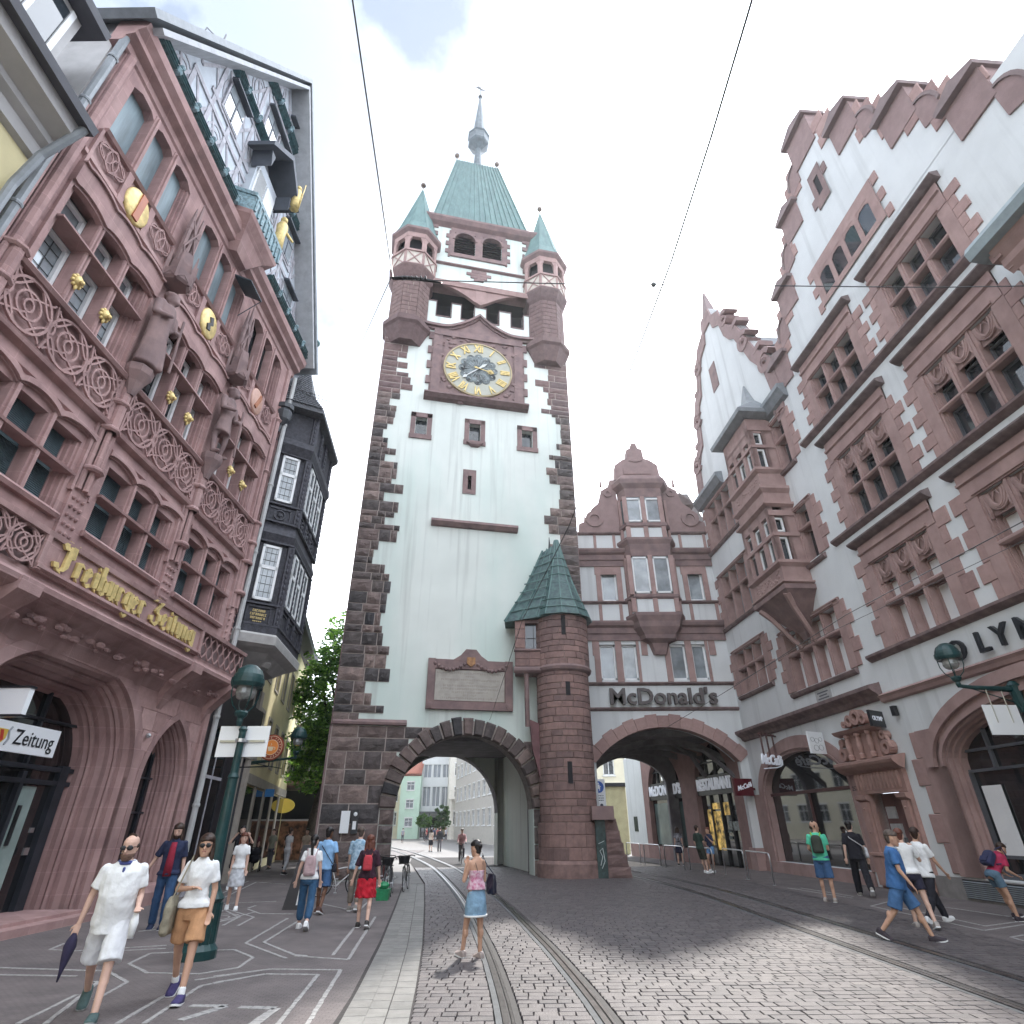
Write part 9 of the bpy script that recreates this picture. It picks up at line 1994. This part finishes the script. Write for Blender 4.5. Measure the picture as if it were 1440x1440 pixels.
# 1 man in white polo, lower left
def umbrella(X):
    a = X['A'][1][2]+X['A'][1][3]*.09; mb = MB(); d = Vector((.06, .1, -1)).normalized(); mb.lathe([(.012, 0)], 0, 0, 4) if False else None
    mb.tube([tuple(a), tuple(a+d*.06), tuple(a+d*.12), tuple(a+d*.22), tuple(a+d*.34), tuple(a+d*.42)], [.02, .05, .062, .045, .018, .008], 10); X['raw'](mb, 'folded_umbrella', cloth('umbrella_navy', (.03, .025, .06)), True)
def wrist_bag(X):
    a = X['A'][0][2]+X['A'][0][3]*.09; mb = MB(); mb.tube([tuple(a), tuple(a+Vector((0, .01, -.1))), tuple(a+Vector((0, .02, -.24)))], [.02, .045, .03], 8); X['raw'](mb, 'white_bag', wcl, True)
person('man in white polo with blue collar and white shorts carrying a folded dark umbrella', (-4.72, 8.18, 0), -68, 1.82, ((24, 6), (-22, 20)), (((-.15, -.1, -1), (-.1, .75, -.3)), ((.32, -.1, -1), (.16, .1, -1))), 4, (-14, -6), D(m=wcl, sleeve=.68, lo=.78, inf=.024, flare=.012, collar=cloth('collar_blue', (.08, .10, .30)), sole=mat('sole_grey', (.3, .3, .3), .7)), D(kind='shorts', m=cloth('white_linen', (.72, .73, .76), .05), len=.95, wide=1.25), cloth('shoe_green_grey', (.06, .10, .10)), D(m=hb, kind='bald', beard=mat('stubble', (.17, .10, .075), .8, .2, 40)), skin_l, 1.12, .010, [sunglasses, umbrella, wrist_bag])
# 2 woman white shirt, tan shorts
def phone_hand(X): pass
person('woman in white short sleeved shirt and tan shorts with sunglasses and beige shoulder bag', (-4.12, 8.9, 0), -80, 1.78, ((16, 4), (-16, 14)), (((-.2, -.1, -1), (-.05, .3, -1)), ((.35, -.05, -1), (-.9, .55, .08))), 2, (8, -2), D(m=wcl, sleeve=.7, lo=.93, inf=.018, flare=.01), D(kind='shorts', m=cloth('tan', (.50, .27, .14), .08), len=.78, wide=1.35), cloth('shoe_purple', (.05, .04, .13)), D(m=hb, kind='sidelong', z=1.34), skin_t, .95, .010, [sunglasses, shoulder_bag(cloth('bag_beige', (.30, .27, .20)), 1, .86, (.05, .17, .2), .06)], female=True, socks=wcl)
# 3 man maroon shirt
person('long haired bearded man in maroon shirt under open navy shirt by the pink wall', (-7.42, 14.5, 0), -74, 1.93, ((14, 22), (-6, 6)), (((-.15, -.1, -1), (-.12, .15, -1)), ((.5, -.2, -1), (.5, .1, -.9))), 0, (0, -14), D(m=cloth('navy', (.02, .028, .07)), sleeve=.85, lo=.86, inf=.02, flare=.02, open=cloth('maroon', (.28, .02, .045))), D(kind='jeans', m=cloth('jeans_blue', (.03, .075, .17)), wide=1.1), cloth('shoe_navy', (.02, .03, .07)), D(m=hb, kind='sidelong', z=1.3, beard=hb), skin_l, 1.0, .014)
# 4 woman half hidden behind the white shirted one
person('brown haired woman in white top half hidden behind the woman in tan shorts', (-7.2, 17.6, 0), -70, 1.72, ((10, 5), (-10, 8)), None, 0, (0, -4), D(m=wcl, sleeve=.6, lo=.9), D(kind='skirt', m=cloth('pale_skirt', (.6, .62, .66)), z=.5, w=.2), wcl, D(m=hau, kind='long', z=1.3), skin_l, .95, .018, female=True)
# 5 woman black dress taking a picture
def camera_prop(X):
    c = (X['A'][0][2]+X['A'][1][2])/2+Vector((0, .1, .06)); mb = MB(); mb.box(c.x-.06, c.y-.03, c.z-.035, c.x+.06, c.y+.02, c.z+.035); mb.lathe([(.03, 0)], 0, 0, 4) if False else None; mb.limb(c, c+Vector((0, .07, 0)), .028, .026, 8); X['raw'](mb, 'camera', black)
person('woman in black dress with black backpack raising a camera beside the dark doorway', (-9.6, 23.2, 0), -60, 1.9, ((3, 3), (-2, 2)), (((-.5, .35, -.35), (.7, .35, 1.0)), ((.5, .35, -.35), (-.7, .35, 1.0))), 0, (0, 4), D(m=cloth('black', (.013, .013, .02)), sleeve=.7, lo=.85), D(kind='skirt', m=cloth('black', (.013, .013, .02)), z=.55, w=.2), wcl, D(m=hblk, kind='long', z=1.3), skin_l, 1.0, .018, [camera_prop, backpack(cloth('black2', (.02, .02, .03)))], female=True)
# 6 woman white T, pink backpack
person('woman in white T-shirt and rolled blue jeans with a pale pink backpack, dark ponytail', (-4.33, 14.35, 0), 98, 1.70, ((16, 8), (-14, 22)), (((-.28, -.05, -1), (-.18, .1, -1)), ((.18, .05, -1), (.1, .25, -1))), 0, (-5, 0), D(m=wcl, sleeve=.55, lo=.9), D(kind='capri', m=cloth('jeans_mid', (.035, .10, .20)), wide=1.15), wcl, D(m=hblk, kind='pony', z=1.3), skin_l, 1.0, .012, [backpack(cloth('pale_pink', (.50, .36, .38)), (.125, .05, .19), 1.16)], female=True)
# 7 blue shirt man
person('man in light blue polo and blue shorts with a black bag slung across his back', (-4.72, 16.8, 0), 84, 1.84, ((14, 10), (-10, 20)), (((-.2, -.05, -1), (-.1, .15, -1)), ((.3, -.05, -1), (.2, .1, -1))), 0, (-10, -4), D(m=cloth('light_blue', (.25, .45, .72), .06), sleeve=.7, lo=.86, inf=.02), D(kind='shorts', m=cloth('blue_shorts', (.05, .12, .26)), len=.9, wide=1.2), cloth('shoe_brown', (.10, .05, .04)), D(m=hblk, kind='short'), skin_d, 1.08, .014, [shoulder_bag(cloth('black2', (.02, .02, .03)), 1, .9, (.045, .08, .09), -.04, True)])
# 8 white cap man
def cap(X):
    hp = X['hp']; mb = MB(); mb.loft([[tuple(hp((r*cos(2*PI*i/14), -.005+r*1.18*sin(2*PI*i/14), z))) for i in range(14)] for z, r in ((.045, .087), (.08, .086), (.115, .06), (.135, .012))]); mb.loft([[tuple(hp((x*.07, .08+y, .048-.01*y))) for x, y in ((-1, 0), (-.7, .07), (.7, .07), (1, 0))], [tuple(hp((x*.07, .08+y, .056-.01*y))) for x, y in ((-1, 0), (-.7, .07), (.7, .07), (1, 0))]]); X['raw'](mb, 'cap', wcl, True)
person('man in white cap and pale blue patterned shirt walking with the woman in red', (-4.0, 17.2, 0), 92, 1.84, ((12, 10), (-10, 18)), None, 0, (0, -2), D(m=mat('cloth_patterned', (.45, .58, .68), .9, .5, 14, .3, 26, col2=(.16, .28, .40)), sleeve=.85, lo=.84, inf=.024), D(kind='capri', m=cloth('khaki', (.22, .19, .16)), wide=1.15), cloth('shoe_grey', (.3, .28, .26)), D(m=hgr, kind='short'), skin_l, 1.08, .014, [cap])
# 9 red skirt woman
person('auburn haired woman in dark top and red skirt carrying a red backpack', (-3.14, 14.5, 0), 96, 1.68, ((10, 6), (-12, 18)), (((-.35, -.02, -1), (-.25, .1, -1)), ((.3, -.02, -1), (.12, .1, -1))), 0, (-4, 0), D(m=cloth('plum_sheer', (.05, .018, .035), .3), sleeve=.95, lo=.8, inf=.02, flare=.02), D(kind='skirt', m=cloth('red', (.50, .012, .03)), z=.54, w=.225, wr=.014), mat('sandal_black', (.03, .025, .025), .5), D(m=hau, kind='long', z=1.28), skin_l, 1.08, .012, [backpack(cloth('coral_red', (.52, .05, .07)), (.1, .055, .15), 1.2, cloth('coral_strap', (.45, .12, .08)))], female=True)
# 10 woman on the track
flor = mat('cloth_floral', (.62, .50, .56), .8, .5, 16, .3, 26, col2=(.42, .12, .22))
person('woman in floral strappy top and pale denim skirt standing beside the left tram rail', (-.62, 11.2, 0), 128, 1.62, ((16, 4), (2, 2)), (((-.25, .28, -1), (.35, .25, 1.0)), ((.16, .1, -1), (-.5, .6, .75))), 0, (12, -6), D(m=flor, sleeve=0, lo=.98, inf=.014, flare=.02, hi=1.27, straps=black), D(kind='skirt', m=cloth('denim_pale', (.22, .36, .50), .14, 12), z=.6, w=.2, wr=.003, hem=wcl), mat('shoe_silver', (.5, .42, .40), .4), D(m=hblk, kind='bun'), skin_t, .98, .010, [shoulder_bag(mat('bag_black', (.012, .013, .03), .35), 1, 1.06, (.05, .12, .16), -.12)], female=True)
# 11 cyclist through the gate
bicycle('bicycle', (.10, .02, .03), 'bicycle ridden towards the camera on the far side of the passage', (-2.95, 37.6, 0), R(-84), 0, False, 'bicycle in traffic')
person('cyclist in pale pink top riding towards the camera through the gate', (-2.98, 37.9, .05), -84, 1.72, ((62, 72), (32, 55)), (((-.2, .7, -.8), (.0, 1, -.3)), ((.2, .7, -.8), (.0, 1, -.3))), 12, (0, 0), D(m=cloth('pink_pale', (.62, .35, .36)), sleeve=1.7, lo=.9), D(kind='jeans', m=cloth('grey_trousers', (.12, .11, .12))), black, D(m=hb, kind='short'), skin_l, 1.0, .026, sit=1)
# 12-13 couple beyond the gate
person('woman in light top and black skirt standing beyond the passage', (-7.0, 55.8, 0), 70, 1.7, ((2, 0), (-2, 0)), None, 0, (0, 0), D(m=cloth('sand', (.5, .42, .36)), sleeve=.6), D(kind='skirt', m=cloth('black', (.013, .013, .02)), z=.5, w=.19), black, D(m=hblk, kind='long'), skin_l, 1.0, .03, female=True, group=None)
person('man in black jacket and grey trousers beside the woman with black skirt', (-6.25, 55.7, 0), 80, 1.82, ((3, 0), (-3, 0)), None, 0, (0, 0), D(m=cloth('charcoal', (.03, .03, .035)), sleeve=1.9), D(kind='jeans', m=cloth('grey_trousers', (.12, .11, .12))), black, D(m=hb, kind='short'), skin_l, 1.0, .03)
# right hand side
person('man in mint green T-shirt and blue shorts with a neon black backpack facing the cafe', (8.49, 18.5, 0), 60, 1.93, ((4, 2), (-4, 3)), (((-.2, 0, -1), (.2, .9, -.3)), ((.1, .15, -1), (-.3, 1, .5))), 0, (-55, 0), D(m=cloth('mint', (.10, .58, .38), .06), sleeve=.65, lo=.86), D(kind='shorts', m=cloth('blue_shorts', (.05, .12, .26)), len=.95, wide=1.15), mat('sandal_white', (.4, .36, .34), .6), D(m=hb, kind='bald'), skin_t, 1.05, .014, [backpack(mat('neon_black', (.03, .04, .03), .6, .1), (.13, .07, .2), 1.22, mat('neon_green', (.25, .5, .02), .6, .1))])
person('tall figure all in black with a pale shoulder bag walking past the cafe window', (10.2, 19.9, 0), 68, 1.98, ((22, 8), (-22, 24)), (((-.2, -.2, -1), (-.1, .0, -1)), ((.2, .1, -1), (.1, .3, -1))), 3, (-10, 0), D(m=cloth('black', (.013, .013, .02)), sleeve=.8, lo=.84, inf=.02), D(kind='jeans', m=cloth('black', (.013, .013, .02)), wide=1.3), cloth('shoe_grey', (.3, .28, .26)), D(m=hblk, kind='short'), skin_l, 1.05, .014, [shoulder_bag(cloth('bag_pale', (.55, .56, .58)), 1, 1.0, (.04, .1, .12), -.03, True)])
person('man in blue polo and blue shorts striding across the tram track towards the right', (7.05, 12.55, 0), -32, 1.80, ((26, 8), (-20, 22)), (((-.2, -.35, -1), (-.1, .05, -1)), ((.2, .3, -1), (.1, .6, -1))), 7, (12, -4), D(m=cloth('polo_blue', (.05, .15, .36), .08), sleeve=.7, lo=.82, inf=.024, collar=cloth('collar_pale', (.35, .42, .5))), D(kind='shorts', m=cloth('shorts_blue2', (.06, .15, .32)), len=.92, wide=1.2), cloth('shoe_charcoal', (.05, .04, .05)), D(m=hgr, kind='short'), skin_t, 1.08, .011)
def phone(X):
    c = X['A'][1][2]+X['A'][1][3]*.1; mb = MB(); mb.box(c.x-.035, c.y-.006, c.z-.05, c.x+.035, c.y+.006, c.z+.09); X['raw'](mb, 'phone', black)
person('woman in white top and dark shorts holding a phone to her ear', (8.2, 14.0, 0), 75, 1.76, ((12, 6), (-12, 16)), (((-.2, 0, -1), (-.1, .2, -1)), ((.4, .35, -.7), (-.35, .25, 1)),), 2, (-20, 0), D(m=wcl, sleeve=.7, lo=.92), D(kind='shorts', m=cloth('navy_short', (.025, .025, .05)), len=.6, wide=1.1), mat('sandal_white', (.4, .36, .34), .6), D(m=hau, kind='short'), skin_l, .98, .012, [phone], female=True)
person('man in white T-shirt and black trousers striding right past the portal', (8.95, 14.75, 0), 20, 1.86, ((30, 8), (-18, 20)), (((-.2, -.3, -1), (-.1, -.1, -1)), ((.2, .4, -1), (.1, .8, -1))), 2, (30, 0), D(m=wcl, sleeve=.7, lo=.84, inf=.02), D(kind='jeans', m=cloth('black_trousers', (.02, .02, .03))), wcl, D(m=hb, kind='short'), skin_t, 1.0, .013)
person('stooping woman in crimson shirt, denim shorts and dark blue backpack by the shop window', (10.6, 15.0, 0), 5, 1.62, ((26, 8), (16, 10)), (((-.1, .6, -1), (.1, .8, -.4)), ((.1, .6, -1), (-.1, .8, -.4))), 38, (0, -20), D(m=cloth('crimson', (.42, .03, .09), .2), sleeve=.7, lo=.94, inf=.02), D(kind='shorts', m=cloth('denim', (.10, .17, .24)), len=.55, wide=1.1), cloth('shoe_charcoal', (.05, .04, .05)), D(m=hb, kind='short'), skin_t, 1.0, .013, [backpack(cloth('backpack_navy', (.03, .035, .09)), (.15, .08, .18), 1.2)], female=True)
# arcade
person('woman with long dark hair in white and navy dress under the arcade', (8.72, 35.0, 0), 80, 1.78, ((6, 4), (-6, 6)), None, 0, (0, 0), D(m=cloth('white_navy', (.4, .4, .45), .5, 4), sleeve=.6), D(kind='skirt', m=cloth('navy_skirt', (.02, .02, .05)), z=.55, w=.2), black, D(m=hb, kind='long', z=1.15), skin_l, 1.0, .022, female=True)
person('man in dark green shirt leaning against the steel hoop barrier', (8.2, 29.2, 0), 30, 1.86, ((18, 4), (14, 10)), (((-.2, -.1, -1), (.2, .5, -1)), ((.2, .1, -1), (-.2, .8, -.5))), -8, (20, 0), D(m=cloth('dark_green', (.03, .055, .045)), sleeve=.8), D(kind='shorts', m=cloth('olive', (.04, .045, .035)), len=.95), wcl, D(m=hb, kind='short'), skin_l, 1.0, .02)
person('woman in navy top and light blue shorts beside the man leaning on the barrier', (8.85, 29.9, 0), 210, 1.76, ((8, 4), (20, 30)), (((-.3, .2, -.8), (.3, .5, .6)), ((.2, .1, -1), (-.3, .6, .2))), 0, (0, 0), D(m=cloth('navy', (.02, .028, .07)), sleeve=.8, lo=.95), D(kind='shorts', m=cloth('light_denim', (.15, .3, .55)), len=.5), wcl, D(m=hau, kind='short'), skin_t, 1.0, .02, female=True)
# crowd at the far left and beyond the gate: simple figures, a few pixels each
crowd = [(-12.9, 33.0, 'crowd figure in dark maroon top at the far left shop'), (-12.2, 33.4, 'crowd figure in grey green shirt in front of the lit shop door'), (-11.6, 34.0, 'crowd figure in black left of the tree trunk'), (-13.4, 32.2, 'crowd figure in grey dress beside the pushchair'), (-10.2, 30.0, 'crowd figure in white dress just left of the tower foot'), (-9.9, 31.5, 'crowd figure in pale beige behind the pink backpack woman')]
cc = [((.10, .02, .03), (.03, .03, .04)), ((.28, .28, .22), (.1, .1, .12)), ((.03, .02, .02), (.02, .02, .03)), ((.2, .22, .26), (.2, .22, .26)), ((.6, .6, .62), (.55, .56, .6)), ((.45, .36, .28), (.3, .3, .32))]
for (x, y, lb), (c1, c2) in zip(crowd, cc): person(lb, (x, y, 0), random.choice((-80, 80, 60, -100)), 1.72+.12*random.random(), ((8, 5), (-8, 10)), None, 0, (0, 0), D(m=cloth('crowd_%d%d' % (int(c1[0]*100), int(c1[2]*100)), c1), sleeve=.7), D(kind='capri', m=cloth('crowdb_%d%d' % (int(c2[0]*100), int(c2[2]*100)), c2)), black, D(m=random.choice((hb, hau, hblk)), kind='short'), skin_l, 1.0, .03)
far = [(-20.8, 98, (.02, .02, .03), 'far pedestrian in black near the mint house'), (-12.6, 95, (.5, .06, .08), 'far pedestrian in red before the glass house'), (-11.8, 97, (.05, .08, .2), 'far pedestrian in navy before the glass house'), (-13.5, 101, (.03, .03, .03), 'far pedestrian in black by the round tree'), (-10.9, 94, (.4, .12, .12), 'far pedestrian in rust before the porch'), (-22.6, 99, (.55, .55, .55), 'far pedestrian in white near the cream house'), (-10.2, 99, (.5, .5, .55), 'far pedestrian in pale grey before the porch'), (-15.2, 90, (.3, .3, .35), 'far pedestrian in grey crossing the lit street')]
for x, y, c1, lb in far: person(lb, (x, y, 0), random.choice((-90, 90, 0, 180)), 1.75, ((10, 5), (-10, 10)), None, 0, (0, 0), D(m=cloth('far_%d%d%d' % tuple(int(c*100) for c in c1), c1), sleeve=.7), D(kind='capri', m=cloth('far_trousers', (.06, .06, .08))), black, D(m=hb, kind='short'), skin_l, 1.0, .05)
# pushchair
PC = empty('pushchair', (-12.4, 32.0, 0), R(-75), 'black pushchair with pale bundle in front of the crowd at the far left', 'pushchair'); mb = MB()
for s in (-.25, .25): mb.tube([(-.35, s, .15), (.1, s, .6), (.35, s, 1.0)], .02, 6); mb.tube([(.3, s, .15), (-.1, s, .6)], .02, 6)
mb.tube([(.35, -.25, 1.0), (.35, .25, 1.0)], .02, 6); mb.build('frame', black, PC); mb = MB()
for x in (-.35, .3):
    for s in (-.27, .27): mb.loft([[(x+r*cos(2*PI*i/12), s+yy, .12+r*sin(2*PI*i/12)) for i in range(12)] for r, yy in ((.12, -.02), (.12, .02))])
mb.build('wheels', rubber, PC); mb = MB(); mb.ball((0, 0, .55), .28, 10, 0, (1.2, .85, .8)); mb.ball((.05, 0, .8), .24, 10, 0, (1, 1, .8)); mb.build('hood', cloth('black2', (.02, .02, .03)), PC, smooth=True); mb = MB(); mb.ball((-.22, 0, .65), .16, 8); mb.build('bundle', wcl, PC, smooth=True)

bpy.data.scenes.remove(TS)
# ================================================================ thin volume added to imitate a glare veil towards the sun
hz = bpy.data.materials.new('glare_haze'); hz.use_nodes = True; hn = hz.node_tree; hn.nodes.remove(hn.nodes['Principled BSDF'])
pv = hn.nodes.new('ShaderNodeVolumePrincipled'); pv.inputs['Color'].default_value = (.92, .96, 1, 1); pv.inputs['Density'].default_value = .0004; pv.inputs['Anisotropy'].default_value = .55
hn.links.new(pv.outputs[0], hn.nodes['Material Output'].inputs['Volume'])
mb = MB(); mb.box(-410, -110, -1.2, 410, 910, 78); o = mb.build('glare_haze', hz); o['kind'] = 'stuff'
sc.cycles.volume_step_rate = 4; sc.cycles.volume_max_steps = 64; sc.cycles.volume_bounces = 0
